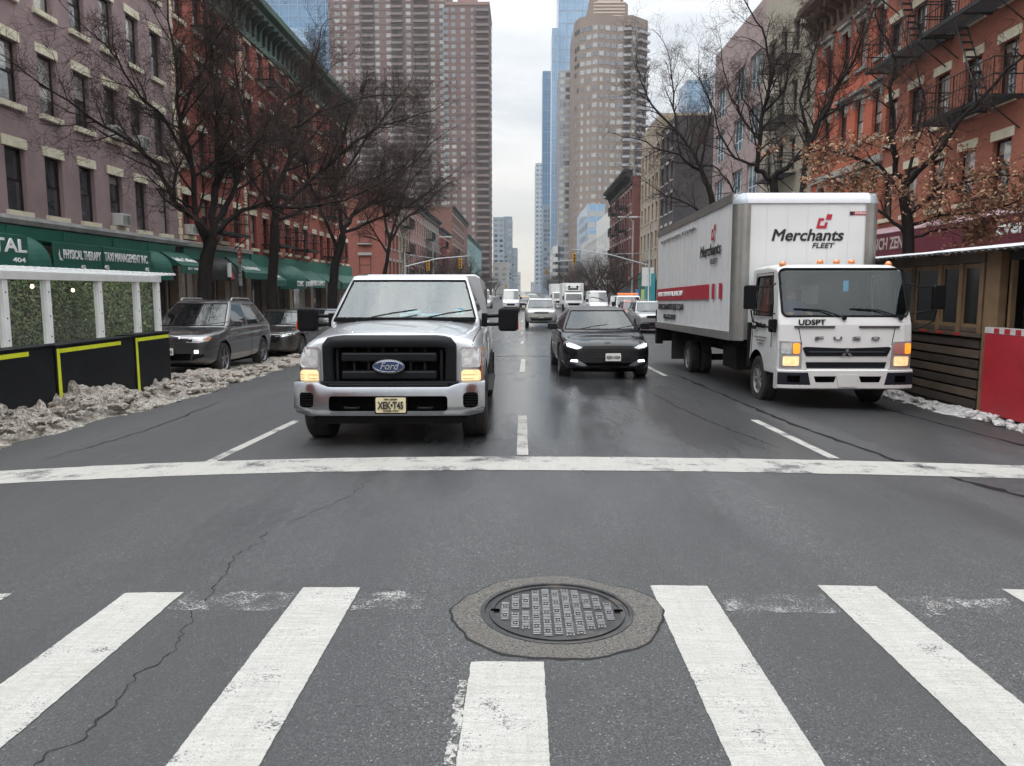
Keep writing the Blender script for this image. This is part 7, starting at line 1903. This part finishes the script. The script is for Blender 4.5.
def left_shed():
    wf = M('white_lumber', (.80, .80, .79), .55, var=.10, vs=3, dirt=.15)
    z0 = -.33; t = thing('dining_shed', 'white framed dining shed with clear plastic walls behind the black barrier', 'dining shed', (-7.0, 11, z0))
    X0 = -6.92+7.0; ya, yb = 6.5-11, 14.75-11; zt = 1.80-z0
    for y in (7.2, 8.7, 10.3, 11.25, 12.65, 13.9, 14.68):
        y -= 11
        mb = MB(); mb.box(X0-.09, y-.055, .1, X0, y+.055, zt-.14); p = mb.build('post', wf, t, bevel=.004)
        mb = MB()
        for z in (1.15, 1.45, 1.8): mb.lathe([(.001, .002), (.012, .002), (.012, -.001), (.001, -.001)], 'x', (X0+.001, y, z), 8)
        mb.build('bolt', black, p)
    mb = MB(); mb.box(X0-.10, ya, zt-.155, X0+.02, yb+.02, zt-.04); mb.box(X0-.10, ya, .98, X0-.02, yb, 1.04); mb.build('beam', wf, t, bevel=.004)
    for y in (ya, yb-.02):
        mb = MB(); mb.box(-2.0, y-.04, zt-.15, X0-.1, y+.04, zt-.04); mb.box(-2.0, y-.04, .1, -1.92, y+.04, zt-.14); mb.build('end_beam', wf, t)
    # translucent corrugated roof
    mb = MB(); rows = []
    for i in range(261):
        y = ya-.1+(yb-ya+.45)*i/260; w = .016*math.sin(i*1.25); rows.append([(X0+.16, y, zt-.0+w), (-1.0, y, zt-.03+w), (-2.1, y, zt-.035+w)])
    mb.grid(rows); rf = mb.build('roof', translucent('corrugated_plastic', (.6, .62, .62), .78), t, smooth=True, fix=False); s = rf.modifiers.new('s', 'SOLIDIFY'); s.thickness = .012
    # clear plastic walls
    pl, nt, b = newmat('clear_plastic'); out = pl.node_tree.nodes['Material Output']
    tr = nt.new('ShaderNodeBsdfTransparent'); tr.inputs[0].default_value = (.86, .9, .86, 1); gl = nt.new('ShaderNodeBsdfGlossy'); gl.inputs['Roughness'].default_value = .06
    bp = nt.new('ShaderNodeBump'); bp.inputs['Strength'].default_value = .5; bp.inputs['Distance'].default_value = .03; nt.l.new(nt.noise(2.2, 2, .5, nt.pos()), bp.inputs['Height']); nt.l.new(bp.outputs[0], gl.inputs['Normal'])
    df = nt.new('ShaderNodeBsdfDiffuse'); df.inputs[0].default_value = (.5, .5, .48, 1)
    lw = nt.new('ShaderNodeLayerWeight'); lw.inputs[0].default_value = .5; mx = nt.new('ShaderNodeMixShader'); nt.l.new(nt.math('MULTIPLY_ADD', nt.math('POWER', lw.outputs['Facing'], 5.), .93, .07, clamp=True), mx.inputs[0]); nt.l.new(tr.outputs[0], mx.inputs[1]); nt.l.new(gl.outputs[0], mx.inputs[2])
    m2 = nt.new('ShaderNodeMixShader'); m2.inputs[0].default_value = .07; nt.l.new(mx.outputs[0], m2.inputs[1]); nt.l.new(df.outputs[0], m2.inputs[2]); nt.l.new(m2.outputs[0], out.inputs[0])
    pys = [y-11 for y in (7.2, 8.7, 10.3, 11.25, 12.65, 13.9, 14.68)]
    for a, b_ in zip(pys[:-1], pys[1:]):
        mb = MB(); mb.quad((X0-.045, a+.05, 1.04), (X0-.045, b_-.05, 1.04), (X0-.045, b_-.05, zt-.15), (X0-.045, a+.05, zt-.15)); mb.build('plastic_wall', pl, t)
    mb = MB(); mb.box(-2.0, ya+.1, .08, 0, yb-.1, .14); mb.build('floor', M('shed_floor', (.12, .09, .07), .7), t)
    # ivy-covered back wall
    hd = thing('ivy_wall', 'green artificial ivy wall hanging inside the white dining shed', 'ivy', (-8.5, 11, z0+.14))
    mb = MB(); mb.box(-.06, -4.3, 0, -.02, 3.7, 1.9); mb.build('backing', M('ivy_backing', (.02, .035, .015), .9), hd)
    mb = MB(); mb.box(0.0, 3.68, 0, 1.46, 3.72, 1.9); mb.build('backing', M('ivy_backing', (.02, .035, .015), .9), hd)
    rnd = random.Random(5); mb = MB()
    for i in range(6500):
        x = rnd.uniform(0, 1.46); z = rnd.uniform(.0, 1.95); s = rnd.uniform(.02, .045); c = Vector((x, 3.66-rnd.uniform(.0, .08), z))
        Rm = Matrix.Rotation(rnd.uniform(0, 6.3), 3, 'Y') @ Matrix.Rotation(rnd.uniform(-.9, .9), 3, 'Z')
        mb.add([c+Rm @ Vector(p)*s for p in ((-.9, 0, 0), (0, 0, .55), (.9, .1, 0), (.1, 0, -.5))], [(0, 1, 2, 3)], rnd.choice((0, 1, 1, 2)))
    for i in range(15000):
        y = rnd.uniform(-4.3, 3.65); z = rnd.uniform(.0, 1.95); s = rnd.uniform(.02, .045); c = Vector((rnd.uniform(-.02, .07), y, z))
        Rm = Matrix.Rotation(rnd.uniform(0, 6.3), 3, 'X') @ Matrix.Rotation(rnd.uniform(-.9, .9), 3, 'Z')
        mb.add([c+Rm @ Vector(p)*s for p in ((0, -.9, 0), (0, 0, .55), (0, .9, .1), (0, .1, -.5))], [(0, 1, 2, 3)], rnd.choice((0, 1, 1, 2)))
    mb.build('leaves', [M('ivy_dark', (.075, .13, .045), .6), M('ivy_green', (.18, .27, .10), .6), M('ivy_olive', (.36, .38, .18), .6)], hd, fix=False)
    # festoon bulbs
    for k, (y, z) in enumerate(((10.0, 1.55), (11.0, 1.52), (12.1, 1.56), (13.2, 1.5))):
        b_ = thing('light_bulb', ['warm bulb nearest the viewer', 'second warm bulb from the left', 'third warm bulb from the left', 'warm bulb nearest the grey SUV'][k]+' glowing inside the white shed', 'light bulb', (-7.7, y, z), group='festoon bulbs in the white shed')
        mb = MB(); mb.lathe([(.001, -.035), (.02, -.028), (.028, -.008), (.018, .018), (.012, .03)], 'z', n=12); mb.build('bulb', M('warm_bulb', (1, .8, .5), .3, 0, 0, emit=5, ecol=(1, .75, .4)), b_, smooth=True)
        mb = MB(); mb.lathe([(.014, .03), (.014, .06), (.001, .06)], 'z', n=10); mb.tube([(0, 0, .06), (0, 0, 1.80-z-.02)], .004, 4); mb.build('socket', black, b_)
left_shed()
def right_shed():
    z0 = -.34; wd = M('weathered_timber', (.088, .062, .043), .75, var=.4, vs=2.2, bmp=.4, bs=25); wl = M('pale_timber', (.185, .115, .06), .7, var=.3, vs=2.5, bmp=.3, bs=25); dkw = M('dark_timber', (.042, .030, .023), .8, var=.4, vs=3)
    t = thing('dining_shed', 'wooden dining shed with slatted base and snowy corrugated roof on the right', 'dining shed', (6.75, 13.4, z0))
    Y = lambda y: y-13.4
    # slatted base
    for k in range(7):
        mb = MB(); z = .08+k*.15; mb.box(.0+.004*(k % 2), Y(11.45), z, .04+.004*(k % 2), Y(18.3), z+.115); mb.build('slat', wd if k % 2 else dkw, t, bevel=.004)
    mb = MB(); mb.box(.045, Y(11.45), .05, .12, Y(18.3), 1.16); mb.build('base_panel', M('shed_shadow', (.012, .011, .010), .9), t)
    mb = MB(); mb.box(-.03, Y(11.4), 1.14, .14, Y(18.3), 1.20); mb.build('ledge', wd, t, bevel=.004)
    mb = MB()
    for k in range(4): mb.box(-.034, Y(11.9+k*.5), 1.15, -.030, Y(12.1+k*.5), 1.19)
    mb.build('reflector', M('reflector_red', (.4, .03, .03), .4), t)
    for y in (11.5, 12.05, 12.65, 13.5, 14.4, 15.4, 16.4, 17.4, 18.25):
        mb = MB(); mb.box(.0, Y(y)-.05, 1.20, .10, Y(y)+.05, 2.24); mb.build('post', wl if y < 13 else wd, t, bevel=.004)
    mb = MB(); mb.box(.0, Y(11.45), 2.242, .12, Y(18.3), 2.38); mb.box(.02, Y(11.55), 1.21, .08, Y(18.2), 1.28); mb.build('beam', wd, t, bevel=.004)
    mb = MB(); mb.box(.0, Y(11.06), .05, .12, Y(11.40), 2.38); mb.build('corner_board', wl, t, bevel=.006)
    gd = glassmat('shed_window', (.008, .009, .010), 0, .08)
    for a, b in ((11.56, 12.0), (12.11, 12.6), (12.71, 13.44), (13.56, 14.34), (14.46, 15.34), (15.46, 16.34)):
        w_ = part_empty('window', t)
        mb = MB(); mb.box(.03, Y(a), 1.28, .07, Y(a)+.04, 2.23); mb.box(.03, Y(b)-.04, 1.28, .07, Y(b), 2.23); mb.box(.03, Y(a)+.04, 1.28, .07, Y(b)-.04, 1.33); mb.box(.03, Y(a)+.04, 2.17, .07, Y(b)-.04, 2.23); mb.build('frame', wl, w_)
        mb = MB(); mb.box(.045, Y(a)+.04, 1.33, .055, Y(b)-.04, 2.17); mb.build('pane', gd, w_)
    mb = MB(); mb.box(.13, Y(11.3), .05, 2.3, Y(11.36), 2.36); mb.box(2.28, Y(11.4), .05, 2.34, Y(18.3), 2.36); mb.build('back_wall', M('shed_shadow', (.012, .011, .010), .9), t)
    mb = MB(); rows = []
    for i in range(301):
        y = 8.2+10.4*i/300; w = .014*math.sin(i*1.3); rows.append([(-.30, Y(y), 2.40+w), (1.0, Y(y), 2.52+w), (2.4, Y(y), 2.62+w)])
    mb.grid(rows); rf = mb.build('roof', M('corrugated_dark', (.10, .10, .10), .5, .3, .3), t, smooth=True, fix=False); s = rf.modifiers.new('s', 'SOLIDIFY'); s.thickness = .012
    mb = MB(); rows = []
    for i in range(160):
        y = 8.3+10.2*i/159; h = .012+.03*abs(noise.noise(Vector((y*1.1, 2, 0))))+.02*noise.noise(Vector((y*7, 1, 0))); e = .05*noise.noise(Vector((y*3, 0, 4)))
        rows.append([(-.29+e, Y(y), 2.415), (-.24+e, Y(y), 2.42+h*.8), (0.1, Y(y), 2.45+h*1.2), (1.0, Y(y), 2.53+h*1.3), (2.4, Y(y), 2.64+h)])
    mb.grid(rows); o = mb.build('snow_cover', M('roof_snow', (.50, .51, .52), .6, var=.25, vs=3), t, smooth=True, fix=False)
    # the open bay nearer the camera
    b = thing('dining_shed', 'dark open bay of a dining shed above the red barrier at right edge', 'dining shed', (6.9, 9.6, z0))
    Y2 = lambda y: y-9.6
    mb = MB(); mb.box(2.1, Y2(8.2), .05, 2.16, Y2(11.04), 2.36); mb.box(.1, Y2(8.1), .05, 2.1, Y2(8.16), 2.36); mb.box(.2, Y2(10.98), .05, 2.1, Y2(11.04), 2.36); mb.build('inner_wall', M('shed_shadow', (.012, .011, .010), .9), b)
    mb = MB(); mb.box(-.05, Y2(8.2), 2.26, .08, Y2(11.05), 2.38); mb.build('beam', M('shed_black', (.015, .014, .014), .8), b)
    for y in (8.3, 10.98): mb = MB(); mb.box(-.04, Y2(y)-.03, 1.2, .03, Y2(y)+.03, 2.255); mb.build('post', wl, b)
    # red barrier
    rd = M('red_painted_board', (.40, .018, .030), .5, var=.22, vs=1.6, dirt=.3, dcol=(.12, .03, .03))
    for k, (a, c, lb) in enumerate(((9.92, 11.22, 'bright red plywood barrier board below the dark open bay, far one'), (8.35, 9.86, 'bright red plywood barrier board, nearest the camera at right edge'))):
        m = (a+c)/2; zz = G(6.7, m); r = thing('road_barrier', lb, 'barrier', (6.72, m, zz), group='red barrier boards'); L = (c-a)/2; top = .96-zz
        mb = MB(); mb.box(-.03, -L, .06, .12, L, top-.075); mb.build('panel', rd, r, bevel=.006)
        mb = MB(); mb.box(-.035, -L, top-.072, .12, L, top+.01); mb.build('rail', M('rail_cream', (.55, .54, .52), .5), r)
        mb = MB(); n = int(2*L/.24)
        for i in range(n): y = -L+i*.24; mb.box(-.038, y, top-.068, -.0355, y+.12, top+.005)
        mb.build('red_block', rd, r)
        mb = MB(); mb.box(-.02, -L+.02, 0, .10, L-.02, .058); mb.build('foot', black, r)
right_shed()

# ------------------------------------------------------------------ signals, lamps, signs
yel = M('signal_yellow', (.55, .30, .02), .45, var=.1)
def signal_head(parent, x, y, z, face=-1, h=.95):
    s = part_empty('traffic_signal', parent, (x, y, z))
    mb = MB(); mb.prism(rrect(-.15, -h/2, .15, h/2, .04), 'y', -.12, .12); mb.build('housing', yel, s)
    for k in range(3):
        zz = h*.32-k*h*.32
        mb = MB(); mb.lathe([(.10, 0), (.10, -.16), (.11, -.16), (.11, 0)], 'y', (0, -.12, zz), 14); mb.build('visor', yel, s)
        mb = MB(); mb.lathe([(.001, -.125), (.095, -.125)], 'y', (0, 0, zz), 14); mb.build('lens', M('signal_lens_dark', (.03, .03, .03), .3), s)
def mast(label, x, y, arm_to, z_arm, z_end, heads, lamp=None, pole_h=6.6, cat='traffic light', name='traffic_signal_pole'):
    zb = G(x, y)+(.15 if abs(x) > 9.2 else 0); t = thing(name, label, cat, (x, y, zb))
    mb = MB(); mb.lathe([(.22, 0), (.2, .3), (.11, .4), (.075, pole_h)], 'z', n=12); mb.build('pole', steel, t, smooth=True)
    if arm_to is not None:
        mb = MB(); P = [Vector((0, 0, z_arm-zb)), Vector(((arm_to-x)*.5, 0, (z_arm+z_end)/2-zb+.25)), Vector((arm_to-x, 0, z_end-zb))]; mb.tube(P, [.07, .055, .04], 8); mb.tube([(0, 0, z_arm+1.2-zb), ((arm_to-x)*.45, 0, (z_arm+z_end)/2+.3-zb)], .015, 4); mb.build('arm', steel, t)
        for hx, hz in heads: signal_head(t, hx-x, -.1, hz-zb)
    if lamp:
        lx, lz = lamp; mb = MB(); mb.tube([(0, 0, pole_h-.2), ((lx-x)*.5, 0, lz-zb-.05), (lx-x, 0, lz-zb)], .04, 6); mb.build('lamp_arm', steel, t)
        mb = MB(); d = 1 if lx > x else -1; mb.prism(rrect(min(lx-x, lx-x+d*.8), lz-zb-.07, max(lx-x, lx-x+d*.8), lz-zb+.07, .06), 'y', -.13, .13); mb.build('lamp_head', M('lamp_grey', (.4, .4, .41), .5), t, bevel=.02)
    return t
pz = lambda v, Y: 1.5+(290-v)*Y/770*1.0
mast('traffic signal mast across the left side street with two yellow heads', X(406, 77), 77, X(470, 77), pz(267, 77), pz(256.5, 77), [(X(429, 77), pz(266, 77)), (X(461, 77), pz(264, 77))], pole_h=5.4+.7)
mast('grey street lamp with long arm behind the left signal mast', X(434, 92), 92, None, 0, 0, [], lamp=(X(446, 92), pz(238, 92)), pole_h=pz(243, 92)+.8, cat='street lamp', name='street_lamp')
mast('traffic signal mast on the right reaching left past the dark tenement', X(647.5, 75), 75, X(571, 75), pz(266, 75), pz(250, 75), [(X(573.5, 75), pz(259, 75))], lamp=(X(635, 75), pz(219, 75)), pole_h=pz(224, 75)+.75)
mast('slim street lamp left of the right signal pole', X(631, 84), 84, None, 0, 0, [], lamp=(X(623, 84), pz(219, 84)), pole_h=pz(222, 84)+.8, cat='street lamp', name='street_lamp')
mast('mid-distance signal mast whose yellow head hangs right of the sky gap', 11.2, 112, X(545, 112), pz(262, 112), pz(263, 112), [(X(546.5, 112), pz(272, 112))], pole_h=6)
mast('far left signal mast reaching over the traffic near the pickup mirror', -11, 190, X(508, 190), pz(284, 190), pz(281, 190), [(X(506, 190), pz(286, 190))], pole_h=6)
mast('far right signal mast reaching over traffic beyond the champagne SUV', 11, 190, X(554, 190), pz(283, 190), pz(281, 190), [(X(556, 190), pz(286, 190))], pole_h=6)
def street_sign():
    x, y = -9.55, 26.3; zb = G(x, y)+.15; t = thing('parking_sign', 'red and white parking sign on a thin post left of the second tree', 'street sign', (x, y, zb), (0, 0, R(-50)))
    mb = MB(); mb.box(-.025, -.02, 0, .025, .02, 3.4); mb.build('post', M('green_post', (.06, .07, .06), .6), t)
    mb = MB(); mb.prism(rrect(-.15, 2.86, .15, 3.32, .02), 'y', -.03, -.022); r = mb.build('red_plate', M('sign_red', (.5, .06, .04), .5), t)
    text('NO', (0, -.033, 3.20), 0, offw, r, width=.16, height=.09); text('STANDING', (0, -.033, 3.05), 0, offw, r, width=.24, height=.07); text('ANYTIME', (0, -.033, 2.94), 0, offw, r, width=.22, height=.05)
    mb = MB(); mb.prism(rrect(-.15, 2.08, .15, 2.80, .02), 'y', -.03, -.022); g_ = mb.build('white_plate', M('sign_grey_white', (.42, .42, .40), .5), t)
    gi = M('grey_ink', (.18, .18, .18), .6)
    text('2 HOUR', (0, -.033, 2.66), 0, gi, g_, width=.22, height=.07); text('PARKING', (0, -.033, 2.52), 0, gi, g_, width=.24, height=.07); text('9AM-7PM', (0, -.033, 2.38), 0, gi, g_, width=.22, height=.06)
street_sign()
def mailbox():
    x, y = -10.6, 36.5; zb = G(x, y)+.15; t = thing('mailbox', 'blue street mailbox on the left sidewalk beside the second tree', 'mailbox', (x, y, zb))
    bl = M('mailbox_blue', (.015, .05, .16), .45); mb = MB(); mb.prism([(-.27, .2), (.27, .2), (.27, .95), (.2, 1.13), (.08, 1.22), (-.08, 1.22), (-.2, 1.13), (-.27, .95)], 'x', -.27, .27); mb.build('body', bl, t, bevel=.02)
    for sx in (-1, 1):
        for sy in (-1, 1): mb = MB(); mb.box(sx*.22-.03, sy*.22-.03, 0, sx*.22+.03, sy*.22+.03, .2); mb.build('leg', bl, t)
    mb = MB(); mb.box(-.2, -.29, .98, .2, -.275, 1.03); mb.build('handle', chrome, t)
mailbox()

# ------------------------------------------------------------------ air
hz = bpy.data.materials.new('haze'); hz.use_nodes = True; nt = NT(hz.node_tree); hz.node_tree.nodes.remove(hz.node_tree.nodes['Principled BSDF'])
pv = nt.new('ShaderNodeVolumePrincipled'); pv.inputs['Color'].default_value = (.93, .95, .98, 1); pv.inputs['Density'].default_value = .00022; pv.inputs['Anisotropy'].default_value = .1
nt.l.new(pv.outputs[0], hz.node_tree.nodes['Material Output'].inputs['Volume'])
mb = MB(); mb.box(-410, -110, -3.2, 410, 1210, 275); tag(mb.build('haze', hz), kind='stuff')
